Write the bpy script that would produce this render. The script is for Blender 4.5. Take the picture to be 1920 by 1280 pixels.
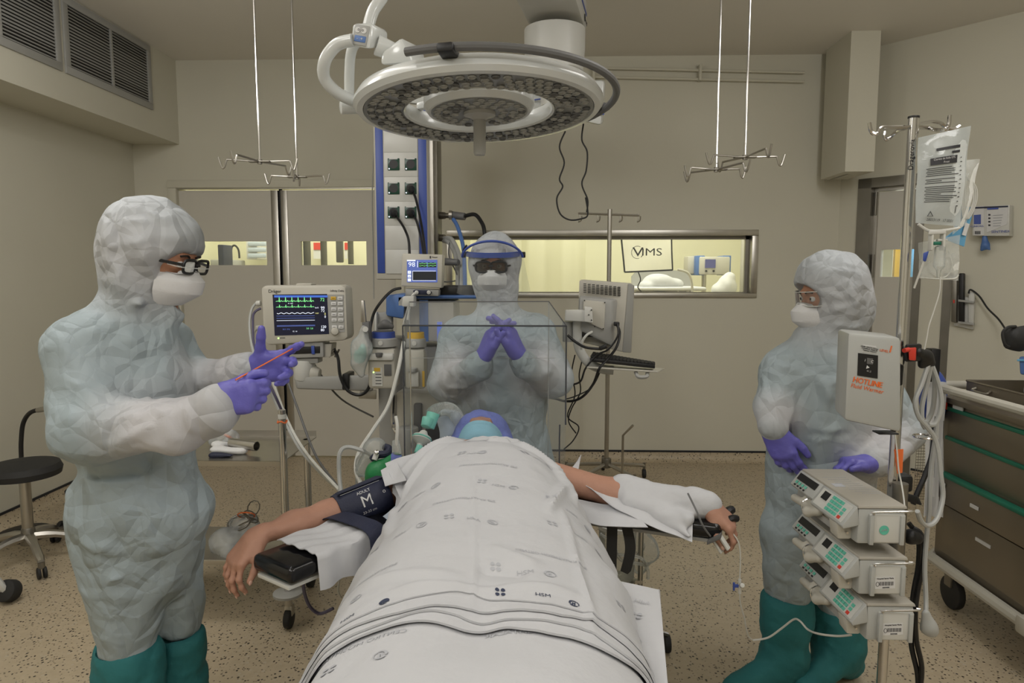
import bpy, bmesh, math, random
import numpy as np
from mathutils import Vector, Matrix

# ------------------------------------------------------------------ camera, world, lights, exposure
for o in list(bpy.data.objects): bpy.data.objects.remove(o, do_unlink=True)
SC = bpy.context.scene
COL = SC.collection
CAM_H, YAW, PITCH, FPX = 1.5, math.radians(1.745), math.radians(5.71), 1280.0
cd = bpy.data.cameras.new('camera'); cam = bpy.data.objects.new('camera', cd); COL.objects.link(cam)
cd.sensor_width = 36; cd.sensor_fit = 'HORIZONTAL'; cd.lens = 36*FPX/1920; cd.clip_start = .05
cam.location = (0, 0, CAM_H); cam.rotation_euler = (math.pi/2-PITCH, 0, YAW)
SC.camera = cam
wd = bpy.data.worlds.new('world'); SC.world = wd; wd.use_nodes = True
wd.node_tree.nodes['Background'].inputs[0].default_value = (.8, .85, .9, 1)
wd.node_tree.nodes['Background'].inputs[1].default_value = .3
SC.view_settings.view_transform = 'Standard'; SC.view_settings.look = 'None'
SC.view_settings.exposure = .15; SC.view_settings.gamma = 1
SC.view_settings.use_curve_mapping = False
def area(name, loc, sx, sy, power, col, rot=(0, 0, 0)):
    l = bpy.data.lights.new(name, 'AREA'); l.shape = 'RECTANGLE'; l.size = sx; l.size_y = sy
    l.energy = power; l.color = col
    o = bpy.data.objects.new(name, l); COL.objects.link(o); o.location = loc; o.rotation_euler = rot
    return o
area('ceiling_light_left', (-1.35, 1.7, 3.10), .3, 2.6, 11, (1, .975, .94))
area('ceiling_light_right', (1.35, 1.7, 3.10), .3, 2.6, 11, (1, .975, .94))
area('ceiling_light_rear', (-.1, -1.0, 3.10), 2.4, .5, 30, (1, .98, .95))
for _i, (_x, _y, _p) in enumerate(((-1.9, 2.3, 22), (1.9, 2.3, 20), (-1.7, .1, 26), (1.8, .1, 26))):   # fill lights added below the ceiling to light walls and ceiling evenly
    _l = bpy.data.lights.new('added_fill_light', 'POINT'); _l.energy = _p; _l.color = (1, .98, .95); _l.shadow_soft_size = .22
    _o = bpy.data.objects.new('added_fill_light', _l); COL.objects.link(_o); _o.location = (_x, _y, 2.78)
area('next_room_light', (.9, 6.6, 2.9), 2.6, 1.4, 66, (1, .98, .82))
area('corridor_light', (-2.2, 6.5, 2.9), 2.0, 1.2, 44, (1, .98, .82))
area('right_corridor_light', (3.9, 6.4, 2.5), .7, .7, 70, (.85, .9, 1))

_r = Vector((math.cos(YAW), math.sin(YAW), 0))
_f = Vector((-math.sin(YAW)*math.cos(PITCH), math.cos(YAW)*math.cos(PITCH), -math.sin(PITCH)))
_u = _r.cross(_f)
def at(px, py, Y):
    """world point at room depth Y seen at photo pixel (px, py)"""
    d = _f*FPX + _r*(px-960) + _u*(640-py)
    return Vector((0, 0, CAM_H)) + d*(Y/d.y)
def atz(px, py, z):
    d = _f*FPX + _r*(px-960) + _u*(640-py)
    return Vector((0, 0, CAM_H)) + d*((z-CAM_H)/d.z)
def V(*a): return Vector(a)
PI = math.pi

# ------------------------------------------------------------------ materials
MATS = {}
def mat(name, col, rough=.5, metal=0, bump=None, noise=None, spec=.5, emit=None, trans=None, ior=1.45, cap=None, sheen=0, coat=0):
    m = bpy.data.materials.new(name); m.use_nodes = True; nt = m.node_tree; N = nt.nodes; L = nt.links
    b = N['Principled BSDF']; b.inputs['Base Color'].default_value = (*col, 1)
    b.inputs['Roughness'].default_value = rough; b.inputs['Metallic'].default_value = metal
    b.inputs['Specular IOR Level'].default_value = spec; b.inputs['Coat Weight'].default_value = coat
    tc = N.new('ShaderNodeTexCoord')
    n1 = N.new('ShaderNodeTexNoise'); L.new(tc.outputs['Object'], n1.inputs['Vector'])
    sc, am = noise if noise else (6, .03)
    n1.inputs['Scale'].default_value = sc; n1.inputs['Detail'].default_value = 4
    mx = N.new('ShaderNodeMix'); mx.data_type = 'RGBA'; mx.blend_type = 'MIX'
    mx.inputs['A'].default_value = (*[c*(1-am*1.2) for c in col], 1); mx.inputs['B'].default_value = (*[min(1, c*(1+am)) for c in col], 1)
    L.new(n1.outputs['Fac'], mx.inputs['Factor']); L.new(mx.outputs['Result'], b.inputs['Base Color'])
    if bump:
        n2 = N.new('ShaderNodeTexNoise'); L.new(tc.outputs['Object'], n2.inputs['Vector'])
        n2.inputs['Scale'].default_value = bump[0]; n2.inputs['Detail'].default_value = 5
        bp = N.new('ShaderNodeBump'); bp.inputs['Strength'].default_value = bump[1]; bp.inputs['Distance'].default_value = .01
        L.new(n2.outputs['Fac'], bp.inputs['Height']); L.new(bp.outputs['Normal'], b.inputs['Normal'])
    if emit:
        b.inputs['Emission Color'].default_value = (*emit[0], 1); b.inputs['Emission Strength'].default_value = emit[1]
    if trans is not None:                                   # thin clear plastic or glass
        tr = N.new('ShaderNodeBsdfTransparent'); tr.inputs[0].default_value = (*[(.6+.4*c) if col[0] > .3 else .35+c for c in col], 1)
        ms = N.new('ShaderNodeMixShader'); fr = N.new('ShaderNodeFresnel'); fr.inputs[0].default_value = ior
        mm = N.new('ShaderNodeMath'); mm.operation = 'MAXIMUM'; mm.inputs[1].default_value = 1-trans
        L.new(fr.outputs[0], mm.inputs[0]); L.new(mm.outputs[0], ms.inputs[0])
        L.new(tr.outputs[0], ms.inputs[1]); L.new(b.outputs[0], ms.inputs[2])
        L.new(ms.outputs[0], N['Material Output'].inputs[0])
    if cap:
        mn = N.new('ShaderNodeMath'); mn.operation = 'MINIMUM'; mn.inputs[1].default_value = cap
        L.new(mm.outputs[0], mn.inputs[0]); L.new(mn.outputs[0], ms.inputs[0])
    MATS[name] = m
    return m
mat('wall', (.62, .60, .505), .62, noise=(1.3, .05), bump=(60, .05))
mat('ceiling', (.78, .75, .69), .7, noise=(1, .04))
mat('wall_far', (.74, .72, .54), .7)
mat('doorpanel', (.62, .595, .53), .5, noise=(2, .03))
mat('steel', (.50, .48, .44), .34, 1, noise=(9, .14))
mat('steel_dark', (.26, .245, .215), .42, .9, noise=(7, .15))
mat('chrome', (.66, .65, .64), .14, 1)
mat('cartsteel', (.27, .235, .185), .45, .75, noise=(3, .12))
mat('black', (.008, .008, .009), .45)
mat('black_gloss', (.006, .006, .007), .18)
mat('rubber', (.02, .02, .02), .7)
mat('navy', (.014, .018, .045), .6, bump=(200, .2))
mat('whiteplastic', (.60, .60, .57), .35, noise=(4, .02))
mat('lampwhite', (.62, .64, .63), .22, noise=(3, .02), coat=.3)
mat('creamplastic', (.52, .50, .44), .45)
mat('greyplastic', (.36, .36, .345), .42, noise=(5, .04))
mat('grey_dark', (.12, .12, .12), .5)
mat('pumpgrey', (.43, .44, .425), .4, noise=(8, .03))
mat('pumptop', (.40, .375, .325), .5)
mat('blue', (.045, .085, .36), .4)
mat('blue_light', (.08, .17, .42), .45)
mat('skyblue', (.13, .38, .62), .55)
mat('darkline', (.012, .014, .02), .5)
mat('green', (.01, .20, .06), .45, bump=(14, .5))
mat('rail_green', (.012, .16, .10), .5)
mat('teal', (.02, .155, .165), .8, noise=(9, .12), bump=(30, .35))
mat('mint', (.20, .60, .50), .35)
mat('key_green', (.12, .50, .38), .5)
mat('sheet', (.525, .53, .55), .85, noise=(5, .025), bump=(30, .25))
mat('cloth_blue', (.47, .53, .61), .85, bump=(40, .25), noise=(30, .06))
mat('print_dark', (.035, .045, .085), .8)
mat('print_pale', (.43, .44, .47), .85)
mat('mask_white', (.66, .66, .67), .85, bump=(160, .12))
mat('mask_blue', (.27, .52, .66), .8, bump=(120, .15))
mat('cap', (.16, .20, .55), .85, bump=(60, .5), noise=(18, .15))
mat('glove', (.135, .125, .49), .42, bump=(50, .2), noise=(25, .08))
mat('skin', (.43, .23, .16), .5, noise=(14, .10), bump=(140, .12), spec=.35)
mat('nail', (.62, .38, .30), .35)
mat('skin_face', (.42, .20, .12), .5, noise=(14, .10))
mat('hair', (.02, .014, .01), .7)
mat('orange', (.80, .17, .04), .45)
mat('red', (.62, .045, .025), .5)
mat('yellow', (.68, .42, .04), .5)
mat('paper', (.66, .66, .66), .7)
mat('ink', (.03, .03, .035), .6)
mat('pale_blue_plastic', (.30, .45, .62), .35)
mat('tube_clear', (.62, .62, .58), .3)
mat('tube_grey', (.42, .43, .42), .4)
mat('violet', (.09, .08, .14), .5)
mat('glass', (.9, .92, .9), .03, trans=.93)
mat('acrylic', (.86, .88, .88), .03, trans=.985, ior=1.3, cap=.07)
mat('acrylic_edge', (.05, .055, .065), .2)
mat('plastic_bag', (.78, .80, .80), .18, trans=.66, bump=(22, .9))
mat('fluid_bag', (.66, .70, .70), .12, trans=.45, bump=(10, .6))
mat('banner', (.80, .78, .66), .8)
mat('lens_tint', (.05, .035, .02), .1, trans=.45)
mat('clear_thin', (.85, .87, .85), .12, trans=.72, bump=(25, .6))
mat('screen_off', (.03, .035, .045), .2)
mat('scr_black', (.004, .004, .012), .25, emit=((.01, .012, .03), .5))
mat('scr_blue', (.01, .02, .1), .3, emit=((.10, .25, .95), .55))
mat('scr_lav', (.02, .03, .1), .3, emit=((.13, .19, .55), .62))
mat('scr_green', (.01, .1, .02), .3, emit=((.30, 1, .35), .8))
mat('scr_white', (.2, .2, .2), .3, emit=((.85, .9, 1), .9))
mat('scr_yel', (.2, .2, .05), .3, emit=((.9, .85, .35), .6))
mat('scr_dim', (.02, .02, .06), .3, emit=((.25, .25, .5), .3))
mat('led', (.1, .2, .05), .3, emit=((.6, 1, .3), 1.5))
mat('led_green', (.004, .05, .03), .3)
mat('lens_mid', (.34, .35, .34), .15, .1)
mat('lens_dark', (.13, .135, .14), .25, .1)
mat('lampface', (.20, .205, .20), .28, noise=(14, .25))

def floor_material():
    m = bpy.data.materials.new('terrazzo'); m.use_nodes = True; nt = m.node_tree; N = nt.nodes; L = nt.links
    b = N['Principled BSDF']; b.inputs['Roughness'].default_value = .42
    tc = N.new('ShaderNodeTexCoord')
    def vor(scale, lo, hi):
        v = N.new('ShaderNodeTexVoronoi'); v.inputs['Scale'].default_value = scale; L.new(tc.outputs['Object'], v.inputs['Vector'])
        sx = N.new('ShaderNodeSeparateXYZ'); L.new(v.outputs['Color'], sx.inputs[0])
        r = N.new('ShaderNodeMapRange'); r.inputs['From Min'].default_value = lo; r.inputs['From Max'].default_value = hi; L.new(sx.outputs[0], r.inputs[0])
        d = N.new('ShaderNodeMapRange'); d.inputs['From Min'].default_value = .5; d.inputs['From Max'].default_value = .3; L.new(v.outputs['Distance'], d.inputs[0])
        mu = N.new('ShaderNodeMath'); mu.operation = 'MULTIPLY'; L.new(r.outputs[0], mu.inputs[0]); L.new(d.outputs[0], mu.inputs[1])
        return mu
    a = vor(85, .84, .90); c = vor(120, .80, .9); e = vor(60, .80, .95)
    n = N.new('ShaderNodeTexNoise'); n.inputs['Scale'].default_value = 30; L.new(tc.outputs['Object'], n.inputs['Vector'])
    m0 = N.new('ShaderNodeMix'); m0.data_type = 'RGBA'; m0.inputs['A'].default_value = (.42, .345, .235, 1); m0.inputs['B'].default_value = (.52, .435, .31, 1)
    L.new(n.outputs['Fac'], m0.inputs['Factor'])
    prev = m0
    for f, colr in ((e, (.48, .42, .32, 1)), (c, (.13, .10, .07, 1)), (a, (.03, .024, .02, 1))):
        mm = N.new('ShaderNodeMix'); mm.data_type = 'RGBA'; mm.inputs['B'].default_value = colr
        L.new(f.outputs[0], mm.inputs['Factor']); L.new(prev.outputs['Result'], mm.inputs['A']); prev = mm
    L.new(prev.outputs['Result'], b.inputs['Base Color'])
    MATS['terrazzo'] = m
floor_material()
def banner_material():
    nt = MATS['banner'].node_tree; N = nt.nodes; L = nt.links; tr = N.new('ShaderNodeBsdfTranslucent'); tr.inputs[0].default_value = (.85, .83, .72, 1)
    ms = N.new('ShaderNodeMixShader'); ms.inputs[0].default_value = .65; L.new(N['Principled BSDF'].outputs[0], ms.inputs[1]); L.new(tr.outputs[0], ms.inputs[2]); L.new(ms.outputs[0], N['Material Output'].inputs[0])
banner_material()
def suit_material():
    m = bpy.data.materials.new('coverall'); m.use_nodes = True; nt = m.node_tree; N = nt.nodes; L = nt.links
    b = N['Principled BSDF']; b.inputs['Roughness'].default_value = .62; b.inputs['Specular IOR Level'].default_value = .35
    at_ = N.new('ShaderNodeAttribute'); at_.attribute_name = 'Col'; L.new(at_.outputs['Color'], b.inputs['Base Color'])
    tc = N.new('ShaderNodeTexCoord')
    n0 = N.new('ShaderNodeTexNoise'); n0.inputs['Scale'].default_value = 5; L.new(tc.outputs['Object'], n0.inputs['Vector'])
    mp = N.new('ShaderNodeMix'); mp.data_type = 'VECTOR'; mp.inputs['Factor'].default_value = .05
    L.new(tc.outputs['Object'], mp.inputs['A']); L.new(n0.outputs['Color'], mp.inputs['B'])
    acc = None
    for k, (rx, ry, rz, sc, amp, stz) in enumerate(((.4, .9, .2, 6.5, 1.0, .8), (1.3, .2, 1.1, 11, .55, .55), (.8, 2.0, .5, 21, .22, 1.))):
        mpn = N.new('ShaderNodeMapping'); mpn.inputs['Rotation'].default_value = (rx, ry, rz); mpn.inputs['Scale'].default_value = (1, 1, stz); L.new(mp.outputs['Result'], mpn.inputs[0])
        wv = N.new('ShaderNodeTexVoronoi'); wv.feature = 'DISTANCE_TO_EDGE'; wv.inputs['Scale'].default_value = sc
        L.new(mpn.outputs[0], wv.inputs['Vector'])
        nz = N.new('ShaderNodeTexNoise'); nz.inputs['Scale'].default_value = 3.5; nz.inputs['Detail'].default_value = 1; L.new(mpn.outputs[0], nz.inputs['Vector'])
        rm = N.new('ShaderNodeMapRange'); rm.inputs['From Min'].default_value = .38; rm.inputs['From Max'].default_value = .62; rm.inputs['To Min'].default_value = .15*amp; rm.inputs['To Max'].default_value = amp; L.new(nz.outputs['Fac'], rm.inputs[0])
        mu = N.new('ShaderNodeMath'); mu.operation = 'MULTIPLY'; L.new(wv.outputs['Distance'], mu.inputs[0]); L.new(rm.outputs[0], mu.inputs[1])
        if acc is None: acc = mu
        else: ad = N.new('ShaderNodeMath'); ad.operation = 'ADD'; L.new(acc.outputs[0], ad.inputs[0]); L.new(mu.outputs[0], ad.inputs[1]); acc = ad
    bp = N.new('ShaderNodeBump'); bp.inputs['Strength'].default_value = .85; bp.inputs['Distance'].default_value = .06
    L.new(acc.outputs[0], bp.inputs['Height']); L.new(bp.outputs['Normal'], b.inputs['Normal'])
    MATS['coverall'] = m
suit_material()

# ------------------------------------------------------------------ object helpers
def thing(name, label, cat, loc=(0, 0, 0), rotz=0, group=None, rot=None):
    o = bpy.data.objects.new(name, None); COL.objects.link(o); o.empty_display_size = .05
    o.location = loc; o.rotation_euler = rot if rot else (0, 0, rotz)
    o['label'] = label; o['category'] = cat
    if group: o['group'] = group
    o.rotation_mode = 'XYZ'
    return o
def world_m(o):
    m = Matrix.LocRotScale(o.location, o.rotation_euler, None)
    return world_m(o.parent) @ m if o.parent else m
def link(name, me, m, parent=None, label=None, kind=None, world=True):
    me.name = name
    me.materials.clear(); me.materials.append(MATS[m])
    o = bpy.data.objects.new(name, me); COL.objects.link(o)
    if parent is not None:
        if world: me.transform(world_m(parent).inverted())
        o.parent = parent
    if label: o['label'] = label
    if kind: o['kind'] = kind
    return o
def tagit(o, label, cat, group=None):
    o['label'] = label; o['category'] = cat
    if group: o['group'] = group
    return o
def copy_tree(o, parent=None):
    c = o.copy(); COL.objects.link(c)
    if parent is not None: c.parent = parent
    for ch in [x for x in o.children]: copy_tree(ch, c)
    return c
def fr(zdir, xhint=(1, 0, 0)):
    z = Vector(zdir).normalized(); x = Vector(xhint); x = x - z*x.dot(z)
    if x.length < 1e-4: x = Vector((0, 1, 0)) - z*z.y
    x.normalize(); y = z.cross(x)
    return Matrix((x, y, z)).transposed()
def frame(x, y):
    x = Vector(x).normalized(); y = Vector(y); y = (y-x*y.dot(x)).normalized(); z = x.cross(y)
    return Matrix((x, y, z)).transposed()
def spline(pts, n=6):
    P = [Vector(p) for p in pts]
    if len(P) < 3: return P
    out = []
    for i in range(len(P)-1):
        p0 = P[max(i-1, 0)]; p1 = P[i]; p2 = P[i+1]; p3 = P[min(i+2, len(P)-1)]
        for k in range(n):
            t = k/n
            out.append(.5*((2*p1)+(p2-p0)*t+(2*p0-5*p1+4*p2-p3)*t*t+(3*p1-p0-3*p2+p3)*t**3))
    out.append(P[-1]); return out
class MB:
    def __init__(s): s.b = bmesh.new()
    def _post(s, vs, bev, seg=2):
        if bev:
            es = list({e for v in vs for e in v.link_edges})
            bmesh.ops.bevel(s.b, geom=es, offset=bev, segments=seg, profile=.5, affect='EDGES', clamp_overlap=True)
    def box(s, c, size, R=None, bev=0, seg=2):
        c = Vector(c); h = [x/2 for x in size]; vs = []
        for z in (-1, 1):
            for (x, y) in ((-1, -1), (1, -1), (1, 1), (-1, 1)):
                p = Vector((x*h[0], y*h[1], z*h[2]))
                vs.append(s.b.verts.new(c+(R@p if R else p)))
        for f in ((3, 2, 1, 0), (4, 5, 6, 7), (0, 1, 5, 4), (1, 2, 6, 5), (2, 3, 7, 6), (3, 0, 4, 7)): s.b.faces.new([vs[i] for i in f])
        s._post(vs, bev, seg); return s
    def box2(s, a, b, bev=0, seg=2):
        return s.box([(a[i]+b[i])/2 for i in range(3)], [abs(b[i]-a[i]) for i in range(3)], None, bev, seg)
    def hexa(s, p, bev=0):
        vs = [s.b.verts.new(q) for q in p]
        for f in ((3, 2, 1, 0), (4, 5, 6, 7), (0, 1, 5, 4), (1, 2, 6, 5), (2, 3, 7, 6), (3, 0, 4, 7)): s.b.faces.new([vs[i] for i in f])
        s._post(vs, bev); return s
    def cyl(s, a, b, r, r2=None, n=16, bev=0):
        a = Vector(a); b = Vector(b); r2 = r if r2 is None else r2; R = fr(b-a)
        A = [s.b.verts.new(a+R@Vector((math.cos(2*PI*i/n)*r, math.sin(2*PI*i/n)*r, 0))) for i in range(n)]
        B = [s.b.verts.new(b+R@Vector((math.cos(2*PI*i/n)*r2, math.sin(2*PI*i/n)*r2, 0))) for i in range(n)]
        for i in range(n): s.b.faces.new((A[i], A[(i+1) % n], B[(i+1) % n], B[i]))
        fa = s.b.faces.new(A[::-1]); fb = s.b.faces.new(B)
        if bev: bmesh.ops.bevel(s.b, geom=list(fa.edges)+list(fb.edges), offset=bev, segments=2, profile=.5, affect='EDGES', clamp_overlap=True)
        return s
    def tube(s, pts, r, n=8, sm=0, closed=False, flat=None):
        P = spline(pts, sm) if sm else [Vector(p) for p in pts]
        N_ = len(P); rings = []; up = None
        for i, p in enumerate(P):
            t = (P[min(i+1, N_-1)]-P[max(i-1, 0)]) if not closed else (P[(i+1) % N_]-P[i-1])
            if t.length < 1e-9: t = Vector((0, 0, 1))
            t.normalize()
            if up is None: up = fr(t).col[0]
            up = up-t*up.dot(t)
            if up.length < 1e-6: up = fr(t).col[0].copy()
            up.normalize(); w = t.cross(up)
            rr = r[i*(len(r)-1)//max(N_-1, 1)] if isinstance(r, (list, tuple)) else r
            rings.append([s.b.verts.new(p+up*math.cos(2*PI*k/n)*rr+w*math.sin(2*PI*k/n)*rr*(flat or 1)) for k in range(n)])
        m = N_ if closed else N_-1
        for i in range(m):
            A = rings[i]; B = rings[(i+1) % N_]
            for k in range(n): s.b.faces.new((A[k], A[(k+1) % n], B[(k+1) % n], B[k]))
        if not closed: s.b.faces.new(rings[0][::-1]); s.b.faces.new(rings[-1])
        return s
    def lathe(s, prof, c, R=None, n=32, a0=0, a1=2*PI):
        c = Vector(c); full = abs(a1-a0-2*PI) < 1e-6; m = n if full else n+1; rings = []
        for (r, z) in prof:
            ring = []
            for i in range(m):
                a = a0+(a1-a0)*i/n; p = Vector((r*math.cos(a), r*math.sin(a), z)); ring.append(s.b.verts.new(c+(R@p if R else p)))
            rings.append(ring)
        for A, B in zip(rings, rings[1:]):
            for i in range(n): s.b.faces.new((A[i], A[(i+1) % m], B[(i+1) % m], B[i]))
        if full:
            if prof[0][0] > 1e-5: s.b.faces.new(rings[0][::-1])
            if prof[-1][0] > 1e-5: s.b.faces.new(rings[-1])
        return s
    def ring(s, prof, c, R=None, n=48):                       # closed profile swept round
        return s.lathe2(prof+[prof[0]], c, R, n)
    def lathe2(s, prof, c, R=None, n=48):
        c = Vector(c); rings = []
        for (r, z) in prof[:-1]:
            rings.append([s.b.verts.new(c+(R@Vector((r*math.cos(2*PI*i/n), r*math.sin(2*PI*i/n), z)) if R else Vector((r*math.cos(2*PI*i/n), r*math.sin(2*PI*i/n), z)))) for i in range(n)])
        rings.append(rings[0])
        for A, B in zip(rings, rings[1:]):
            for i in range(n): s.b.faces.new((A[i], A[(i+1) % n], B[(i+1) % n], B[i]))
        return s
    def sph(s, c, r, R=None, u=16, v=10):
        r = (r, r, r) if not isinstance(r, (tuple, list)) else r
        prof = []; c = Vector(c); rings = []
        for j in range(1, v):
            th = PI*j/v; ring = []
            for i in range(u):
                a = 2*PI*i/u; p = Vector((r[0]*math.sin(th)*math.cos(a), r[1]*math.sin(th)*math.sin(a), -r[2]*math.cos(th)))
                ring.append(s.b.verts.new(c+(R@p if R else p)))
            rings.append(ring)
        for A, B in zip(rings, rings[1:]):
            for i in range(u): s.b.faces.new((A[i], A[(i+1) % u], B[(i+1) % u], B[i]))
        for ring, z, fl in ((rings[0], -r[2], True), (rings[-1], r[2], False)):
            p = Vector((0, 0, z)); t = s.b.verts.new(c+(R@p if R else p))
            for i in range(u):
                f = (ring[(i+1) % u], ring[i], t); s.b.faces.new(f if fl else f[::-1])
        return s
    def poly(s, pts, thick, nrm=None, bev=0):                 # extruded outline
        P = [Vector(p) for p in pts]; n = Vector(nrm).normalized() if nrm else (P[1]-P[0]).cross(P[2]-P[0]).normalized()
        A = [s.b.verts.new(p) for p in P]; B = [s.b.verts.new(p+n*thick) for p in P]; k = len(P)
        s.b.faces.new(A[::-1]); s.b.faces.new(B)
        for i in range(k): s.b.faces.new((A[i], A[(i+1) % k], B[(i+1) % k], B[i]))
        s._post(A+B, bev); return s
    def grid(s, G, thick=0):                                  # G[i][j] points; optional thickness makes a closed sheet
        n = len(G); m = len(G[0]); A = [[s.b.verts.new(p) for p in row] for row in G]
        for i in range(n-1):
            for j in range(m-1): s.b.faces.new((A[i][j], A[i+1][j], A[i+1][j+1], A[i][j+1]))
        if thick:
            s.b.normal_update()
            B = [[s.b.verts.new(v.co-v.normal*thick) for v in row] for row in A]
            for i in range(n-1):
                for j in range(m-1): s.b.faces.new((B[i][j], B[i][j+1], B[i+1][j+1], B[i+1][j]))
            rim = [(i, 0) for i in range(n)]+[(n-1, j) for j in range(1, m)]+[(i, m-1) for i in range(n-2, -1, -1)]+[(0, j) for j in range(m-2, 0, -1)]
            for k in range(len(rim)):
                a = rim[k]; b = rim[(k+1) % len(rim)]
                s.b.faces.new((A[a[0]][a[1]], B[a[0]][a[1]], B[b[0]][b[1]], A[b[0]][b[1]]))
        return s
    def go(s, name, m, parent=None, label=None, kind=None, world=True, smooth=35, recalc=True):
        if recalc: bmesh.ops.recalc_face_normals(s.b, faces=s.b.faces)
        me = bpy.data.meshes.new(name); s.b.to_mesh(me); s.b.free()
        if smooth:
            me.polygons.foreach_set('use_smooth', [True]*len(me.polygons)); me.set_sharp_from_angle(angle=math.radians(smooth))
        return link(name, me, m, parent, label, kind, world)
def struct(o): o['kind'] = 'structure'; return o
_tc = {}
def text_mesh(txt, size, ext=0):
    key = (txt, size)
    c = bpy.data.curves.new('t', 'FONT'); c.body = txt; c.size = size; c.align_x = 'CENTER'; c.align_y = 'CENTER'; c.extrude = ext; c.resolution_u = 3
    o = bpy.data.objects.new('t', c); COL.objects.link(o); bpy.context.view_layer.update()
    me = bpy.data.meshes.new_from_object(o.evaluated_get(bpy.context.evaluated_depsgraph_get()))
    bpy.data.objects.remove(o); bpy.data.curves.remove(c)
    return me
def text(txt, size, c, xdir, ydir, m, parent, name='lettering', sx=1, ext=0.0004, label=None):
    me = text_mesh(txt, size, ext)
    M = Matrix.Translation(Vector(c)) @ frame(xdir, ydir).to_4x4() @ Matrix.Diagonal((sx, 1, 1, 1))
    me.transform(M)
    return link(name, me, m, parent, label)
def decal(pts2, O, X, Y, off=.0006):
    """flat marks in the plane O + X*x + Y*y, as one MB of thin plates"""
    n = Vector(X).cross(Vector(Y)).normalized(); mb = MB()
    for q in pts2:
        mb.poly([Vector(O)+Vector(X)*x+Vector(Y)*y for x, y in q], off, n)
    return mb
def rect(x0, y0, x1, y1): return [(x0, y0), (x1, y0), (x1, y1), (x0, y1)]

# ------------------------------------------------------------------ implicit surfaces (bodies, clothes, bags)
def C_(a, b, ra, rb=None, k=.02, ax=None, sc=1.0, sub=False):
    return ('c', np.array(a, float), np.array(b, float), ra, rb if rb is not None else ra, k, None if ax is None else np.array(Vector(ax).normalized(), float), sc, sub)
def E_(c, r, R=None, k=.02, sub=False):
    Rm = np.eye(3) if R is None else np.array([[R[i][j] for j in range(3)] for i in range(3)], float)
    return ('e', np.array(c, float), np.array(r if isinstance(r, (tuple, list)) else (r, r, r), float), Rm, k, sub)
def sdf_eval(prims, P, mar):
    D = np.full(len(P), .3)
    for pr in prims:
        if pr[0] == 'c':
            _, a, b, ra, rb, k, ax, sc, sub = pr; R = max(ra, rb)*max(1, sc)+k+mar
            lo = np.minimum(a, b)-R; hi = np.maximum(a, b)+R
        else:
            _, c, r, Rm, k, sub = pr; R = r.max()+k+mar; lo = c-R; hi = c+R
        idx = np.nonzero(((P > lo) & (P < hi)).all(1))[0]
        if not len(idx): continue
        p = P[idx]
        if pr[0] == 'c':
            ba = b-a; L2 = max(ba@ba, 1e-12); h = np.clip(((p-a)@ba)/L2, 0, 1)
            q = p-a-h[:, None]*ba; rr = ra+(rb-ra)*h
            if ax is not None:
                q = q+np.outer(q@ax*(1/sc-1), ax)
            d = np.sqrt((q*q).sum(1))-rr
        else:
            q = (p-c)@Rm; k0 = np.sqrt(((q/r)**2).sum(1)); k1 = np.sqrt(((q/(r*r))**2).sum(1))+1e-9; d = k0*(k0-1)/k1
        o = D[idx]
        if sub:
            h = np.maximum(k-np.abs(o+d), 0)/k; D[idx] = np.maximum(o, -d)+h*h*k/4
        else:
            h = np.maximum(k-np.abs(o-d), 0)/k; D[idx] = np.minimum(o, d)-h*h*k/4
    return D
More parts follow.
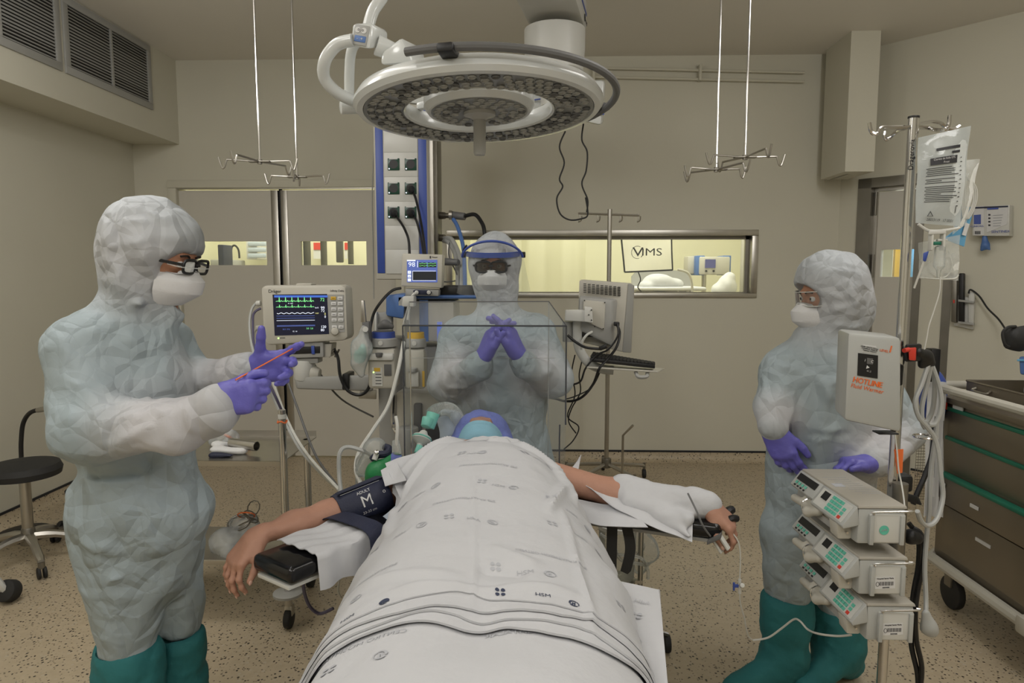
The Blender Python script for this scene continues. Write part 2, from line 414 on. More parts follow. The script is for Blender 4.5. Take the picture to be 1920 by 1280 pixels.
def sdf_mesh(prims, vox):
    lo = np.full(3, 1e9); hi = -lo
    for pr in prims:
        if pr[-1]: continue
        if pr[0] == 'c':
            R = max(pr[3], pr[4])*max(1, pr[7])+.02; lo = np.minimum(lo, np.minimum(pr[1], pr[2])-R); hi = np.maximum(hi, np.maximum(pr[1], pr[2])+R)
        else: R = pr[2].max()+.02; lo = np.minimum(lo, pr[1]-R); hi = np.maximum(hi, pr[1]+R)
    S = 4; cv = vox*S; n = np.ceil((hi-lo)/cv).astype(int)+2
    g = np.stack(np.meshgrid(*[np.arange(x+1) for x in n], indexing='ij'), -1).reshape(-1, 3)
    D = sdf_eval(prims, lo+g*cv, cv*2.5).reshape(n+1)
    mn = np.full(n, 9.); mxv = np.full(n, -9.)
    for dx in (0, 1):
        for dy in (0, 1):
            for dz in (0, 1):
                s_ = D[dx:n[0]+dx, dy:n[1]+dy, dz:n[2]+dz]; mn = np.minimum(mn, s_); mxv = np.maximum(mxv, s_)
    act = np.argwhere((mn < cv*1.6) & (mxv > -cv*1.6))
    fn = n*S+2; off = np.stack(np.meshgrid(*[np.arange(S+1)]*3, indexing='ij'), -1).reshape(-1, 3)
    cor = (act[:, None, :]*S+off[None]).reshape(-1, 3)
    lin = lambda q: (q[:, 0]*fn[1]+q[:, 1])*fn[2]+q[:, 2]
    ids = np.unique(lin(cor)); ii = np.stack([ids//(fn[1]*fn[2]), (ids//fn[2]) % fn[1], ids % fn[2]], 1)
    val = sdf_eval(prims, lo+ii*vox, vox*3); val[val == 0] = 1e-9
    def look(q):
        L = lin(q); j = np.searchsorted(ids, L); j[j >= len(ids)] = 0; ok = (ids[j] == L) & (q >= 0).all(1); return j, ok
    offc = np.stack(np.meshgrid(*[np.arange(S)]*3, indexing='ij'), -1).reshape(-1, 3)
    cells = (act[:, None, :]*S+offc[None]).reshape(-1, 3)
    cs = [(x, y, z) for x in (0, 1) for y in (0, 1) for z in (0, 1)]
    vals = np.empty((len(cells), 8))
    for m_, c in enumerate(cs): j, ok = look(cells+np.array(c)); vals[:, m_] = val[j]
    neg = (vals < 0).sum(1); keep = (neg > 0) & (neg < 8); cells = cells[keep]; vals = vals[keep]
    acc = np.zeros((len(cells), 3)); cnt = np.zeros(len(cells))
    for a in range(8):
        for b in range(a+1, 8):
            ca, cb = np.array(cs[a]), np.array(cs[b])
            if np.abs(ca-cb).sum() != 1: continue
            va, vb = vals[:, a], vals[:, b]; m_ = (va < 0) != (vb < 0); t = np.where(m_, va/np.where(m_, va-vb, 1), 0)
            acc += np.where(m_[:, None], ca+t[:, None]*(cb-ca), 0); cnt += m_
    verts = lo+(cells+acc/cnt[:, None])*vox
    cid = lin(cells); order = np.argsort(cid); cid_s = cid[order]
    def cell(q):
        L = lin(q); j = np.searchsorted(cid_s, L); j[j >= len(cid_s)] = 0; return order[j], cid_s[j] == L
    faces = []
    for axn in range(3):
        e = np.zeros(3, int); e[axn] = 1; j, ok = look(ii+e); v1 = val[j]
        m_ = ok & ((val < 0) != (v1 < 0)); base = ii[m_]; fl = val[m_] < 0
        u = np.zeros(3, int); u[(axn+1) % 3] = 1; w = np.zeros(3, int); w[(axn+2) % 3] = 1
        q = [cell(base-u-w), cell(base-w), cell(base), cell(base-u)]
        good = q[0][1] & q[1][1] & q[2][1] & q[3][1]
        F = np.stack([x[0] for x in q], 1); F = np.where(fl[:, None], F, F[:, ::-1]); faces.append(F[good])
    return verts, np.concatenate(faces)
def mk_mesh(v, f, name='m'):
    me = bpy.data.meshes.new(name); n = len(f); me.vertices.add(len(v)); me.vertices.foreach_set('co', v.astype(np.float32).ravel())
    me.loops.add(4*n); me.loops.foreach_set('vertex_index', f.astype(np.int32).ravel())
    me.polygons.add(n); me.polygons.foreach_set('loop_start', np.arange(0, 4*n, 4, dtype=np.int32))
    me.polygons.foreach_set('use_smooth', np.ones(n, bool)); me.update(calc_edges=True); return me
def normals(v, f):
    a = np.cross(v[f[:, 2]]-v[f[:, 0]], v[f[:, 3]]-v[f[:, 1]]); N = np.zeros_like(v)
    for k in range(4): np.add.at(N, f[:, k], a)
    return N/(np.linalg.norm(N, axis=1)[:, None]+1e-12)
def sinoise(p, f, seed, n=5):
    r = np.random.RandomState(seed); o = np.zeros(len(p))
    for i in range(n):
        d = r.normal(size=3); d /= np.linalg.norm(d); o += np.sin(p@d*f*r.uniform(.6, 1.7)*2*PI+r.uniform(0, 6.28))
    return o/n
def crumple(p, f, seed, n=9, stretch=(1, 1, 1)):
    """sharp paper-like creases, roughly -1..1"""
    r = np.random.RandomState(seed); p = p*np.array(stretch); h = np.zeros(len(p)); w = sinoise(p, f*.8, seed+1); w2 = sinoise(p, f*1.7, seed+2)
    for i in range(n):
        d = r.normal(size=3); d /= np.linalg.norm(d); d2 = r.normal(size=3); d2 /= np.linalg.norm(d2); fi = f*r.uniform(.6, 2.2)
        ph = p@d*fi+w*.30+w2*.12+r.uniform(0, 2); tri = np.abs(ph % 2-1)
        ms = np.clip(np.sin(p@d2*f*r.uniform(1.2, 2.6)+r.uniform(0, 6))*.8+.35, 0, 1)
        h += (tri-.5)*ms*f/fi
    return h/1.3
def folds(p, L):
    h = np.zeros(len(p))
    for (a, b, amp, w) in L:
        a = np.array(a); b = np.array(b); ba = b-a; t = np.clip((p-a)@ba/(ba@ba), 0, 1)
        d = np.linalg.norm(p-a-t[:, None]*ba, axis=1); tp = np.clip(4*t*(1-t)*1.6, 0, 1)
        h += amp*tp*np.clip(1-d/w, 0, 1)**1.3
    return h
def organic(name, prims, vox, m, parent, disp=None, label=None, color=None, kind=None, sm=0):
    v, f = sdf_mesh(prims, vox)
    if disp is not None:
        N = normals(v, f); v = v+N*disp(v, N)[:, None]
    me = mk_mesh(v, f, name)
    if color is not None:
        ca = me.color_attributes.new('Col', 'FLOAT_COLOR', 'POINT'); c = np.ones((len(v), 4), np.float32); c[:, :3] = color(v); ca.data.foreach_set('color', c.ravel())
    return link(name, me, m, parent, label, kind)
def hand(W, F, N, S, sc=1., curl=None, spread=(.10, .02, -.06, -.14), thumb=((.75, .75, -.25), (.9, .25, -.35)), pad=0., k=.007, bend=None):
    """a palm, four fingers of three bones, a thumb. F towards the fingers, N back of the hand, S thumb side."""
    F = Vector(F).normalized(); N = Vector(N); N = (N-F*N.dot(F)).normalized(); S0 = Vector(S); Sx = F.cross(N)
    S = Sx if Sx.dot(S0) > 0 else -Sx; W = Vector(W); pr = []; tips = []
    curl = curl or ((25, 30, 20),)*4
    p_ = lambda f, s_, n_: W+(F*f+S*s_+N*n_)*sc
    offs = (.030, .010, -.011, -.030); bl = (.088, .092, .087, .079)
    lens = ((.041, .025, .020), (.045, .029, .021), (.041, .027, .021), (.032, .020, .018)); rad = (.0090, .0092, .0088, .0078)
    for o_, b_, r_ in zip(offs, bl, (.0135, .0135, .013, .012)):
        pr.append(C_(p_(.004, o_*.62, 0), p_(b_, o_, .0), (.0165*sc+pad), r_*sc+pad, k=.018))
    pr.append(C_(p_(.02, .020, -.008), p_(.055, .030, -.010), .017*sc+pad, .012*sc+pad, k=.02))
    pr.append(C_(p_(.02, -.020, -.007), p_(.06, -.028, -.008), .015*sc+pad, .011*sc+pad, k=.02))
    for i in range(4):
        b = p_(bl[i], offs[i], .001); a = 0; sp = spread[i]; q = b; kn = []
        for j in range(3):
            a += math.radians(curl[i][j]); dv = (F*math.cos(a)-N*math.sin(a)); dv = (dv+S*sp*(math.cos(a)*.8+.2)).normalized()
            q2 = q+dv*lens[i][j]*sc; r0 = (rad[i]*(1-.09*j))*sc+pad; r1 = (rad[i]*(1-.09*(j+1)))*sc+pad
            pr.append(C_(q, q2, r0*1.04, r1, k=k if j == 0 else .004)); 
            if j: pr.append(E_(q+N*.0008, r0*1.07, k=.004))
            q = q2
        tips.append((q, dv, (N*math.cos(a)+F*math.sin(a)), r1))
    t0 = p_(.022, .022, -.006); d1 = (F*thumb[0][0]+S*thumb[0][1]+N*thumb[0][2]).normalized(); d2 = (F*thumb[1][0]+S*thumb[1][1]+N*thumb[1][2]).normalized()
    t1 = t0+d1*.046*sc; t2 = t1+(d1*.5+d2*.5).normalized()*.033*sc; t3 = t2+d2*.026*sc
    pr += [C_(t0, t1, .0165*sc+pad, .0118*sc+pad, k=.014), C_(t1, t2, .0118*sc+pad, .0102*sc+pad, k=.005), C_(t2, t3, .0104*sc+pad, .0082*sc+pad, k=.004)]
    tips.append((t3, d2, S, .0082*sc+pad))
    return pr, tips
def head(c, Fw, Up, sc=1.):
    """skull, jaw, nose, lips, ears, eye sockets: facing Fw"""
    Fw = Vector(Fw).normalized(); Up = Vector(Up); Up = (Up-Fw*Up.dot(Fw)).normalized(); Sd = Fw.cross(Up); c = Vector(c)
    R = Matrix((Sd, Fw, Up)).transposed(); p = lambda s, f, u: c+(Sd*s+Fw*f+Up*u)*sc
    pr = [E_(p(0, -.012, .025), (.074*sc, .094*sc, .088*sc), R), E_(p(0, .012, -.03), (.062*sc, .072*sc, .078*sc), R, k=.03),
          C_(p(0, .045, -.095), p(0, .052, -.082), .022*sc, .022*sc, k=.03), C_(p(-.04, .0, -.075), p(0, .05, -.092), .018*sc, .02*sc, k=.03), C_(p(.04, .0, -.075), p(0, .05, -.092), .018*sc, .02*sc, k=.03),
          C_(p(0, .082, .005), p(0, .102, -.033), .008*sc, .012*sc, k=.012), C_(p(-.013, .088, -.038), p(.013, .088, -.038), .008*sc, k=.008),
          C_(p(-.03, .078, .022), p(.03, .078, .022), .010*sc, k=.014),
          C_(p(-.018, .079, -.060), p(.018, .079, -.060), .006*sc, k=.006), C_(p(-.016, .078, -.069), p(.016, .078, -.069), .007*sc, k=.006)]
    for s in (-1, 1):
        pr += [E_(p(s*.031, .086, .003), (.016*sc, .012*sc, .010*sc), R, k=.012, sub=True), E_(p(s*.031, .072, .003), .0125*sc, k=.004),
               E_(p(s*.076, -.006, -.008), (.008*sc, .018*sc, .030*sc), R, k=.006)]
    return pr, p, R

# ------------------------------------------------------------------ the room
YB, XL, ZC, YF = 5.4, -3.15, 3.14, -2.6
s_ = MB().box2((-3.6, YF-.3, -.1), (6, 9.2, 0)).go('floor', 'terrazzo', smooth=0); struct(s_)
s_ = MB().box2((-3.6, YF-.3, ZC), (6, 9.2, ZC+.1)).go('ceiling', 'ceiling', smooth=0); struct(s_)
s_ = MB().box2((XL-.1, YF, 0), (XL, YB, ZC)).go('wall_left', 'wall', smooth=0); struct(s_)
s_ = MB().box2((XL-.1, YF-.1, 0), (4.7, YF, ZC)).go('wall_front', 'wall', smooth=0); struct(s_)
# back wall with a sliding-door opening and a window opening
DX0, DX1, DZ = at(338, 500, YB).x, at(742, 500, YB).x, at(500, 352, YB).z
WX0, WX1 = at(838, 500, YB).x, at(1420, 500, YB).x; WZ1, WZ0 = at(1130, 431, YB).z, at(1130, 558, YB).z
w = MB()
for a, b in (((XL-.1, 0), (DX0, ZC)), ((DX0, DZ), (DX1, ZC)), ((DX1, 0), (WX0, ZC)), ((WX0, 0), (WX1, WZ0)), ((WX0, WZ1), (WX1, ZC)), ((WX1, 0), (2.36, ZC))):
    w.box2((a[0], YB, a[1]), (b[0], YB+.14, b[1]))
struct(w.go('wall_back', 'wall', smooth=0))
# angled wall on the right
T = Vector((.666, -.746, 0)).normalized(); NR = Vector((-T.y*-1, 0, 0)); NR = Vector((T.y, -T.x, 0)); O2 = Vector((2.356, 5.4, 0))
def cw(px, z=None, py=None, off=0):
    d = at(px, py if py is not None else 500, 1)-Vector((0, 0, CAM_H)); C0 = Vector((0, 0, CAM_H)); n = NR
    t = ((O2+n*off)-C0).dot(n)/d.dot(n); p = C0+d*t
    return p
def sw(px): return (cw(px)-O2).dot(T)
def wl(s, z, off=0): return O2+T*s+NR*off+Vector((0, 0, z))
def wbox(mb, s0, s1, z0, z1, o0, o1, bev=0):
    return mb.hexa([wl(s0, z0, o0), wl(s1, z0, o0), wl(s1, z0, o1), wl(s0, z0, o1), wl(s0, z1, o0), wl(s1, z1, o0), wl(s1, z1, o1), wl(s0, z1, o1)], bev)
S1, S2, DZ2, SE = sw(1612), sw(1722), 2.15, 3.0
w = MB()
wbox(w, 0, S1, 0, ZC, 0, -.14); wbox(w, S1, S2, DZ2, ZC, 0, -.14); wbox(w, S2, SE, 0, ZC, 0, -.14)
e_ = wl(SE, 0)
w.box2((e_.x, YF, 0), (e_.x+.1, e_.y+.1, ZC))
struct(w.go('wall_right', 'wall', smooth=0))
# coved skirting: terrazzo upstand with a dark strip on top
def skirt(name, a, b, n):
    a = Vector(a); b = Vector(b); n = Vector(n); mb = MB(); prof = [(0, .075), (.006, .075), (.012, .045), (.022, .02), (.045, .005), (.07, .0005), (0, .0005)]
    mb.poly([a+n*o+Vector((0, 0, z)) for o, z in prof], (b-a).length, (b-a).normalized())
    o = struct(mb.go(name, 'terrazzo', smooth=50))
    MB().poly([a+n*q+Vector((0, 0, z)) for q, z in ((0, .073), (.009, .073), (.009, .087), (0, .087))], (b-a).length, (b-a).normalized()).go('dark_strip', 'darkline', o)
skirt('baseboard_back', (DX1+.05, YB, 0), (2.356, YB, 0), (0, -1, 0))
skirt('baseboard_left', (XL, YF, 0), (XL, YB, 0), (1, 0, 0))
skirt('baseboard_corner', (XL, YB, 0), (DX0-.06, YB, 0), (0, -1, 0))
skirt('baseboard_right', wl(0, 0), wl(S1-.03, 0), NR)
skirt('baseboard_right_end', wl(S2+.03, 0), wl(SE, 0), NR)
# soffit with air grilles
SX = -2.775
struct(MB().box2((XL, YF, 2.505), (SX, YB, ZC)).go('trim_1', 'wall', smooth=0))
struct(MB().box2((at(1590, 200, 4.9).x, 4.9, at(1600, 326, 5.02).z), (at(1645, 200, 4.9).x, 5.3, ZC)).go('trim_2', 'wall', smooth=0))
struct(MB().box2((at(1556, 200, 5.39).x, 5.02, at(1600, 326, 5.02).z), (at(1589, 200, 5.02).x+.02, 5.4, ZC)).go('trim_3', 'wall', smooth=0))
def grille(y0, y1, z0, z1, label):
    t = thing('air_grille', label, 'vent', (SX, y0, z0), group=None)
    f = MB(); fw = .045; x = SX
    for a, b in (((y0, z0), (y1, z0+fw)), ((y0, z1-fw), (y1, z1)), ((y0, z0+fw), (y0+fw, z1-fw)), ((y1-fw, z0+fw), (y1, z1-fw)), (((y0+y1)/2-.011, z0+fw), ((y0+y1)/2+.011, z1-fw))):
        f.box2((x, a[0], a[1]), (x+.012, b[0], b[1]), bev=.002)
    f.go('frame', 'greyplastic', t)
    MB().box2((x+.0005, y0+fw, z0+fw), (x+.002, y1-fw, z1-fw)).go('backing', 'black', t)
    n = 19; me = None; h = (z1-z0-2*fw)/n
    for half in (0, 1):
        ya = (y0+fw) if half == 0 else (y0+y1)/2+.011; yb = (y0+y1)/2-.011 if half == 0 else y1-fw
        for k in range(n):
            z = z0+fw+h*(k+.5); mid = 3.5 < k < 13.5
            sl = MB().poly([(x+.002, ya, z-h*.28), (x+.009, ya, z-h*(.52 if mid else .34)), (x+.010, ya, z-h*(.46 if mid else .28)), (x+.003, ya, z+h*.22)], yb-ya, (0, 1, 0))
            sl.go('slat', 'grille' if 0 else 'greyplastic', t, smooth=0)
grille(4.10, 5.03, 2.68, 3.13, 'grey louvred air grille on the upper left soffit, the whole one nearer the back wall')
grille(3.14, 4.07, 2.68, 3.13, 'grey louvred air grille on the upper left soffit, cut by the top left corner')
# conduit pipes under the ceiling line
t = thing('conduit', 'pair of thin painted conduit pipes along the top of the back wall', 'pipe', (1, YB, 3.0))
for py in (131, 148):
    MB().tube([at(1108, py-4, YB-.03), at(1508, py+5, YB-.03)], .010).go('pipe', 'wall', t)
for px in (1113, 1312):
    MB().box(at(px, 137, YB-.03), (.02, .06, .12), bev=.004).go('clamp', 'wall', t)

# sliding doors in the back wall
fr_ = MB()
for a, b in (((DX0-.07, 0), (DX0, DZ-.0005)), ((DX1, 0), (DX1+.07, DZ-.0005)), ((DX0-.07, DZ), (DX1+.07, DZ+.06))): fr_.box2((a[0], YB-.015, a[1]), (b[0], YB+.02, b[1]), bev=.004)
struct(fr_.go('trim_4', 'wall'))
def leaf(n, xa, xb, steel, win, px_win):
    y0, y1 = YB+.03, YB+.075
    d = thing('door_%d' % n, '', 'door', (xa, y0, 0)); del d['label']; del d['category']; d['kind'] = 'structure'
    (wa, wb) = [at(p, 470, y0).x for p in px_win]; za, zb = at(500, 497, y0).z, at(500, 452, y0).z
    p = MB()
    for a, b in (((xa, .01), (wa, DZ-.015)), ((wb, .01), (xb, DZ-.015)), ((wa, .01), (wb, za)), ((wa, zb), (wb, DZ-.015))): p.box2((a[0], y0, a[1]), (b[0], y1, b[1]))
    p.go('door_panel', 'doorpanel', d, smooth=0)
    MB().box2((steel[0], y0-.008, .01), (steel[1], y1+.008, DZ-.015), bev=.003).go('edge_strip', 'steel', d)
    MB().box2((wa, y0+.018, za), (wb, y0+.024, zb)).go('window_pane', 'glass', d, smooth=0)
    if n == 1:
        MB().cyl((steel[0]+.03, y0-.01, 1.02), (steel[0]+.03, y0-.02, 1.02), .012).go('lock', 'steel_dark', d)
x517, x530, x533, x546 = [at(p, 600, YB+.03).x for p in (516, 529, 534, 546)]
leaf(1, DX0-.02, x530, (x517, x530), None, (368, 500))
leaf(2, x533, DX1+.02, (x533, x546), None, (564, 687))
struct(MB().box2((x530, YB+.05, 0), (x533, YB+.07, DZ)).go('door_gap_shade', 'black'))  # black strip put in for the shade of the gap between the leaves
struct(MB().box2((DX0, YB+.0, DZ-.008), (DX1, YB+.03, DZ+.004)).go('trim_6', 'steel', smooth=0))
# window in the back wall
wn = thing('window_1', '', '', (WX0, YB, WZ0)); del wn['label']; del wn['category']; wn['kind'] = 'structure'
f = MB(); fw = .045
for a, b in (((WX0, WZ1-fw), (WX1, WZ1)), ((WX0, WZ0), (WX1, WZ0+fw*.8)), ((WX0, WZ0+fw*.8+.0005), (WX0+fw, WZ1-fw-.0005)), ((WX1-fw*1.1, WZ0+fw*.8+.0005), (WX1, WZ1-fw-.0005))): f.box2((a[0], YB-.012, a[1]), (b[0], YB+.15, b[1]), bev=.003)
f.go('window_frame', 'steel', wn)
f = MB(); q = .026
for a, b in (((WX0+fw, WZ1-fw-q), (WX1-fw, WZ1-fw)), ((WX0+fw, WZ0+fw*.8), (WX1-fw, WZ0+fw*.8+.008)), ((WX1-fw*1.1-q, WZ0+fw), (WX1-fw*1.1, WZ1-fw))): f.box2((a[0], YB+.07, a[1]), (b[0], YB+.10, b[1]))
f.go('window_bead', 'steel_dark', wn)
MB().box2((WX0+fw, YB+.08, WZ0+fw*.7), (WX1-fw, YB+.086, WZ1-fw)).go('window_pane', 'glass', wn, smooth=0)
# rooms beyond
b_ = MB(); b_.box2((-.95, 8.2, 0), (3.2, 8.3, ZC)); b_.box2((-1.05, YB+.14, 0), (-.95, 8.3, ZC)); b_.box2((2.75, YB+.14, 0), (2.85, 8.3, ZC))
struct(b_.go('wall_next_room', 'wall_far', smooth=0))
b_ = MB(); b_.box2((-3.6, 7.6, 0), (-1.05, 7.7, ZC)); b_.box2((-3.6, YB+.14, 0), (-3.5, 7.7, ZC))
struct(b_.go('wall_corridor', 'wall_far', smooth=0))
b_ = MB(); b_.box2((3.0, 7.2, 0), (6, 7.3, ZC)); b_.box2((5.4, 2, 0), (5.5, 7.3, ZC))
struct(b_.go('wall_right_corridor', 'wall_far', smooth=0))
# door in the angled wall
d = thing('door_3', '', '', wl(S1, 0)); del d['label']; del d['category']; d['kind'] = 'structure'
f = MB(); wbox(f, S1-.035, S1+.06, 0, DZ2+.05, .012, -.15); wbox(f, S2-.03, S2+.02, 0, DZ2+.05, .012, -.15); wbox(f, S1-.035, S2+.02, DZ2-.02, DZ2+.05, .012, -.15)
f.go('door_frame', 'steel_dark', d)
f = MB(); wbox(f, S1+.06, S1+.085, 0, DZ2-.02, -.05, -.12); wbox(f, S1+.06, S2-.03, DZ2-.045, DZ2-.02, -.05, -.12); f.go('door_stop', 'steel', d)
sa, sb = sw(1643), sw(1712); za, zb = cw(1670, py=519).z, cw(1670, py=467).z
f = MB()
for a0, a1, b0, b1 in ((S1+.085, sa, .01, DZ2-.05), (sa, sb, .01, za), (sa, sb, zb, DZ2-.05), (sb, S2-.03, .01, DZ2-.05)):
    if a1 > a0: wbox(f, a0, a1, b0, b1, -.07, -.115)
f.go('door_panel', 'doorpanel', d, smooth=0)
f = MB(); wbox(f, sa, sb, za, zb, -.09, -.095); f.go('window_pane', 'glass', d, smooth=0)
for z in (.35, 1.47, 1.93):
    f = MB(); f.cyl(wl(S1+.075, z, -.045), wl(S1+.075, z+.17, -.045), .011, n=10); f.go('hinge', 'steel_dark', d)
f = MB(); s3 = sw(1778); wbox(f, s3-.025, s3+.03, .09, 1.5, .005, -.005); f.go('trim_7', 'steel_dark'); struct(bpy.data.objects['trim_7'])

# ------------------------------------------------------------------ things seen through the glass
Yb = 5.62
t = thing('banner', 'white fabric banner with a dark hem and company lettering, hung inside the observation window', 'banner', at(1213, 475, Yb))
c4 = [at(1164, 436, Yb), at(1259, 438, Yb), at(1261, 506, Yb), at(1171, 510, Yb)]
G = []
for i in range(9):
    row = []
    for j in range(13):
        u, v_ = j/12, i/8; p = (c4[0]*(1-u)+c4[1]*u)*(1-v_)+(c4[3]*(1-u)+c4[2]*u)*v_; p.y += .006*math.sin(u*14)+.004*math.sin(v_*6+u*5); row.append(p)
    G.append(row)
MB().grid(G).go('cloth', 'banner', t)
h_ = MB(); h_.tube([G[i][0]+V(0, -.003, 0) for i in range(9)], .007, n=6); h_.tube([G[8][j]+V(0, -.003, 0) for j in range(13)], .007, n=6); h_.tube([G[i][12]+V(0, -.003, 0) for i in range(9)], .006, n=6)
h_.go('hem', 'darkline', t)
text('IMS', .085, at(1222, 473, Yb-.016), (1, 0, 0), (0, 0, 1), 'ink', t, sx=1.35)
text('V', .105, at(1196, 473, Yb-.016), (1, 0, 0), (0, 0, 1), 'ink', t, sx=1.4)
rg = MB(); cc = at(1195, 473, Yb-.015)
rg.tube([cc+V(.047*math.cos(a), 0, .05*math.sin(a)) for a in [math.radians(k) for k in range(60, 300, 12)]], .0022, n=5)
rg.tube([cc+V(.047*math.cos(a), 0, .05*math.sin(a)) for a in [math.radians(k) for k in range(-50, 45, 12)]], .003, n=5); rg.go('emblem', 'ink', t)
t = thing('wall_ventilator', 'white and blue medical device with a small screen on the far wall beyond the window', 'device', at(1328, 497, 7.2))
Yd = 7.2
MB().box2(at(1311, 515, Yd), at(1357, 482, Yd+.25), bev=.015).go('body', 'creamplastic', t)
MB().box2(at(1304, 516, Yd+.02), at(1312, 480, Yd+.26), bev=.01).go('side_panel', 'blue_light', t, label='blue side panel')
MB().box2(at(1355, 516, Yd+.02), at(1359, 480, Yd+.26), bev=.005).go('side_panel', 'blue_light', t, label='blue side panel')
MB().box2(at(1322, 502, Yd-.01), at(1341, 486, Yd+.01)).go('screen', 'scr_dim', t)
for px in (1324, 1338): MB().cyl(at(px, 508, Yd+.01), at(px, 508, Yd-.02), .012, n=10).go('knob', 'black', t)
MB().box2(at(1289, 513, Yd+.1), at(1304, 481, Yd+.3), bev=.01).go('housing', 'creamplastic', t)
MB().cyl(V(at(1320, 520, Yd+.15).x, Yd+.15, 0), at(1320, 514, Yd+.15), .025).go('stand_pole', 'steel', t)
t = thing('hospital_cot', 'pale cot with clear side boards beyond the observation window', 'cot', at(1240, 560, 6.6))
Yc = 6.5
MB().box2(at(1190, 545, Yc), at(1298, 536, Yc+.6), bev=.02).go('mattress', 'paper', t)
MB().poly([at(1184, 548, Yc+.55), at(1184, 518, Yc+.55), at(1196, 505, Yc+.55), at(1280, 507, Yc+.55), at(1296, 518, Yc+.55), at(1299, 548, Yc+.55)], .02, (0, 1, 0)).go('end_board', 'greyplastic', t)
MB().tube([at(1270, 505, Yc), at(1290, 512, Yc), at(1297, 530, Yc), at(1298, 556, Yc)], .012, sm=5).go('side_rail', 'creamplastic', t)
MB().box2(at(1210, 562, Yc), at(1262, 550, Yc+.4)).go('shelf', 'yellow' if 0 else 'creamplastic', t)
MB().box2(at(1192, 562, Yc+.05), at(1211, 547, Yc+.3), bev=.02).go('control_box', 'black', t)
lg = MB()
for px in (1192, 1292):
    for yy in (Yc+.05, Yc+.5): lg.cyl(V(at(px, 500, Yc).x, yy, 0), V(at(px, 500, Yc).x, yy, at(px, 540, Yc).z), .018, n=8)
lg.go('frame', 'steel', t)
organic('bedding', [E_(at(1235, 530, 6.75), (.16, .13, .09)), E_(at(1262, 533, 6.8), (.10, .12, .06)), E_(at(1212, 536, 6.7), (.08, .1, .05))], .02, 'sheet', t, lambda p, N: .012*crumple(p, 6, 5))
MB().tube([at(1196, 508, 5.75), at(1201, 524, 5.75), at(1196, 538, 5.76), at(1204, 548, 5.78)], .005, sm=5).go('dangling_wire', 'black').name
o = bpy.data.objects['dangling_wire']; tagit(o, 'thin black wire dangling below the banner in the window', 'wire')
o = organic('plastic_sack', [E_(at(1362, 537, 6.9), (.10, .1, .12)), E_(at(1350, 543, 6.9), (.08, .08, .08)), C_(at(1365, 530, 6.9), at(1368, 520, 6.9), .03, .06)], .016, 'paper', None, lambda p, N: .012*crumple(p, 8, 9))
tagit(o, 'crumpled white plastic sack behind the window, right of the wall device', 'bag')
t = thing('side_table', 'low steel table under the plastic sack beyond the window', 'table', at(1362, 560, 6.9))
MB().box2(V(at(1330, 553, 6.7).x, 6.7, at(1330, 553, 6.9).z-.03), V(at(1395, 553, 6.7).x, 7.1, at(1330, 553, 6.9).z), bev=.005).go('table_top', 'steel', t)
for px in (1334, 1391):
    for yy in (6.75, 7.05): MB().cyl(V(at(px, 553, 6.7).x, yy, 0), V(at(px, 553, 6.7).x, yy, at(1330, 553, 6.9).z-.03), .012, n=8).go('leg', 'steel', t)
o = MB().box2(at(1388, 556, 7.6), at(1403, 444, 7.65), bev=.01).go('door_edge_panel', 'creamplastic'); tagit(o, 'pale upright panel at the right edge of the observation window', 'panel')
o = bpy.data.objects['door_edge_panel']; 
t = thing('roller_curtain', 'pale cream curtain filling the left half of the observation window', 'curtain', at(1030, 560, 7.4))
G = [[at(842+i*8, py, 7.0)+V(0, .014*math.sin(i*.9)+.008*math.sin(i*2.3), 0) for i in range(33)] for py in (425, 470, 560, 700)]
MB().grid(G, .004).go('cloth', 'wall_far', t)
# corridor contents behind the sliding doors
def corridor(px0, px1, py0, py1, Y, m, nm, lab, cat, dy=.2):
    t = thing(nm, lab, cat, at((px0+px1)/2, py1, Y))
    MB().box2(at(px0, py1, Y), at(px1, py0, Y+dy), bev=.01).go('body', m, t); return t
t = corridor(410, 436, 460, 520, 6.3, 'navy', 'dark_chair', 'dark blue upholstered chair back behind the left door window', 'chair')
MB().cyl(V(at(423, 500, 6.35).x, 6.4, 0), V(at(423, 500, 6.35).x, 6.4, at(423, 518, 6.35).z), .03).go('column', 'steel_dark', t)
t = corridor(462, 502, 450, 486, 7.2, 'paper', 'shelf_cabinet', 'white shelf cabinet with folded linen behind the left door window', 'cabinet', .3)
for k in range(3): MB().box2(at(464, 461+k*11, 7.17), at(500, 453+k*11, 7.19), bev=.01).go('folded_linen', 'cloth_blue', t)
t = corridor(394, 460, 488, 500, 6.9, 'greyplastic', 'worktop', 'grey counter seen low in the left door window', 'counter', .4)
MB().box2(V(at(394, 490, 6.9).x, 6.95, 0), V(at(460, 490, 6.9).x, 7.25, at(400, 499, 6.9).z)).go('cabinet_base', 'creamplastic', t)
o = MB().tube([at(434, 492, 6.85), at(434, 466, 6.85), at(440, 460, 6.85), at(447, 468, 6.85), at(449, 484, 6.85)], .01, sm=5).go('gooseneck_tap', 'black'); tagit(o, 'curved black tap on the counter behind the left door window', 'tap')
t = corridor(570, 582, 440, 530, 6.4, 'black', 'dark_cabinet', 'tall dark cabinet edge at the left of the right door window', 'cabinet')
t = corridor(603, 612, 440, 530, 6.4, 'black', 'dark_post', 'black upright post between the two red notices', 'post')
t = corridor(630, 644, 440, 492, 6.3, 'grey_dark', 'dark_monitor', 'dark grey screen edge seen in the right door window', 'screen', .05)
t = corridor(653, 662, 440, 495, 6.4, 'black', 'dark_post', 'black upright post near the right end of the right door window', 'post')
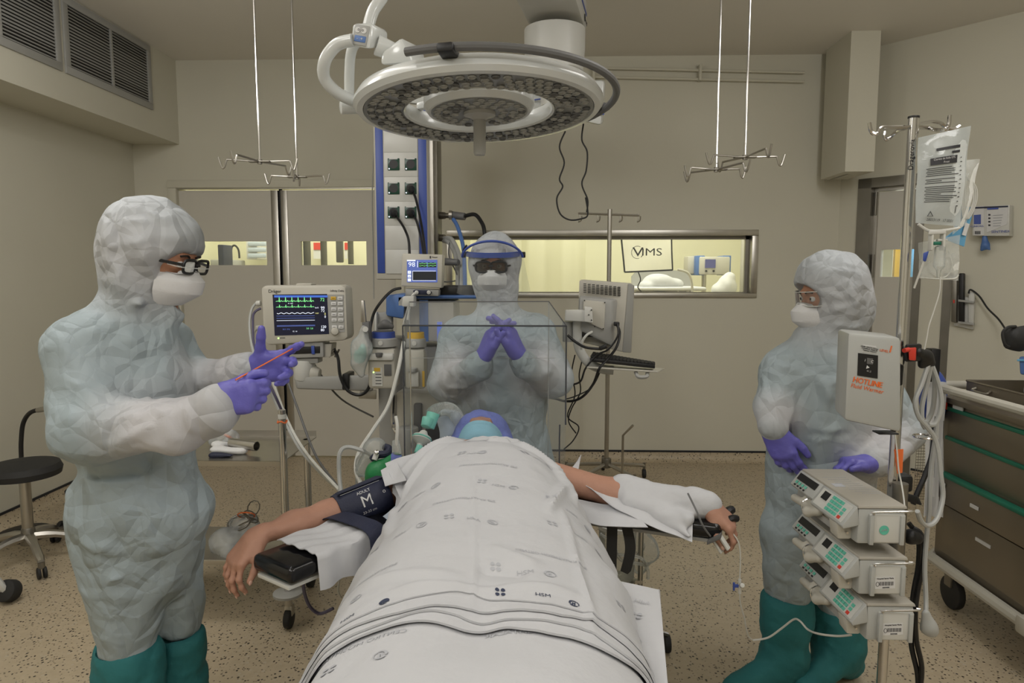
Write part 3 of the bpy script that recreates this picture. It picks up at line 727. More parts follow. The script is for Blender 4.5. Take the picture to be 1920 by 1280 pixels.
for px, lab in ((595, 'red and white notice left in the right door window'), (649, 'small red and white notice right in the right door window')):
    t = thing('wall_notice', lab, 'sign', at(px, 490, 7.5)); hw = 7 if px < 600 else 3
    MB().box2(at(px-hw, 485, 7.5), at(px+hw, 468, 7.52)).go('paper_sheet', 'paper', t); MB().box2(at(px-hw, 468, 7.49), at(px+hw, 455, 7.515)).go('red_panel', 'red', t, label='red upper panel')
t = thing('linen_trolley', 'white and yellow shapes seen through the small window of the right-hand door', 'trolley', cw(1680, py=560, off=-1.2))
for px0, px1, m in ((1655, 1672, 'paper'), (1672, 1684, 'paper'), (1686, 1694, 'yellow'), (1694, 1712, 'skyblue')):
    p0 = cw((px0+px1)/2, py=500, off=-1.3); MB().box(p0, (.11, .2, .5), fr((0, 0, 1), T), bev=.02).go('pack', m, t)

# ------------------------------------------------------------------ surgical lamp
LC = at(899, 209, 2.0); ln = Vector((.03, -.055, -1)).normalized(); LR = fr(-ln, (1, 0, .02)); LR = LR  # local z up
L = lambda r, a, z: LC+LR@Vector((r*math.cos(a), r*math.sin(a), z))
t = thing('surgical_light', 'large round white surgical light with a ring of lenses and a centre handle', 'lamp', LC)
MB().ring([(.352, .008), (.351, .018), (.338, .038), (.305, .052), (.235, .052), (.212, .042), (.206, .02), (.208, .0), (.214, -.004), (.216, .004), (.322, .004), (.326, -.006), (.342, -.004)], LC, LR, 96).go('ring_housing', 'lampwhite', t)
MB().ring([(.3235, -.004), (.3235, .008), (.216, .008), (.216, -.001)], LC, LR, 96).go('lens_plate', 'lampface', t)
MB().lathe([(0, .075), (.08, .075), (.135, .062), (.157, .035), (.158, .012), (.146, -.004), (.138, -.003), (0, -.001)], LC, LR, 64).go('centre_housing', 'lampwhite', t)
MB().lathe([(.137, -.0045), (.137, -.001), (.05, -.001), (.05, -.0045)], LC, LR, 64).go('centre_lens_plate', 'lampface', t)
lens_me = None
def lens(r, a, big=.0105):
    global lens_me
    if lens_me is None:
        m = MB(); m.lathe([(.0105, .001), (.0115, -.003), (.0095, -.0055), (.0085, -.0045), (.0072, .0), (0, .002)], (0, 0, 0), None, 10)
        o = m.go('lens', 'lens_mid', t, world=False); lens_me = o.data; dk = lens_me.copy(); dk.materials.clear(); dk.materials.append(MATS['lens_dark']); lens.dk = dk
        o.matrix_basis = Matrix.Translation(LR@Vector((0, 0, 0))); o.location = L(r, a, -.001)-LC; o.rotation_euler = LR.to_euler(); return
    o = bpy.data.objects.new('lens', lens.dk if random.random() < .28 else lens_me); COL.objects.link(o); o.parent = t; o.location = L(r, a, -.003)-LC; o.rotation_euler = LR.to_euler()
random.seed(4)
for r, n, o_ in ((.231, 50, 0), (.2555, 56, .5), (.2795, 60, .2), (.304, 66, .7)):
    for k in range(n):
        a = 2*PI*(k+o_)/n
        if (k+int(o_*10)) % 11 == 5: continue
        lens(r, a)
for r, n in ((.070, 14), (.096, 20), (.121, 26)):
    for k in range(n):
        if (k*7) % 13 == 3: continue
        lens(r, 2*PI*k/n)
for k in range(4):
    a = PI/4+k*PI/2+.3
    MB().box(L(.178, a, .05), (.075, .022, .022), LR@Matrix.Rotation(a, 3, 'Z'), bev=.005).go('spoke', 'lampwhite', t)
MB().lathe([(.047, 0), (.045, -.012), (.028, -.016), (.018, -.024), (.0175, -.115), (.015, -.122), (0, -.123)], LC, fr(V(0, 0, 1)), 28).go('handle', 'greyplastic', t, label='grey sterilisable centre handle')
# dark rail half way round
rail = [LC+LR@Vector((.388*math.cos(a), .37*math.sin(a), .045-.020*(a+1.95)/2.6)) for a in [math.radians(k) for k in range(-112, 38, 5)]]
MB().tube(rail, .0105, n=10).go('grip_rail', 'grey_dark', t, label='dark curved grip rail')
for a, dr in ((-97, .36), (20, .37)):
    a = math.radians(a); MB().box(L(dr, a, .036), (.07, .04, .022), LR@Matrix.Rotation(a, 3, 'Z'), bev=.006).go('rail_bracket', 'black', t)
YL = 1.86
YL2 = 1.86
MB().hexa([at(712, 122, YL), at(775, 118, YL-.02), at(800, 118, YL+.12), at(735, 122, YL+.14), at(716, 98, YL), at(752, 68, YL-.02), at(792, 88, YL+.12), at(735, 98, YL+.14)], bev=.010).go('bracket', 'lampwhite', t)
MB().cyl(at(706, 84, YL+.02), at(742, 100, YL+.04), .027, .024, n=24, bev=.004).go('pivot', 'lampwhite', t)
bp = [at(656, 86, YL), at(694, 93, YL-.01), at(728, 86, YL+.07), at(700, 78, YL+.09), at(660, 45, YL), at(697, 41, YL-.01), at(728, 60, YL+.07), at(700, 44, YL+.09)]
MB().hexa(bp, bev=.008).go('control_box', 'lampwhite', t)
xd = (bp[1]-bp[0]).normalized(); yd = (bp[4]-bp[0]).normalized(); nn = xd.cross(yd); oc = (bp[0]+bp[1]+bp[5]+bp[4])/4+nn*.001
MB().box(oc+nn*.0, (.042, .052, .003), frame(xd, yd), bev=.006).go('control_panel', 'greyplastic', t)
for i in (-1, 1):
    MB().cyl(oc+xd*.009*i+yd*.012, oc+xd*.009*i+yd*.012+nn*.003, .0075, n=14).go('button', 'paper', t)
MB().box(oc-yd*.010+nn*.002, (.032, .016, .003), frame(xd, yd), bev=.005).go('button', 'blue_light', t, label='blue button')
text('O  O', .008, oc+xd*0+yd*.012+nn*.0034, xd, yd, 'ink', t); text('-  +', .012, oc-yd*.010+nn*.0042, xd, yd, 'paper', t)
MB().tube([at(662, 75, YL), at(632, 84, YL+.01), at(610, 112, YL+.02), at(608, 145, YL+.05), at(630, 172, YL+.08), at(660, 188, YL+.12), at(690, 198, YL+.16)], .0165, n=14, sm=6).go('yoke', 'lampwhite', t)
MB().tube([at(690, 68, YL+.1), at(668, 80, YL+.12), at(658, 100, YL+.14), at(655, 140, YL+.16), at(655, 196, YL+.17)], .0145, n=14, sm=6).go('arm_tube', 'lampwhite', t)
MB().cyl(at(638, 202, YL+.15), at(700, 200, YL+.19), .0185, n=20, bev=.004).go('yoke_stub', 'lampwhite', t)
MB().tube([at(690, 52, YL+.1), at(700, 20, YL+.11), at(722, -14, YL+.12), at(760, -90, YL+.14)], .0165, n=14, sm=4).go('support_arm', 'lampwhite', t)
MB().tube([at(760, -90, YL+.14), V(at(800, -90, YL).x, YL+.2, ZC)], .03, n=14).go('ceiling_tube', 'lampwhite', t)

# ------------------------------------------------------------------ ceiling pendant
YP = 4.1
t = thing('ceiling_pendant', 'white and blue ceiling service column with power sockets and its jointed arm', 'pendant', at(757, 520, YP))
xa, xb, xs = at(704, 500, YP).x, at(804, 500, YP).x, at(826, 500, YP+.30).x; z0, z1 = at(750, 524, YP).z, at(750, 195, YP).z
MB().hexa([(xa, YP, z0), (xb, YP, z0), (xs, YP+.32, z0), (xa, YP+.32, z0), (xa, YP, z1), (xb, YP, z1), (xs, YP+.32, z1), (xa, YP+.32, z1)], bev=.012).go('column', 'creamplastic', t)
for px0, px1 in ((708, 722), (787, 802)):
    MB().box2(V(at(px0, 500, YP).x, YP-.004, at(700, 512, YP).z), V(at(px1, 500, YP).x, YP+.01, z1-.02), bev=.002).go('blue_stripe', 'blue', t, label='blue vertical stripe')
for k, (pa, pb) in enumerate(((284, 245), (330, 286), (376, 332), (421, 378), (466, 423), (511, 468))):
    MB().box2(V(at(724, 500, YP).x, YP-.006, at(700, pb+44 if 0 else pa+2, YP).z-.0), V(at(786, 500, YP).x, YP+.01, at(700, pb, YP).z), bev=.002).go('socket_panel', 'whiteplastic', t)
for py in (308, 353, 398):
    for px in (738, 770):
        c = at(px, py, YP-.008); s = thing('x', '', ''); bpy.data.objects.remove(s)
        o = MB().box(c, (.070, .008, .070), bev=.003).go('socket', 'led_green', t, label='dark green power socket')
        MB().cyl(c+V(0, -.0045, 0), c+V(0, -.002, 0), .026, n=20).go('socket_recess', 'black', o)
        MB().cyl(c+V(-.026, -.006, -.026), c+V(-.026, -.003, -.026), .0045, n=10).go('indicator', 'scr_white', o)
        MB().box(c+V(0, -.005, .031), (.05, .004, .006)).go('label_strip', 'paper', o)
MB().box2(V(at(809, 500, YP).x, YP+.10, at(800, 510, YP).z), V(xs+.012, YP+.30, z1-.03), bev=.004).go('side_rail', 'steel_dark', t)
MB().box2(V(at(808, 500, YP).x-.02, YP+.04, z0+.01), V(at(812, 500, YP).x, YP+.1, z1-.03)).go('edge_strip', 'steel', t)
for py, m in ((404, 'steel_dark'), (446, 'steel_dark')):
    MB().cyl(at(818, py, YP+.2), at(834, py, YP+.17), .022, n=16, bev=.003).go('gas_outlet', m, t)
# lower arm of the pendant
MB().hexa([at(740, 190, YP+.02), at(1090, 232, YP-.25), at(1093, 234, YP-.05), at(745, 192, YP+.22), at(740, 150, YP+.02), at(1092, 150, YP-.25), at(1095, 152, YP-.05), at(745, 150, YP+.22)], bev=.015).go('lower_arm', 'lampwhite', t)
MB().hexa([at(1086, 226, YP-.3), at(1128, 236, YP-.3), at(1131, 234, YP-.05), at(1088, 224, YP-.05), at(1086, 150, YP-.3), at(1134, 150, YP-.3), at(1136, 150, YP-.05), at(1088, 150, YP-.05)], bev=.02).go('arm_end', 'lampwhite', t)
MB().box(at(1129, 213, YP-.305), (.022, .006, .012)).go('blue_mark', 'blue', t, label='small blue mark')
MB().box(at(1004, 187, YP-.215), (.09, .006, .012), frame((1, -.6, -.02), (0, 0, 1))).go('blue_mark', 'blue', t, label='small blue mark')
jc = at(1040, 100, YP-.25)
MB().lathe([(.075, -.28), (.078, -.16), (.11, -.13), (.155, -.10), (.165, .02), (.165, .12), (0, .12)], jc, None, 40).go('joint', 'whiteplastic', t)
ua = [at(985, 58, 3.55), at(1090, 75, 3.8), at(1100, 60, 4.05), at(1020, 45, 4.05), at(985, 42, 3.55), at(1092, 48, 3.8), at(1102, 34, 4.05), at(1020, 26, 4.05)]
A0, A1 = at(960, -60, 2.75), at(1042, 32, 3.85); dx = (A1-A0); dx.z = 0; dx.normalize(); sx_ = Vector((dx.y, -dx.x, 0)); zt = A1.z
def ab(s, w_, z): p = A0+dx*s; return Vector((p.x, p.y, z))+sx_*w_
Ln = (Vector((A1.x, A1.y, 0))-Vector((A0.x, A0.y, 0))).length+.16
MB().hexa([ab(-.3, -.15, zt-.035), ab(-.3, .15, zt-.035), ab(Ln, .15, zt-.035), ab(Ln, -.15, zt-.035), ab(-.3, -.15, zt+.13), ab(-.3, .15, zt+.13), ab(Ln, .15, zt+.13), ab(Ln, -.15, zt+.13)], bev=.02).go('upper_arm', 'whiteplastic', t)
MB().hexa([ab(-.3, .150, zt+.04), ab(-.3, .153, zt+.04), ab(Ln-.02, .153, zt+.04), ab(Ln-.02, .150, zt+.04), ab(-.3, .150, zt+.055), ab(-.3, .153, zt+.055), ab(Ln-.02, .153, zt+.055), ab(Ln-.02, .150, zt+.055)]).go('blue_line', 'blue', t, label='thin blue line')
lp = ab(Ln-.12, .1535, zt+.0)
MB().tube([lp+dx*.0+V(0, 0, .0)+dx*(.016*math.cos(a))+V(0, 0, .018*math.sin(a)) for a in [k*PI/8 for k in range(17)]], .002, n=5).go('emblem', 'ink', t)
text('Trumpf', .03, lp+dx*.065, dx, (0, 0, 1), 'ink', t)
MB().cyl(V(ab(0, 0, 0).x, ab(0, 0, 0).y, zt+.12), V(ab(0, 0, 0).x, ab(0, 0, 0).y, ZC), .12, n=30).go('ceiling_mount', 'whiteplastic', t)
for i, (path) in enumerate((((1060, 246), (1049, 275), (1058, 305), (1049, 335), (1055, 350), (1044, 372), (1050, 400), (1068, 412), (1090, 410), (1102, 402), (1098, 370)), ((1094, 232), (1091, 262), (1101, 285), (1099, 320), (1091, 345), (1102, 375), (1100, 398)))):
    o = MB().tube([at(x, y, YP-.15) for x, y in path], .0045, n=6, sm=6).go('hanging_wire', 'rubber')
    tagit(o, ['thin black wavy wire hanging from the pendant arm, left one, looped at its end', 'thin black wavy wire hanging from the pendant arm, right one'][i], 'wire')

# ------------------------------------------------------------------ ceiling drip hangers
def hanger(px, py, Y, label, arms, rod=.006):
    c = at(px, py, Y); t = thing('drip_hanger', label, 'hanger', c)
    MB().cyl(c, V(c.x, c.y, ZC), rod, n=10).go('rod', 'chrome', t)
    MB().cyl(c+V(0, 0, -.012), c+V(0, 0, .012), .012, n=12).go('boss', 'steel_dark', t)
    for (dx_, dy_) in arms:
        l = math.hypot(dx_, dy_); u = Vector((dx_/l, dy_/l, 0))
        P = [c, c+u*l*.72+V(0, 0, .008), c+u*l*.8+V(0, 0, .004), c+u*l*.86+V(0, 0, -.03), c+u*l*.92+V(0, 0, -.032), c+u*l+V(0, 0, .02)]
        MB().tube(P, .005, n=7, sm=3).go('hook', 'steel', t)
    MB().box(c, (.11, .03, .008), bev=.003).go('cross_plate', 'steel_dark', t)
    return t
hanger(487, 303, 3.5, 'steel drip hanger with four hooks hanging from the ceiling, leftmost one', ((-.20, -.03), (.18, .04), (.09, -.24) if 0 else (.075, .25), (-.06, -.2)))
hanger(557, 332, 3.9, 'steel drip hanger with hooks above the sliding door, just right of the leftmost hanger', ((-.185, 0), (.185, 0), (-.02, .1), (.02, -.12)))
hanger(1343, 318, 3.6, 'steel drip hanger with hooks, left and lower one of the right-hand pair', ((-.165, -.02), (.165, .05), (-.12, .2), (.11, -.2)))
hanger(1397, 295, 3.5, 'steel drip hanger with hooks, right and higher one of the right-hand pair', ((-.20, -.03), (.21, .04), (-.07, .25), (.045, -.25)))
for (a, b, lab) in (((562, -6), (580, 16), 'short dark track end at the ceiling, left of the surgical light'), ((1296, -6), (1276, 20), 'short dark track end at the ceiling, right of the surgical light')):
    p = at(b[0], b[1], 4.0); q = at(a[0], a[1], 3.8)
    o = MB().hexa([V(p.x-.02, p.y, ZC-.04), V(p.x+.02, p.y, ZC-.04), V(q.x+.02, q.y-.5, ZC-.04), V(q.x-.02, q.y-.5, ZC-.04), V(p.x-.02, p.y, ZC), V(p.x+.02, p.y, ZC), V(q.x+.02, q.y-.5, ZC), V(q.x-.02, q.y-.5, ZC)], bev=.004).go('ceiling_track', 'steel_dark'); tagit(o, lab, 'track')

# ------------------------------------------------------------------ equipment at the back
def PX(pts, Y): return [at(x, y, Y) for x, y in pts]
def plate(pts, Y, d, bev=0, mb=None):
    mb = mb or MB(); return mb.poly(PX(pts, Y), d, (0, 1, 0), bev)
def rp(x0, y0, x1, y1): return [(x0, y0), (x1, y0), (x1, y1), (x0, y1)]
def wire(path, r, m, label, cat='cable', name='cable', n=7, group=None):
    o = MB().tube([at(x, y, Y) for x, y, Y in path], r, n=n, sm=6).go(name, m); tagit(o, label, cat, group); return o

# patient monitor
YM = 3.3
t = thing('patient_monitor', 'cream patient monitor with coloured waveforms on an arm, beside the sliding door', 'monitor', at(570, 645, YM))
plate([(489, 540), (496, 535), (640, 534), (648, 539), (652, 632), (646, 638), (503, 647), (494, 640)], YM, .13, .012).go('casing', 'creamplastic', t)
plate([(553, 536), (583, 535), (584, 531), (556, 531)], YM+.01, .08, .004).go('carry_handle', 'creamplastic', t)
plate([(511, 552), (613, 551), (617, 626), (515, 629)], YM-.002, .01).go('screen', 'scr_black', t, smooth=0)
plate([(614, 552), (644, 552), (646, 622), (618, 624)], YM-.002, .006).go('key_panel', 'greyplastic', t, smooth=0)
def sc_(u, v): return (514+u*100+v*3, 553.5+v*72-u*2.2*v)
def spoly(pts): return [sc_(u, v) for u, v in pts]
def sline(pts, w, mb):
    for a, b in zip(pts, pts[1:]):
        a = Vector(sc_(*a)); b = Vector(sc_(*b)); d_ = (b-a)
        if d_.length < 1e-6: continue
        d_.normalize(); n_ = Vector((-d_.y, d_.x))*w/2; e = d_*w*.3
        plate([tuple(a-e+n_), tuple(b+e+n_), tuple(b+e-n_), tuple(a-e-n_)], YM-.0035, .001, 0, mb)
plate(spoly(rect(0, 0, 1, .055)), YM-.003, .001).go('status_bar', 'scr_blue', t, smooth=0, label='blue status bar on the screen')
m = MB()
def ecg(v0, amp, ph, n=6):
    pts = []
    for k in range(n):
        u = .03+k*.118+ph
        pts += [(u, v0), (u+.035, v0-.1*amp), (u+.055, v0), (u+.062, v0-amp), (u+.07, v0+.12*amp), (u+.08, v0), (u+.1, v0-.22*amp), (u+.118, v0)]
    return pts
sline(ecg(.16, .11, 0), 1.0, m); sline(ecg(.31, .06, 0), .9, m); m.go('green_waveform', 'scr_green', t, smooth=0)
m = MB(); sline([(.04+.01*k, .47+.012*math.sin(k*.62)) for k in range(70)], .9, m)
for v_ in (.66,): sline([(.03, v_), (.74, v_-.0)], .8, m)
m.go('white_waveform', 'scr_white', t, smooth=0)
m = MB()
for v_ in (.54, .60, .79, .81): sline([(.03, v_), (.74, v_)], .8, m)
m.go('blue_trace', 'scr_lav', t, smooth=0)
for s, u, v_, z, mm in (('72', .9, .12, .022, 'scr_green'), ('99', .9, .34, .020, 'scr_white'), ('72', .9, .415, .018, 'scr_white'), ('0', .94, .50, .016, 'scr_yel'), ('0', .94, .575, .016, 'scr_white'), ('120', .9, .845, .018, 'scr_white'), ('80', .88, .93, .018, 'scr_white'), ('SpO2', .79, .33, .008, 'scr_white'), ('NIBP', .79, .48, .008, 'scr_yel'), ('36.5  37.0', .2, .89, .009, 'scr_lav'), ('12  14', .36, .95, .009, 'scr_white'), ('3.0  2.8', .64, .88, .011, 'scr_green'), ('PR   RESP', .3, .215, .006, 'scr_white')):
    x, y = sc_(u, v_); text(s, z, at(x, y, YM-.004), (1, 0, 0), (0, 0, 1), mm, t, 'screen_figure')
for r_ in range(6):
    for c_ in range(2):
        x = 620+c_*12.6+r_*.4; y = 556+r_*10.2+(3 if r_ == 5 else 0)
        plate(rp(x, y, x+9.5, y+6), YM-.006, .006, .001).go('key', 'yellow' if (r_ == 0 and c_ == 0) else 'paper', t, label='yellow alarm key' if (r_ == 0 and c_ == 0) else None)
        plate(rp(x+2, y+2.6, x+7.5, y+3.4), YM-.0065, .0004).go('key_mark', 'ink', t, smooth=0)
MB().cyl(at(628, 621, YM-.001), at(628, 621, YM-.022), .020, .017, 20, .003).go('knob', 'creamplastic', t)
text('Dräger', .022, at(515, 546, YM-.001), (1, 0, 0), (0, 0, 1), 'ink', t); text('Infinity Delta', .013, at(632, 545, YM-.001), (1, 0, 0), (0, 0, 1), 'ink', t)
text('power', .010, at(530, 633, YM-.001), (1, 0, .0), (0, 0, 1), 'ink', t); MB().cyl(at(522, 634, YM), at(522, 634, YM-.003), .004, n=8).go('led', 'led', t)
for py in (568, 614): 
    MB().cyl(at(489, py, YM+.05), at(481, py+1, YM+.05), .014, n=10, bev=.002).go('plug', 'whiteplastic', t)
plate([(540, 642), (606, 640), (607, 670), (541, 672)], YM+.02, .11, .008).go('dock', 'greyplastic', t)
plate([(548, 650), (600, 649), (600, 662), (549, 664)], YM+.018, .01, .001).go('dock_slot', 'black', t)
plate([(583, 648), (589, 648), (590, 664), (584, 664)], YM+.012, .01, .002).go('dock_latch', 'blue', t)
plate([(604, 645), (622, 644), (620, 669), (604, 670)], YM+.04, .09, .004).go('dock_side', 'creamplastic', t)
t = thing('monitor_arm', 'light grey swing arm carrying the patient monitor from the machine column', 'arm', at(600, 715, YM))
MB().cyl(at(571, 674, YM+.08), at(570, 712, YM+.08), .055, .048, 26, .006).go('swivel', 'whiteplastic', t)
plate([(552, 672), (596, 671), (596, 681), (552, 682)], YM+.04, .08, .004).go('mount_plate', 'greyplastic', t)
MB().cyl(at(585, 700, YM+.08), at(600, 702, YM+.08), .045, .03, 20, .004).go('joint', 'creamplastic', t)
MB().hexa([at(556, 729, YM+.04), at(700, 733, YM), at(700, 733, YM+.09), at(556, 729, YM+.12), at(552, 707, YM+.04), at(700, 702, YM), at(700, 702, YM+.09), at(552, 707, YM+.12)], bev=.012).go('arm_beam', 'greyplastic', t)
plate(rp(641, 701, 653, 731), YM-.01, .12, .006).go('strap', 'black', t, label='black strap round the beam')
MB().hexa([at(672, 747, YM+.02), at(706, 748, YM+.02), at(706, 748, YM+.1), at(672, 747, YM+.1), at(676, 730, YM+.02), at(706, 730, YM+.02), at(706, 730, YM+.1), at(676, 730, YM+.1)], bev=.004).go('bracket', 'steel', t)
wire([(627, 655, YM+.1), (634, 672, YM), (638, 705, YM-.03), (652, 732, YM-.03), (675, 740, YM-.03), (692, 725, YM-.03), (694, 690, YM-.02), (691, 620, YM)], .008, 'black', 'thick black cable draped from the monitor dock round the grey arm')
for a, (x0, x1) in enumerate(((617, 626), (628, 636))):
    o = MB().tube([at(x0, 669, YM+.06), at(x1, 655, YM+.05)], .005, n=6).go('hook_pin', 'steel_dark'); tagit(o, ['thin dark pin sticking up by the monitor dock, left one', 'thin dark pin sticking up by the monitor dock, right one'][a], 'pin')
wire([(481, 568, YM+.05), (472, 580, YM+.04), (468, 610, YM), (474, 655, YM-.1), (492, 700, YM-.3), (520, 762, 3.0), (560, 838, 2.9), (600, 885, 2.7), (640, 922, 2.4)], .0065, 'tube_grey', 'grey cable hanging from the upper left plug of the patient monitor')
wire([(489, 578, YM+.05), (478, 585, YM+.04), (474, 600, YM), (478, 660, YM-.1), (498, 706, YM-.3), (513, 735, YM-.35), (532, 778, 3.0)], .006, 'violet', 'dark violet cable hanging from the left side of the patient monitor')
wire([(481, 615, YM+.05), (476, 628, YM+.04), (484, 660, YM-.05), (508, 708, YM-.2), (540, 790, 3.0), (575, 850, 2.8), (636, 918, 2.4)], .0065, 'tube_clear', 'pale cable from the lower left plug of the patient monitor')
wire([(585, 672, YM+.1), (600, 700, YM+.14), (640, 748, YM+.25), (700, 781, YM+.2)], .005, 'grey_dark', 'thin dark cable running behind the grey arm down to the machine')
wire([(534, 700, 3.2), (556, 760, 3.1), (590, 850, 2.9), (628, 905, 2.6), (645, 926, 2.4)], .0055, 'grey_dark', 'thin dark cable falling past the door gap to the patient cuff')
wire([(757, 640, 2.9), (745, 700, 2.85), (728, 760, 2.8), (700, 805, 2.7), (674, 846, 2.6), (667, 878, 2.5), (676, 905, 2.4), (690, 930, 2.35)], .008, 'tube_clear', 'long pale hose curving down in front of the vaporiser to the breathing circuit')
wire([(640, 925, 2.35), (636, 890, 2.38), (637, 850, 2.4), (652, 838, 2.42), (682, 846, 2.42), (698, 855, 2.42), (704, 870, 2.4)], .008, 'tube_grey', 'grey square-bent hose over the breathing circuit')

# infusion bag sleeve on a clip beside the vaporiser
t = thing('clipped_plastic_bag', 'clear plastic sleeve with a green mask inside, hanging left of the vaporiser', 'bag', at(675, 700, 3.1))
plate([(676, 563), (682, 563), (686, 604), (676, 604)], 3.1, .02, .003).go('clip', 'steel', t)
MB().cyl(at(685, 617, 3.09), at(685, 617, 3.06), .013, n=16).go('clip_knob', 'whiteplastic', t)
plate([(678, 603), (692, 603), (694, 640), (690, 650), (682, 630)], 3.1, .05, .006).go('clip_body', 'grey_dark', t)
organic('sleeve', [C_(at(682, 615, 3.1), at(676, 650, 3.1), .02, .045, ax=(0, 1, 0), sc=.6), C_(at(676, 650, 3.1), at(673, 680, 3.1), .045, .035, ax=(0, 1, 0), sc=.6), C_(at(673, 680, 3.1), at(678, 702, 3.1), .03, .02, ax=(0, 1, 0), sc=.6)], .008, 'plastic_bag', t, lambda p, N: .009*crumple(p, 11, 3))
organic('green_mask', [E_(at(674, 668, 3.1), (.03, .018, .035)), E_(at(680, 655, 3.1), (.015, .014, .03))], .006, 'mint', t, lambda p, N: .004*crumple(p, 20, 4))

# anaesthesia machine
YA = 3.3
t = thing('anaesthesia_machine', 'grey and blue anaesthesia machine behind the clear box', 'machine', at(800, 880, YA))
MB().box2(V(at(706, 800, YA).x, YA+.05, 0), V(at(742, 800, YA).x, YA+.35, at(700, 640, YA).z), bev=.01).go('column', 'greyplastic', t)
MB().box2(V(at(742, 800, YA).x, YA, .35), V(at(862, 800, YA).x, YA+.55, at(800, 735, YA).z), bev=.02).go('lower_body', 'creamplastic', t)
MB().box2(V(at(700, 800, YA).x, YA+.02, .08), V(at(900, 800, YA).x, YA+.6, .35), bev=.02).go('drawer_base', 'greyplastic', t)
for px in (706, 888):
    for yy in (YA+.08, YA+.52): MB().cyl((at(px, 800, YA).x, yy, .045), (at(px, 800, YA).x+.03, yy, .045), .045, n=18, bev=.005).go('caster', 'rubber', t)
plate([(700, 587), (734, 584), (734, 628), (700, 628)], YA+.05, .05, .004).go('back_panel', 'greyplastic', t)
plate([(702, 585), (706, 585), (706, 628), (702, 628)], YA+.02, .04, .004).go('mount_rail', 'whiteplastic', t)
MB().box2(at(724, 560, YA+.1), at(905, 549, YA+.5), bev=.01).go('top_shelf', 'blue_light', t, label='blue top shelf')
MB().hexa([at(724, 592, YA), at(757, 598, YA), at(757, 598, YA+.25), at(724, 592, YA+.25), at(724, 553, YA), at(760, 551, YA), at(760, 551, YA+.25), at(724, 553, YA+.25)], bev=.012).go('side_bin', 'blue_light', t, label='blue side bin')
MB().box2(at(758, 640, YA+.12), at(862, 560, YA+.4), bev=.01).go('upper_body', 'creamplastic', t)
MB().box2(at(787, 640, YA+.115), at(803, 562, YA+.13)).go('blue_stripe', 'blue_light', t, label='blue stripe')
MB().box2(at(820, 665, YA+.05), at(829, 603, YA+.07)).go('side_screen', 'scr_lav', t, smooth=0, label='slim lit screen')
MB().box2(at(742, 735, YA+.2), at(862, 640, YA+.45), bev=.01).go('vaporiser_bay', 'greyplastic', t)
MB().tube([at(826, 740, YA-.004)+V(.017*math.cos(a), 0, .017*math.sin(a)) for a in [k*PI/10 for k in range(20)]], .0022, n=5, closed=True).go('round_badge', 'ink', t); text('OLA', .009, at(826, 740, YA-.003), (1, 0, 0), (0, 0, 1), 'ink', t)
plate(rp(775, 757, 790, 833), YA-.03, .04, .008).go('absorber_pipe', 'grey_dark', t)
MB().cyl(at(765, 800, YA-.1), at(765, 852, YA-.1), .05, n=26, bev=.008).go('absorber', 'greyplastic', t)
MB().tube([at(738, 740, YA), at(738, 800, YA), at(760, 818, YA-.05)], .012, sm=5).go('pipe', 'chrome', t)
plate(rp(745, 555, 776, 575), YA+.0, .08, .006).go('tray_box', 'whiteplastic', t)
def vaporiser(x0, x1, y0, Y, ringm, label, front):
    s = (x1-x0)/2*Y/1280; c = at((x0+x1)/2, y0, Y+s); h = 1.0*Y/1280
    t = thing('vaporiser', label, 'vaporiser', c-V(0, 0, h*108))
    MB().lathe([(s*.72, 0), (s*.78, -.002), (s*.80, -h*12), (0, -h*12)], c, None, 30).go('ring', ringm, t, label='coloured fill ring')
    MB().lathe([(0, 0), (s*.70, 0), (s*.72, .001), (0, .002)], c, None, 30).go('cap', 'grey_dark', t)
    MB().lathe([(s*.86, -h*12), (s*.93, -h*14), (s*.98, -h*28), (s*.8, -h*30), (0, -h*30)], c, None, 30).go('dial', 'greyplastic', t)
    MB().box(c-V(0, 0, h*70), (2*s*.96, 1.8*s, h*78), bev=.018).go('body', 'creamplastic', t)
    yF = c.y-.9*s-.001
    MB().cyl(c+V(0, -s*.97, -h*20), c+V(0, -s*1.03, -h*20), .011, n=14).go('lock_button', 'whiteplastic', t)
    if front:
        MB().box((c.x-s*.28, yF, c.z-h*85), (s*.7, .003, h*36)).go('label_plate', 'whiteplastic', t)
        MB().box((c.x-s*.28, yF-.002, c.z-h*71), (s*.42, .002, h*7)).go('label_mark', 'yellow', t, label='yellow label mark')
        for k in range(4): MB().box((c.x-s*.2, yF-.002, c.z-h*(80+k*6)), (s*.4, .001, h*1.2)).go('text_line', 'ink', t, smooth=0)
        MB().cyl((c.x-s*.52, yF-.0, c.z-h*76), (c.x-s*.52, yF-.004, c.z-h*76), .004, n=8).go('led', 'led', t)
        MB().box((c.x+s*.45, yF, c.z-h*72), (s*.5, .006, h*22), bev=.002).go('sight_glass', 'grey_dark', t)
        MB().box((c.x, yF+.004, c.z-h*46), (s*1.8, .05, h*14), bev=.01).go('filler_lip', 'whiteplastic', t)
        MB().cyl((c.x-.004, yF-.02, c.z-h*38), (c.x-.004, yF-.02, c.z-h*46), .018, .014, 16, .002).go('filler_cap', 'grey_dark', t)
    else:
        MB().cyl((c.x-s*.1, yF-.02, c.z-h*66), (c.x-s*.1, yF-.02, c.z-h*74), .022, n=16, bev=.002).go('filler_cap', 'greyplastic', t)
        MB().box((c.x, yF-.012, c.z-h*88), (s*.9, .03, h*28), bev=.004).go('filler_block', 'whiteplastic', t)
        MB().box((c.x+s*.82, yF-.001, c.z-h*88), (s*.22, .003, h*30)).go('level_strip', 'yellow', t, label='yellow level strip')
vaporiser(691, 747, 621, 3.12, 'blue', 'grey vaporiser with a bright blue ring, beside the clear plastic sleeve', True)
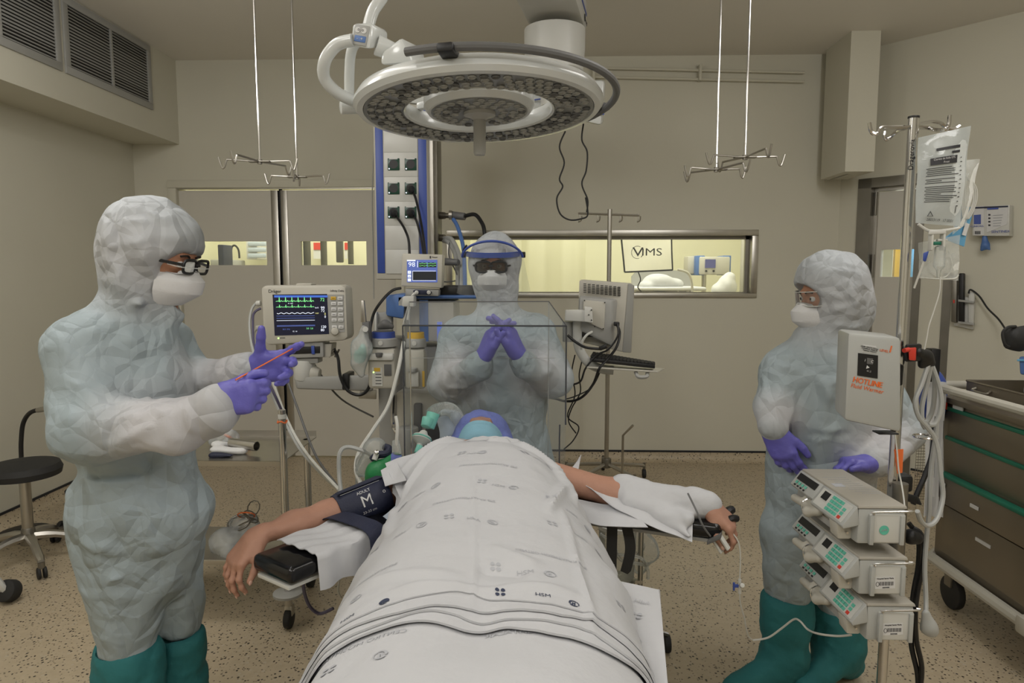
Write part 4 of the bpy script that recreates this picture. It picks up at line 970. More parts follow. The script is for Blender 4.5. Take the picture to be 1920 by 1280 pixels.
vaporiser(759, 800, 622, 3.16, 'yellow', 'grey vaporiser with a yellow ring, seen through the clear box', False)
o = organic('black_bag_clip', [C_(at(712, 612, 3.2), at(722, 608, 3.2), .014, .02), C_(at(722, 608, 3.2), at(734, 612, 3.2), .018, .012)], .005, 'grey_dark', None); tagit(o, 'small dark rounded fitting above the blue-ringed vaporiser', 'fitting')
# anaesthesia screen
t = thing('respiratory_monitor', 'small grey monitor reading 98 on its blue screen, on top of the machine', 'monitor', at(790, 556, YA))
Y9 = YA+.05
plate([(754, 475), (830, 477), (828, 540), (752, 536)], Y9, .09, .006).go('casing', 'creamplastic', t)
plate(rp(763, 487, 820, 529), Y9-.002, .006).go('screen', 'scr_lav', t, smooth=0)
plate(rp(772, 509, 818, 525), Y9-.004, .002).go('dark_graph', 'screen_off', t, smooth=0)
plate(rp(785, 492, 800, 501), Y9-.004, .002).go('dark_graph', 'screen_off', t, smooth=0); plate(rp(802, 492, 818, 501), Y9-.004, .002).go('dark_graph', 'screen_off', t, smooth=0)
text('98', .032, at(772, 496, Y9-.005), (1, 0, 0), (0, 0, 1), 'scr_white', t, 'screen_figure', sx=1.1)
m = MB()
plate(rp(763, 487, 779, 489.5), Y9-.005, .001, 0, m); plate(rp(782.5, 489, 783.6, 501), Y9-.005, .001, 0, m); plate(rp(774, 507.5, 817, 508.3), Y9-.005, .001, 0, m); plate(rp(774, 525.5, 817, 526.3), Y9-.005, .001, 0, m); plate(rp(773.2, 508, 774, 526), Y9-.005, .001, 0, m)
m.go('screen_lines', 'scr_white', t, smooth=0)
m = MB()
for v_ in (494, 498): 
    for k in range(8): plate(rp(786+k*4, v_-(k % 2), 789.5+k*4, v_+.8-(k % 2)), Y9-.006, .001, 0, m)
m.go('green_trace', 'scr_green', t, smooth=0)
for k in range(3): plate(rp(764.5, 507.5+k*7.2, 770.5, 513+k*7.2), Y9-.005, .002).go('soft_key', 'scr_white', t, smooth=0)
for k in range(3): text('+□-'[k] if k != 1 else 'o', .012, at(767.5, 510.3+k*7.2, Y9-.006), (1, 0, 0), (0, 0, 1), 'blue', t)
text('Maquet', .009, at(815, 482, Y9-.001), (1, 0, 0), (0, 0, 1), 'ink', t); MB().box(at(807, 482, Y9), (.006, .003, .012)).go('emblem', 'ink', t)
plate([(760, 541), (823, 543), (822, 555), (760, 554)], Y9+.01, .1, .004).go('socket_base', 'greyplastic', t)
plate([(774, 545), (778, 543), (806, 544), (810, 548), (806, 553), (778, 552)], Y9+.004, .01, .002).go('socket_plate', 'navy', t)
for px in (781, 804): MB().cyl(at(px, 548, Y9+.006), at(px, 548, Y9-.018), .010, n=12, bev=.002).go('connector', 'whiteplastic', t)
wire([(781, 548, Y9-.015), (775, 552, Y9-.03), (770, 562, Y9-.03), (764, 600, Y9-.05)], .006, 'tube_clear', 'short pale lead curving down from the small monitor reading 98')
o = MB().box2(at(824, 556, YA+.12), at(900, 534, YA+.4), bev=.01).go('black_module', 'black'); tagit(o, 'flat black equipment module on the blue shelf behind the face-shielded doctor', 'module')
# cords and hoses from the pendant
for a, (path, lab) in enumerate(((((738, 400, YP-.02), (748, 412, YP-.05), (758, 428, YP-.1), (766, 450, YP-.2), (768, 480, YP-.5)), 'black power cord from the lower left socket of the pendant'),
        (((770, 355, YP-.02), (778, 368, YP-.05), (786, 400, YP-.1), (793, 440, YP-.2), (798, 480, YP-.5)), 'black power cord from the middle right socket of the pendant'),
        (((770, 400, YP-.02), (780, 412, YP-.05), (788, 440, YP-.1), (795, 480, YP-.5)), 'black power cord from the lower right socket of the pendant'))):
    t = thing('power_cord', lab, 'cord', at(*path[0]))
    MB().tube([at(x, y, Y) for x, y, Y in path], .0075, n=7, sm=5).go('cord', 'black', t)
    MB().cyl(at(*path[0]), at(*path[0])+V(.006, -.035, -.012), .024, .016, 16, .003).go('plug', 'black', t)
t = thing('gas_hose', 'black hose with a grey screw coupling plugged into the upper gas outlet of the pendant', 'hose', at(850, 404, YP))
MB().cyl(at(829, 404, YP+.17), at(846, 404, YP+.14), .016, n=14).go('coupling', 'steel_dark', t)
MB().cyl(at(846, 403, YP+.14), at(872, 406, YP+.1), .024, .022, 16, .004).go('coupling_body', 'grey_dark', t)
MB().cyl(at(842, 403, YP+.13), at(848, 403, YP+.13), .028, n=14).go('collar', 'steel', t)
MB().tube([at(872, 405, YP+.1), at(890, 402, YP+.05), (at(902, 415, YP)), at(908, 432, YP-.05), at(910, 470, YP-.1)], .012, n=9, sm=6).go('hose_tube', 'black', t)
wire([(850, 411, YP+.12), (858, 425, YP+.05), (868, 460, YP-.1), (871, 500, YP-.3), (872, 545, YP-.5)], .012, 'blue_light', 'bright blue hose hanging from the pendant coupling', 'hose', 'gas_hose', 9)
for a, (path, lab) in enumerate(((((832, 447, YP+.17), (846, 448, YP+.1), (858, 470, YP), (866, 500, YP-.2), (866, 545, YP-.5)), 'light grey hose from the lower gas outlet, outer one'), (((832, 451, YP+.17), (842, 455, YP+.1), (853, 475, YP), (858, 510, YP-.2), (858, 545, YP-.5)), 'light grey hose from the lower gas outlet, inner one'))):
    wire(path, .014, 'tube_grey', lab, 'hose', 'gas_hose', 9)
o = MB().cyl(at(830, 490, YP-.2), at(860, 492, YP-.25), .022, .018, 14, .004).go('hose_end', 'grey_dark'); tagit(o, 'dark cylindrical hose end beside the small monitor reading 98', 'connector')
wire([(843, 455, YP), (842, 480, YP-.1), (858, 520, YP-.3), (842, 528, YP-.4), (828, 527, YP-.5)], .004, 'grey_dark', 'thin dark looped lead between the grey hoses and the small monitor')
wire([(752, 540, YA), (735, 545, YA), (715, 565, YA-.05), (700, 590, YA-.05), (694, 625, YA-.05), (698, 650, YA)], .007, 'black', 'black cable arcing from the small monitor down to the vaporiser')
wire([(715, 190, YP+.15), (704, 240, YP+.25), (698, 360, YP+.3), (700, 470, YP+.3), (701, 560, YP+.2)], .004, 'greyplastic', 'thin pale wire hanging at the left edge of the pendant')

# drip stand at the back wall
t = thing('drip_stand', 'chrome drip stand with four small hooks near the back wall', 'stand', (at(1142, 500, 4.85).x, 4.85, 0))
c = V(at(1142, 500, 4.85).x, 4.85, 0); zt = at(1142, 392, 4.85).z
MB().cyl(c+V(0, 0, .12), V(c.x, c.y, zt), .0155, n=14).go('pole', 'steel', t)
MB().tube([at(1084, 400, 4.85), at(1199, 404, 4.85)], .008, n=8).go('crossbar', 'steel', t)
for px in (1086, 1120, 1162, 1196): MB().tube([at(px, 400, 4.85), at(px+1, 412, 4.85), at(px-1, 416, 4.85), at(px-4, 412, 4.85) if 0 else at(px+4, 413, 4.83), at(px+5, 405, 4.82)], .004, n=6, sm=4).go('hook', 'steel', t)
MB().cyl(c+V(0, 0, .1), c+V(0, 0, .17), .035, n=16, bev=.006).go('hub', 'steel_dark', t)
for k in range(5):
    a = k*2*PI/5+.3; e = c+V(.30*math.cos(a), .27*math.sin(a), .095)
    MB().tube([c+V(0, 0, .13), e], .013, n=8).go('leg', 'steel', t)
    MB().cyl(e+V(0, 0, .02), e+V(0, 0, -.03), .010, n=8).go('stem', 'steel_dark', t)
    MB().cyl(e+V(-.012, 0, -.06), e+V(.012, 0, -.06), .034, n=14, bev=.004).go('caster', 'rubber', t)
t = thing('bent_rod_stand', 'thin steel rod with a bent top standing by the drip stand', 'stand', V(at(1168, 800, 4.3).x, 4.3, 0))
r0 = V(at(1168, 800, 4.3).x, 4.3, 0)
MB().tube([r0, at(1168, 816, 4.3), at(1187, 797, 4.25)], .008, n=8).go('rod', 'steel', t)
MB().lathe([(0, 0), (.11, 0), (.11, .015), (.02, .03), (0, .03)], r0, None, 24).go('foot', 'steel_dark', t)

# computer screen seen from behind
YC = 3.15
t = thing('computer_monitor', 'cream flat computer monitor seen from behind on a white arm', 'monitor', at(1130, 660, YC))
B = [at(1084, 634, YC), at(1166, 658, YC+.03), at(1183, 661, YC+.06), at(1176, 640, YC+.3) if 0 else at(1100, 636, YC+.09)]
def quadbox(bl, br, tr, tl, Y0, Y1, d, bev):
    P = [at(*bl, Y0), at(*br, Y1), at(*br, Y1)+V(.03, d, 0), at(*bl, Y0)+V(.03, d, 0), at(*tl, Y0), at(*tr, Y1), at(*tr, Y1)+V(.03, d, 0), at(*tl, Y0)+V(.03, d, 0)]
    return MB().hexa(P, bev)
quadbox((1081, 640), (1167, 660), (1178, 531), (1085, 524), YC+.02, YC, .045, .008).go('casing', 'creamplastic', t)
MB().hexa([at(1167, 660, YC-.002), at(1182, 661, YC+.04), at(1184, 661, YC+.06), at(1168, 660, YC+.04), at(1178, 531, YC-.002), at(1188, 535, YC+.04), at(1190, 535, YC+.06), at(1179, 531, YC+.04)], .004).go('side_edge', 'greyplastic', t)
quadbox((1085, 562), (1163, 567), (1163, 567), (1085, 562), YC, YC, .01, 0) if 0 else None
MB().hexa([at(1084, 618, YC-.05), at(1148, 650, YC-.05), at(1150, 650, YC+.02), at(1084, 628, YC+.02), at(1086, 556, YC-.05), at(1150, 562, YC-.05), at(1160, 560, YC+.02), at(1086, 553, YC+.02)], .012).go('rear_bulge', 'greyplastic', t)
MB().hexa([at(1093, 600, YC-.062), at(1133, 619, YC-.062), at(1133, 619, YC-.04), at(1093, 600, YC-.04), at(1094, 562, YC-.062), at(1135, 566, YC-.062), at(1135, 566, YC-.04), at(1094, 562, YC-.04)], .004).go('mount_plate', 'creamplastic', t)
m = MB()
for i in range(9):
    for k in range(6):
        x = 1094+i*8; y = 531.5+i*.75+k*3.1; m.poly(PX(rp(x, y, x+5.5, y+1.5), YC-.002), .004, (0, 1, 0))
o = m.go('vent_slots', 'black', t, smooth=0, kind='stuff')
MB().box(at(1156, 607, YC-.06), (.024, .03, .018), bev=.003).go('power_plug', 'black', t)
for x, y in ((1096, 563), (1134, 567), (1131, 616), (1115, 612)): MB().cyl(at(x, y, YC-.06), at(x, y, YC-.066), .003, n=8).go('screw', 'black', t)
MB().box2(at(1092, 632, YC-.045), at(1124, 612, YC-.02), bev=.003).go('port_recess', 'black', t)
t = thing('screen_arm', 'white curved arm with a keyboard tray on the right of the clear box', 'arm', at(1100, 690, YC))
MB().hexa([at(1059, 601, YC-.1), at(1110, 604, YC-.14), at(1110, 604, YC-.06), at(1059, 601, YC-.02), at(1060, 581, YC-.1), at(1110, 580, YC-.14), at(1110, 580, YC-.06), at(1060, 580, YC-.02)], .005).go('bracket', 'whiteplastic', t)
MB().hexa([at(1096, 603, YC-.15), at(1112, 605, YC-.15), at(1112, 605, YC-.07), at(1096, 603, YC-.07), at(1096, 574, YC-.15), at(1110, 576, YC-.15), at(1110, 576, YC-.07), at(1096, 574, YC-.07)], .003).go('head_plate', 'whiteplastic', t)
for x, y in ((1104, 590), (1109, 581), (1109, 600)): MB().cyl(at(x, y, YC-.15), at(x, y, YC-.156), .003, n=8).go('screw', 'black', t)
MB().tube([at(1083, 600, YC-.04), at(1083, 640, YC-.04), at(1090, 662, YC-.04), at(1106, 682, YC-.04), at(1130, 692, YC-.04), at(1150, 694, YC-.04)], .021, n=12, sm=5, flat=.6).go('curved_arm', 'whiteplastic', t)
MB().cyl(at(1066, 602, YC), at(1066, 640, YC+.0), .028, n=18).go('post', 'greyplastic', t)
MB().hexa([at(1100, 690, YC-.12), at(1234, 699, YC-.12), at(1246, 692, YC+.16), at(1120, 683, YC+.16), at(1100, 687, YC-.12), at(1234, 695.5, YC-.12), at(1246, 690, YC+.16), at(1120, 681, YC+.16)], .003).go('tray', 'creamplastic', t)
MB().tube([at(1192, 697, YC-.1), at(1197, 706, YC-.12), at(1212, 706, YC-.12), at(1214, 699, YC-.1)], .009, sm=5).go('handle', 'greyplastic', t)
t = thing('keyboard', 'black computer keyboard on the white tray', 'keyboard', at(1165, 685, YC))
KP = [at(1106, 678, YC-.10), at(1228, 691, YC-.10), at(1228, 688, YC+.03), at(1112, 668, YC+.03)]
MB().hexa(KP+[p+V(0, 0, .018) for p in KP], .004).go('case', 'black', t)
for r_ in range(4):
    for k in range(18):
        u, v_ = (k+.5)/18, (r_+.5)/4; p = (KP[0]*(1-u)+KP[1]*u)*(1-v_)+(KP[3]*(1-u)+KP[2]*u)*v_+V(0, 0, .021)
        MB().box(p, (.0135, .022, .006), frame(KP[1]-KP[0], KP[3]-KP[0])).go('key', 'rubber', t, smooth=0)
wire([(1156, 607, YC-.08), (1162, 625, YC-.08), (1156, 650, YC-.1), (1140, 672, YC-.1), (1124, 690, YC-.12), (1112, 720, YC-.1), (1090, 745, YC-.1), (1062, 752, YC-.05), (1020, 745, YC+.2), (900, 750, YC+.25)], .006, 'black', 'black cord looping from the computer monitor plug under the tray')
wire([(1158, 607, YC-.08), (1158, 630, YC-.1), (1140, 655, YC-.1), (1120, 665, YC-.1), (1098, 690, YC-.1), (1088, 715, YC-.1), (1066, 722, YC-.1)], .0045, 'black', 'thinner black cord beside the monitor plug cord')
t = thing('cable_adapter', 'black cable with a small inline box running from the clear box to the monitor', 'cable', at(1130, 650, YC))
MB().tube([at(1064, 628, YC-.1), at(1078, 640, YC-.1), at(1098, 651, YC-.12), at(1126, 654, YC-.12)], .006, sm=5).go('lead', 'black', t)
MB().box(at(1131, 651, YC-.12), (.035, .02, .018), Matrix.Rotation(-.35, 3, 'Y'), bev=.003).go('inline_box', 'black', t)
for a, (path, lab) in enumerate(((((1078, 665, YC), (1072, 700, YC), (1078, 740, YC), (1064, 780, YC), (1085, 800, YC), (1075, 825, YC), (1057, 842, YC)), 'thin black wire tangling down right of the clear box, outer loop'),
                         (((1096, 660, YC), (1086, 700, YC), (1088, 735, YC), (1072, 765, YC), (1066, 790, YC), (1080, 812, YC)), 'thin black wire tangling down right of the clear box, inner loop'),
                         (((1128, 690, YC), (1110, 725, YC), (1080, 742, YC), (1060, 748, YC)), 'thin black wire under the keyboard tray'))):
    wire(path, .0032, 'black', lab, 'wire', 'thin_wire', 5)
wire([(1110, 622, YC-.06), (1100, 628, YC-.09), (1092, 640, YC-.09), (1090, 655, YC-.08)], .006, 'tube_clear', 'short cream cable plugged into the back of the computer monitor')

# wall items on the right
t = thing('glove_box_holder', 'white glove dispenser box on the angled right wall', 'dispenser', cw(1855, py=440))
def cp(px, py, off): return cw(px, py=py, off=off)
def wplate(pts, o0, o1, bev=0):
    mb = MB(); A = [cp(x, y, o1) for x, y in pts]; return mb.poly(A, -(o1-o0), NR, bev)
wplate([(1823, 442), (1892, 442), (1893, 384), (1824, 387)], 0, .09, .003).go('holder', 'whiteplastic', t)
wplate([(1826, 441), (1845, 441), (1845, 386), (1826, 387)], .09, .094).go('box_front', 'paper', t, smooth=0)
wplate([(1850, 436), (1888, 420), (1891, 385), (1850, 387)], .09, .094).go('box_front', 'paper', t, smooth=0)
wplate([(1826, 420), (1839, 420), (1839, 402), (1826, 403)], .095, .097).go('print_panel', 'blue', t, smooth=0, label='blue print on the box')
wplate([(1828, 391), (1890, 388), (1890, 385.5), (1828, 388)], .095, .097).go('header_strip', 'navy', t, smooth=0)
wplate([(1851, 393), (1872, 392), (1872, 389), (1851, 390)], .098, .099).go('header_strip', 'blue', t, smooth=0)
for k in range(5): wplate([(1862, 403+k*5), (1880-k, 402+k*5), (1880-k, 403.2+k*5), (1862, 404.2+k*5)], .095, .0965).go('text_line', 'print_pale', t, smooth=0)
for k in range(4): wplate([(1853, 404+k*6.5), (1857, 404+k*6.5), (1857, 401+k*6.5), (1853, 401+k*6.5)], .095, .0965).go('pictogram', 'ink', t, smooth=0)
for k in range(5): wplate([(1828+k*2.2, 439), (1829.3+k*2.2, 439), (1829.3+k*2.2, 433), (1828+k*2.2, 433)], .095, .0965).go('barcode_bar', 'ink', t, smooth=0)
text('KLINICALL', .016, cp(1832, 424, .098), T, (0, 0, 1), 'blue', t); text('SENTINEX', .022, cp(1876, 434, .098), T, (0, 0, 1), 'blue', t)
o = organic('glove_in_box', [C_(cp(1846, 440, .07), cp(1847, 460, .075), .012, .022, k=.02), C_(cp(1847, 460, .075), cp(1841, 468, .08), .018, .010), C_(cp(1848, 460, .075), cp(1855, 467, .08), .016, .008)], .005, 'blue_light', None, lambda p, N: .003*crumple(p, 22, 8)); tagit(o, 'blue glove half pulled out below the white dispenser box', 'glove')
t = thing('wall_handset', 'white wall bracket with a black handset and coiled lead, beside the steel corner strip', 'telephone', cw(1800, py=610))
wplate([(1788, 610), (1824, 618), (1827, 560), (1790, 552)], 0, .03, .004).go('back_plate', 'whiteplastic', t)
wplate([(1796, 603), (1806, 606), (1807, 512), (1797, 512)], .03, .07, .008).go('handset', 'black', t)
wplate([(1783, 603), (1793, 605), (1794, 515), (1784, 515)], .02, .06, .004).go('side_case', 'steel_dark', t)
wplate([(1815, 606), (1825, 608), (1827, 548), (1816, 546)], .03, .05, .004).go('holder', 'whiteplastic', t)
for y in (565, 606): wplate([(1796, y), (1826, y+4), (1826, y), (1796, y-4)], .05, .075, .003).go('strap', 'greyplastic', t)
wplate([(1787, 568), (1790, 568), (1790, 562), (1787, 562)], .061, .063).go('red_mark', 'red', t, smooth=0, label='small red mark')
o = MB().tube([cp(1816, 550, .06), cp(1820, 543, .06), cp(1836, 555, .06), cp(1852, 578, .06), cp(1872, 598, .1), cp(1886, 618, .2), cp(1890, 622, .3)], .006, n=6, sm=6).go('handset_lead', 'rubber'); tagit(o, 'black lead drooping from the wall handset to the right', 'cable')

# ------------------------------------------------------------------ right: infusion stand, warmer, pumps
YI = 1.92
pb = V(at(1650, 1280, YI).x, YI, 0); pt_ = at(1716, 222, YI); pcx = (pb.x+pt_.x)/2
pb = V(pcx, YI, 0)
t = thing('infusion_stand', 'thick chrome infusion pole with hooked arms, front right', 'stand', pb)
MB().cyl(V(pcx, YI, .05), V(pcx, YI, pt_.z), .0135, n=24).go('pole', 'chrome', t)
MB().cyl(V(pcx, YI, pt_.z), V(pcx, YI, pt_.z+.006), .0145, n=24, bev=.001).go('cap', 'black', t)
hz = at(1713, 238, YI).z
def hook(path): MB().tube([at(x, y, Y) for x, y, Y in path], .0052, n=8, sm=5).go('hook', 'chrome', t)
hook(((1714, 238, YI), (1672, 239, YI-.03), (1652, 240, YI-.05), (1644, 251, YI-.06), (1634, 247, YI-.06), (1630, 230, YI-.06)))
hook(((1712, 240, YI), (1685, 245, YI+.12), (1670, 257, YI+.16), (1663, 262, YI+.16), (1659, 256, YI+.16), (1660, 246, YI+.16)))
hook(((1714, 238, YI), (1742, 240, YI+.04), (1752, 243, YI-.02), (1768, 243, YI-.06), (1778, 237, YI-.06), (1781, 216, YI-.06)))
hook(((1714, 236, YI), (1742, 229, YI+.1), (1762, 230, YI+.15), (1775, 240, YI+.16), (1790, 242, YI+.16), (1800, 236, YI+.16)))
text('Drägerovia', .020, at(1709, 290, YI-.014)+V(0, -.0005, 0), (0, 0, 1), (-1, 0, 0), 'ink', t, sx=.9)
for k in range(5):
    a = k*2*PI/5+.5; e = V(pcx+.27*math.cos(a), YI+.27*math.sin(a), .085)
    MB().tube([V(pcx, YI, .12), e], .014, n=8).go('leg', 'steel', t)
    MB().cyl(e+V(-.012, 0, -.045), e+V(.012, 0, -.045), .04, n=16, bev=.004).go('caster', 'rubber', t)
MB().tube([at(1733, 818, YI+.02)+V(.028*math.cos(a), .028*math.sin(a), 0) for a in [k*PI/8 for k in range(16)]], .003, n=6, closed=True).go('cable_ring', 'chrome', t)
MB().box(at(1690, 903, YI+.02), (.045, .05, .05), bev=.01).go('clamp', 'black', t)
MB().hexa([at(1695, 938, YI-.03), at(1730, 948, YI-.03), at(1730, 948, YI+.03), at(1695, 938, YI+.03), at(1690, 922, YI-.03), at(1722, 930, YI-.03), at(1722, 930, YI+.03), at(1690, 922, YI+.03)], .006).go('clamp_handle', 'black', t)
# fluid warmer
t = thing('fluid_warmer', 'pale grey fluid warmer box with orange lettering clamped to the infusion pole', 'warmer', at(1655, 810, YI-.1))
YW = 1.80
W0 = [at(1583, 788, YW), at(1690, 811, YW-.005), at(1727, 808, YW+.13), at(1630, 788, YW+.2), at(1590, 623, YW), at(1690, 633, YW-.005), at(1727, 632, YW+.13), at(1640, 624, YW+.2)]
W0[2] = W0[1]+V(.028, .13, 0); W0[3] = W0[0]+V(.03, .13, .0); W0[6] = W0[5]+V(.028, .13, 0); W0[7] = W0[4]+V(.03, .13, 0)
MB().hexa(W0, .010).go('casing', 'pumpgrey', t)
wx = (W0[1]-W0[0]).normalized(); wy = (W0[4]-W0[0]); wy = (wy-wx*wy.dot(wx)).normalized()
wn_ = wx.cross(wy)
def wf(u, v_, off=.001): return (W0[0]*(1-u)+W0[1]*u)*(1-v_)+(W0[4]*(1-u)+W0[5]*u)*v_+wn_*off
if wn_.y > 0: wn_ = -wn_
def wq(u0, v0, u1, v1, nm, m, d=.002, lab=None, off=.0): return MB().poly([wf(u0, v0, off), wf(u1, v0, off), wf(u1, v1, off), wf(u0, v1, off)], d, wn_).go(nm, m, t, lab, smooth=0)
wq(.20, .535, .565, .785, 'control_panel', 'black', .002, 'black control panel')
wq(.36, .68, .47, .745, 'display', 'grey_dark', .001, off=.0021)
wq(.28, .80, .53, .882, 'label_plate', 'paper', .001)
wq(.29, .808, .52, .874, 'label_field', 'pumpgrey', .0006, off=.0011)
for k, s in enumerate(('HOSP. SANTA MARIA', 'COMPRAS TERRUM', 'Telefone 7443212')): text(s, .0048, wf(.405, .858-.019*k, .002), wx, wy, 'ink', t)
text('LEVEL', .009, wf(.68, .842, .001), wx, wy, 'orange', t, label='orange lettering'); text('1', .026, wf(.80, .865, .001), wx, wy, 'orange', t, sx=1.2, ext=.0008)
text('HOTLINE', .0205, wf(.385, .475, .001), wx, wy, 'orange', t, label='orange lettering', sx=.88, ext=.001); text('HOTLINE', .0205, wf(.390, .475, .001), wx, wy, 'orange', t, sx=.92)
text('Fluid Warmer', .0150, wf(.385, .405, .001), wx, wy, 'orange', t)
text('i     C', .010, wf(.40, .712, .003), wx, wy, 'paper', t); text('▶', .010, wf(.38, .64, .003), wx, wy, 'paper', t); text('41.5', .007, wf(.40, .60, .003), wx, wy, 'greyplastic', t)
# side socket with red valve
sxd = (W0[2]-W0[1]).normalized()
MB().box(at(1709, 661, YW+.055)+V(.004, 0, 0), (.052, .012, .048), frame((1, .35, 0), (-.35, 1, 0)), bev=.008).go('socket_plate', 'black', t)
MB().hexa([at(1704, 675, YW+.03), at(1716, 676, YW+.03), at(1718, 676, YW+.06), at(1706, 675, YW+.06), at(1703, 652, YW+.03), at(1717, 651, YW+.03), at(1719, 651, YW+.06), at(1705, 652, YW+.06)], .003).go('valve', 'red', t, label='red valve block')
MB().cyl(at(1704, 655, YW+.03), at(1695, 657, YW+.02), .006, n=10).go('valve_tap', 'red', t, label='red tap')
organic('hose_connector', [C_(at(1721, 660, YW+.06), at(1735, 668, YW+.08), .013, .016), C_(at(1735, 668, YW+.08), at(1746, 680, YW+.1), .014, .011), C_(at(1728, 685, YW+.08), at(1738, 680, YW+.09), .008, .01)], .004, 'black', t)
MB().box2(at(1648, 815, YW+.08), at(1672, 806, YW+.12), bev=.004).go('foot', 'black', t)
MB().box(V(pcx-.03, YI-.01, at(1700, 700, YI).z), (.05, .05, .06), bev=.006).go('pole_clamp', 'black', t)
t = thing('coiled_hose', 'bundle of pale warming hose looped beside the fluid warmer', 'hose', at(1745, 780, YI))
loops = [((1740, 684, 1.88), (1728, 720, 1.87), (1716, 752, 1.86), (1722, 780, 1.86), (1738, 800, 1.87), (1752, 820, 1.88), (1760, 850, 1.88), (1764, 890, 1.88), (1768, 930, 1.88), (1758, 970, 1.86), (1742, 985, 1.84), (1728, 978, 1.82), (1720, 958, 1.8)),
         ((1748, 686, 1.9), (1760, 720, 1.9), (1765, 750, 1.9), (1762, 775, 1.9), (1752, 795, 1.9), (1740, 796, 1.89)),
         ((1745, 686, 1.89), (1738, 720, 1.9), (1729, 760, 1.9), (1729, 790, 1.9), (1735, 803, 1.9)),
         ((1752, 700, 1.92), (1752, 740, 1.92), (1748, 770, 1.93), (1738, 790, 1.93), (1730, 790, 1.92)),
         ((1757, 780, 1.93), (1754, 820, 1.93), (1748, 860, 1.93), (1744, 900, 1.93), (1742, 960, 1.93), (1738, 1000, 1.93), (1734, 1060, 1.92), (1736, 1120, 1.9), (1736, 1150, 1.88))]
for p in loops: MB().tube([at(*q) for q in p], .0065, n=8, sm=6).go('hose_loop', 'tube_grey', t)
o = organic('mains_plug', [C_(at(1736, 1150, 1.88), at(1742, 1176, 1.88), .012, .022, ax=(0, 1, 0), sc=.7), C_(at(1742, 1176, 1.88), at(1748, 1184, 1.88), .016, .012)], .004, 'tube_grey', t, label='grey plug hanging at the hose end')
for a, (p, lab) in enumerate(((((1712, 990, 1.98), (1726, 1000, 1.97), (1734, 1030, 1.96), (1728, 1070, 1.96), (1720, 1110, 1.96), (1716, 1150, 1.95), (1718, 1200, 1.95), (1728, 1250, 1.95), (1724, 1300, 1.95)), 'thick black mains cable looping down behind the pumps, outer one'),
                      (((1704, 980, 1.99), (1722, 1010, 1.98), (1722, 1060, 1.98), (1712, 1120, 1.97), (1708, 1200, 1.96), (1720, 1260, 1.96), (1722, 1300, 1.96)), 'thick black mains cable behind the pumps, inner one'),
                      (((1752, 800, 1.99), (1748, 850, 1.99), (1735, 890, 1.98), (1722, 920, 1.97), (1712, 945, 1.96)), 'black cable slanting down right of the infusion pole above the pumps'))):
    wire(p, .0075, 'black', lab, 'cable', 'mains_cable')
o = organic('black_grip', [C_(at(1708, 1006, 1.9), at(1718, 1008, 1.9), .022, .018)], .004, 'black', None); tagit(o, 'round black clamp knob behind the middle pump', 'knob')
# drip bags
YG = 1.86
t = thing('saline_bag', 'clear saline infusion bag with printed label hanging from the chrome pole', 'infusion bag', at(1752, 430, YG))
def bagsheet(c4, n, m_, bulge, Y):
    G1, G2 = [], []
    for i in range(n+1):
        r1, r2 = [], []
        for j in range(m_+1):
            v_ = i/n; u = j/m_; x = (c4[0][0]*(1-u)+c4[1][0]*u)*(1-v_)+(c4[3][0]*(1-u)+c4[2][0]*u)*v_; y = (c4[0][1]*(1-u)+c4[1][1]*u)*(1-v_)+(c4[3][1]*(1-u)+c4[2][1]*u)*v_
            b = bulge*max(0, math.sin(PI*min(1, max(0, (u-.06)/.88))))**.7*max(0, math.sin(PI*min(1, max(0, (v_-.08)/.9))))**.6
            w_ = .002*math.sin(v_*11+u*5)
            r1.append(at(x, y, Y)+V(0, -b+w_, 0)); r2.append(at(x, y, Y)+V(0, b*.8+.001+w_, 0))
        G1.append(r1); G2.append(r2)
    return G1, G2
C4 = ((1722, 258), (1820, 236), (1800, 424), (1716, 418))
G1, G2 = bagsheet(C4, 22, 14, .017, YG)
m = MB().grid(G1); m.grid([r[::-1] for r in G2]); m.go('bag_film', 'fluid_bag', t, smooth=60)
def bagp(u, v_, off=-.0015):
    x = (C4[0][0]*(1-u)+C4[1][0]*u)*(1-v_)+(C4[3][0]*(1-u)+C4[2][0]*u)*v_; y = (C4[0][1]*(1-u)+C4[1][1]*u)*(1-v_)+(C4[3][1]*(1-u)+C4[2][1]*u)*v_
    b = .017*max(0, math.sin(PI*min(1, max(0, (u-.06)/.88))))**.7*max(0, math.sin(PI*min(1, max(0, (v_-.08)/.9))))**.6
    return at(x, y, YG)+V(0, -b+off+.002*math.sin(v_*11+u*5), 0)
def bagquad(u0, v0, u1, v1, mb, off=-.002):
    n = max(1, int((u1-u0)/.08)); mb.grid([[bagp(u0+(u1-u0)*k/n, v_, off) for k in range(n+1)] for v_ in (v0, v1)])
def bagtext(s, size, u, v_, m, off=-.0028, asp=1.):
    me = text_mesh(s, size)
    for q in me.vertices: q.co = bagp(u+q.co.x*asp/.145, v_-q.co.y/.27, off)
    link('lettering', me, m, t)
m = MB(); bagquad(.32, .17, .80, .20, m); bagquad(.20, .275, .74, .355, m, -.0035); m.go('label_bar', 'ink', t, smooth=0)
bagtext('Cloreto de Sódio 0,9%', .0088, .47, .295, 'paper', -.0048, .78); bagtext('Fresi', .009, .50, .335, 'paper', -.0048)
m = MB(); random.seed(3)
for k in range(19):
    if k in (5, 9): continue
    v0 = .385+k*.0205; bagquad(.14+.02*(k % 2), v0, .14+random.choice((.62, .5, .66, .3, .58, .64)), v0+.007, m)
m.go('text_line', 'ink', t, smooth=0)
m = MB(); bagquad(.62, .225, .80, .25, m)
for k in range(12): bagquad(.83, .30+k*.045, .86+.02*(k % 2), .308+k*.045, m)
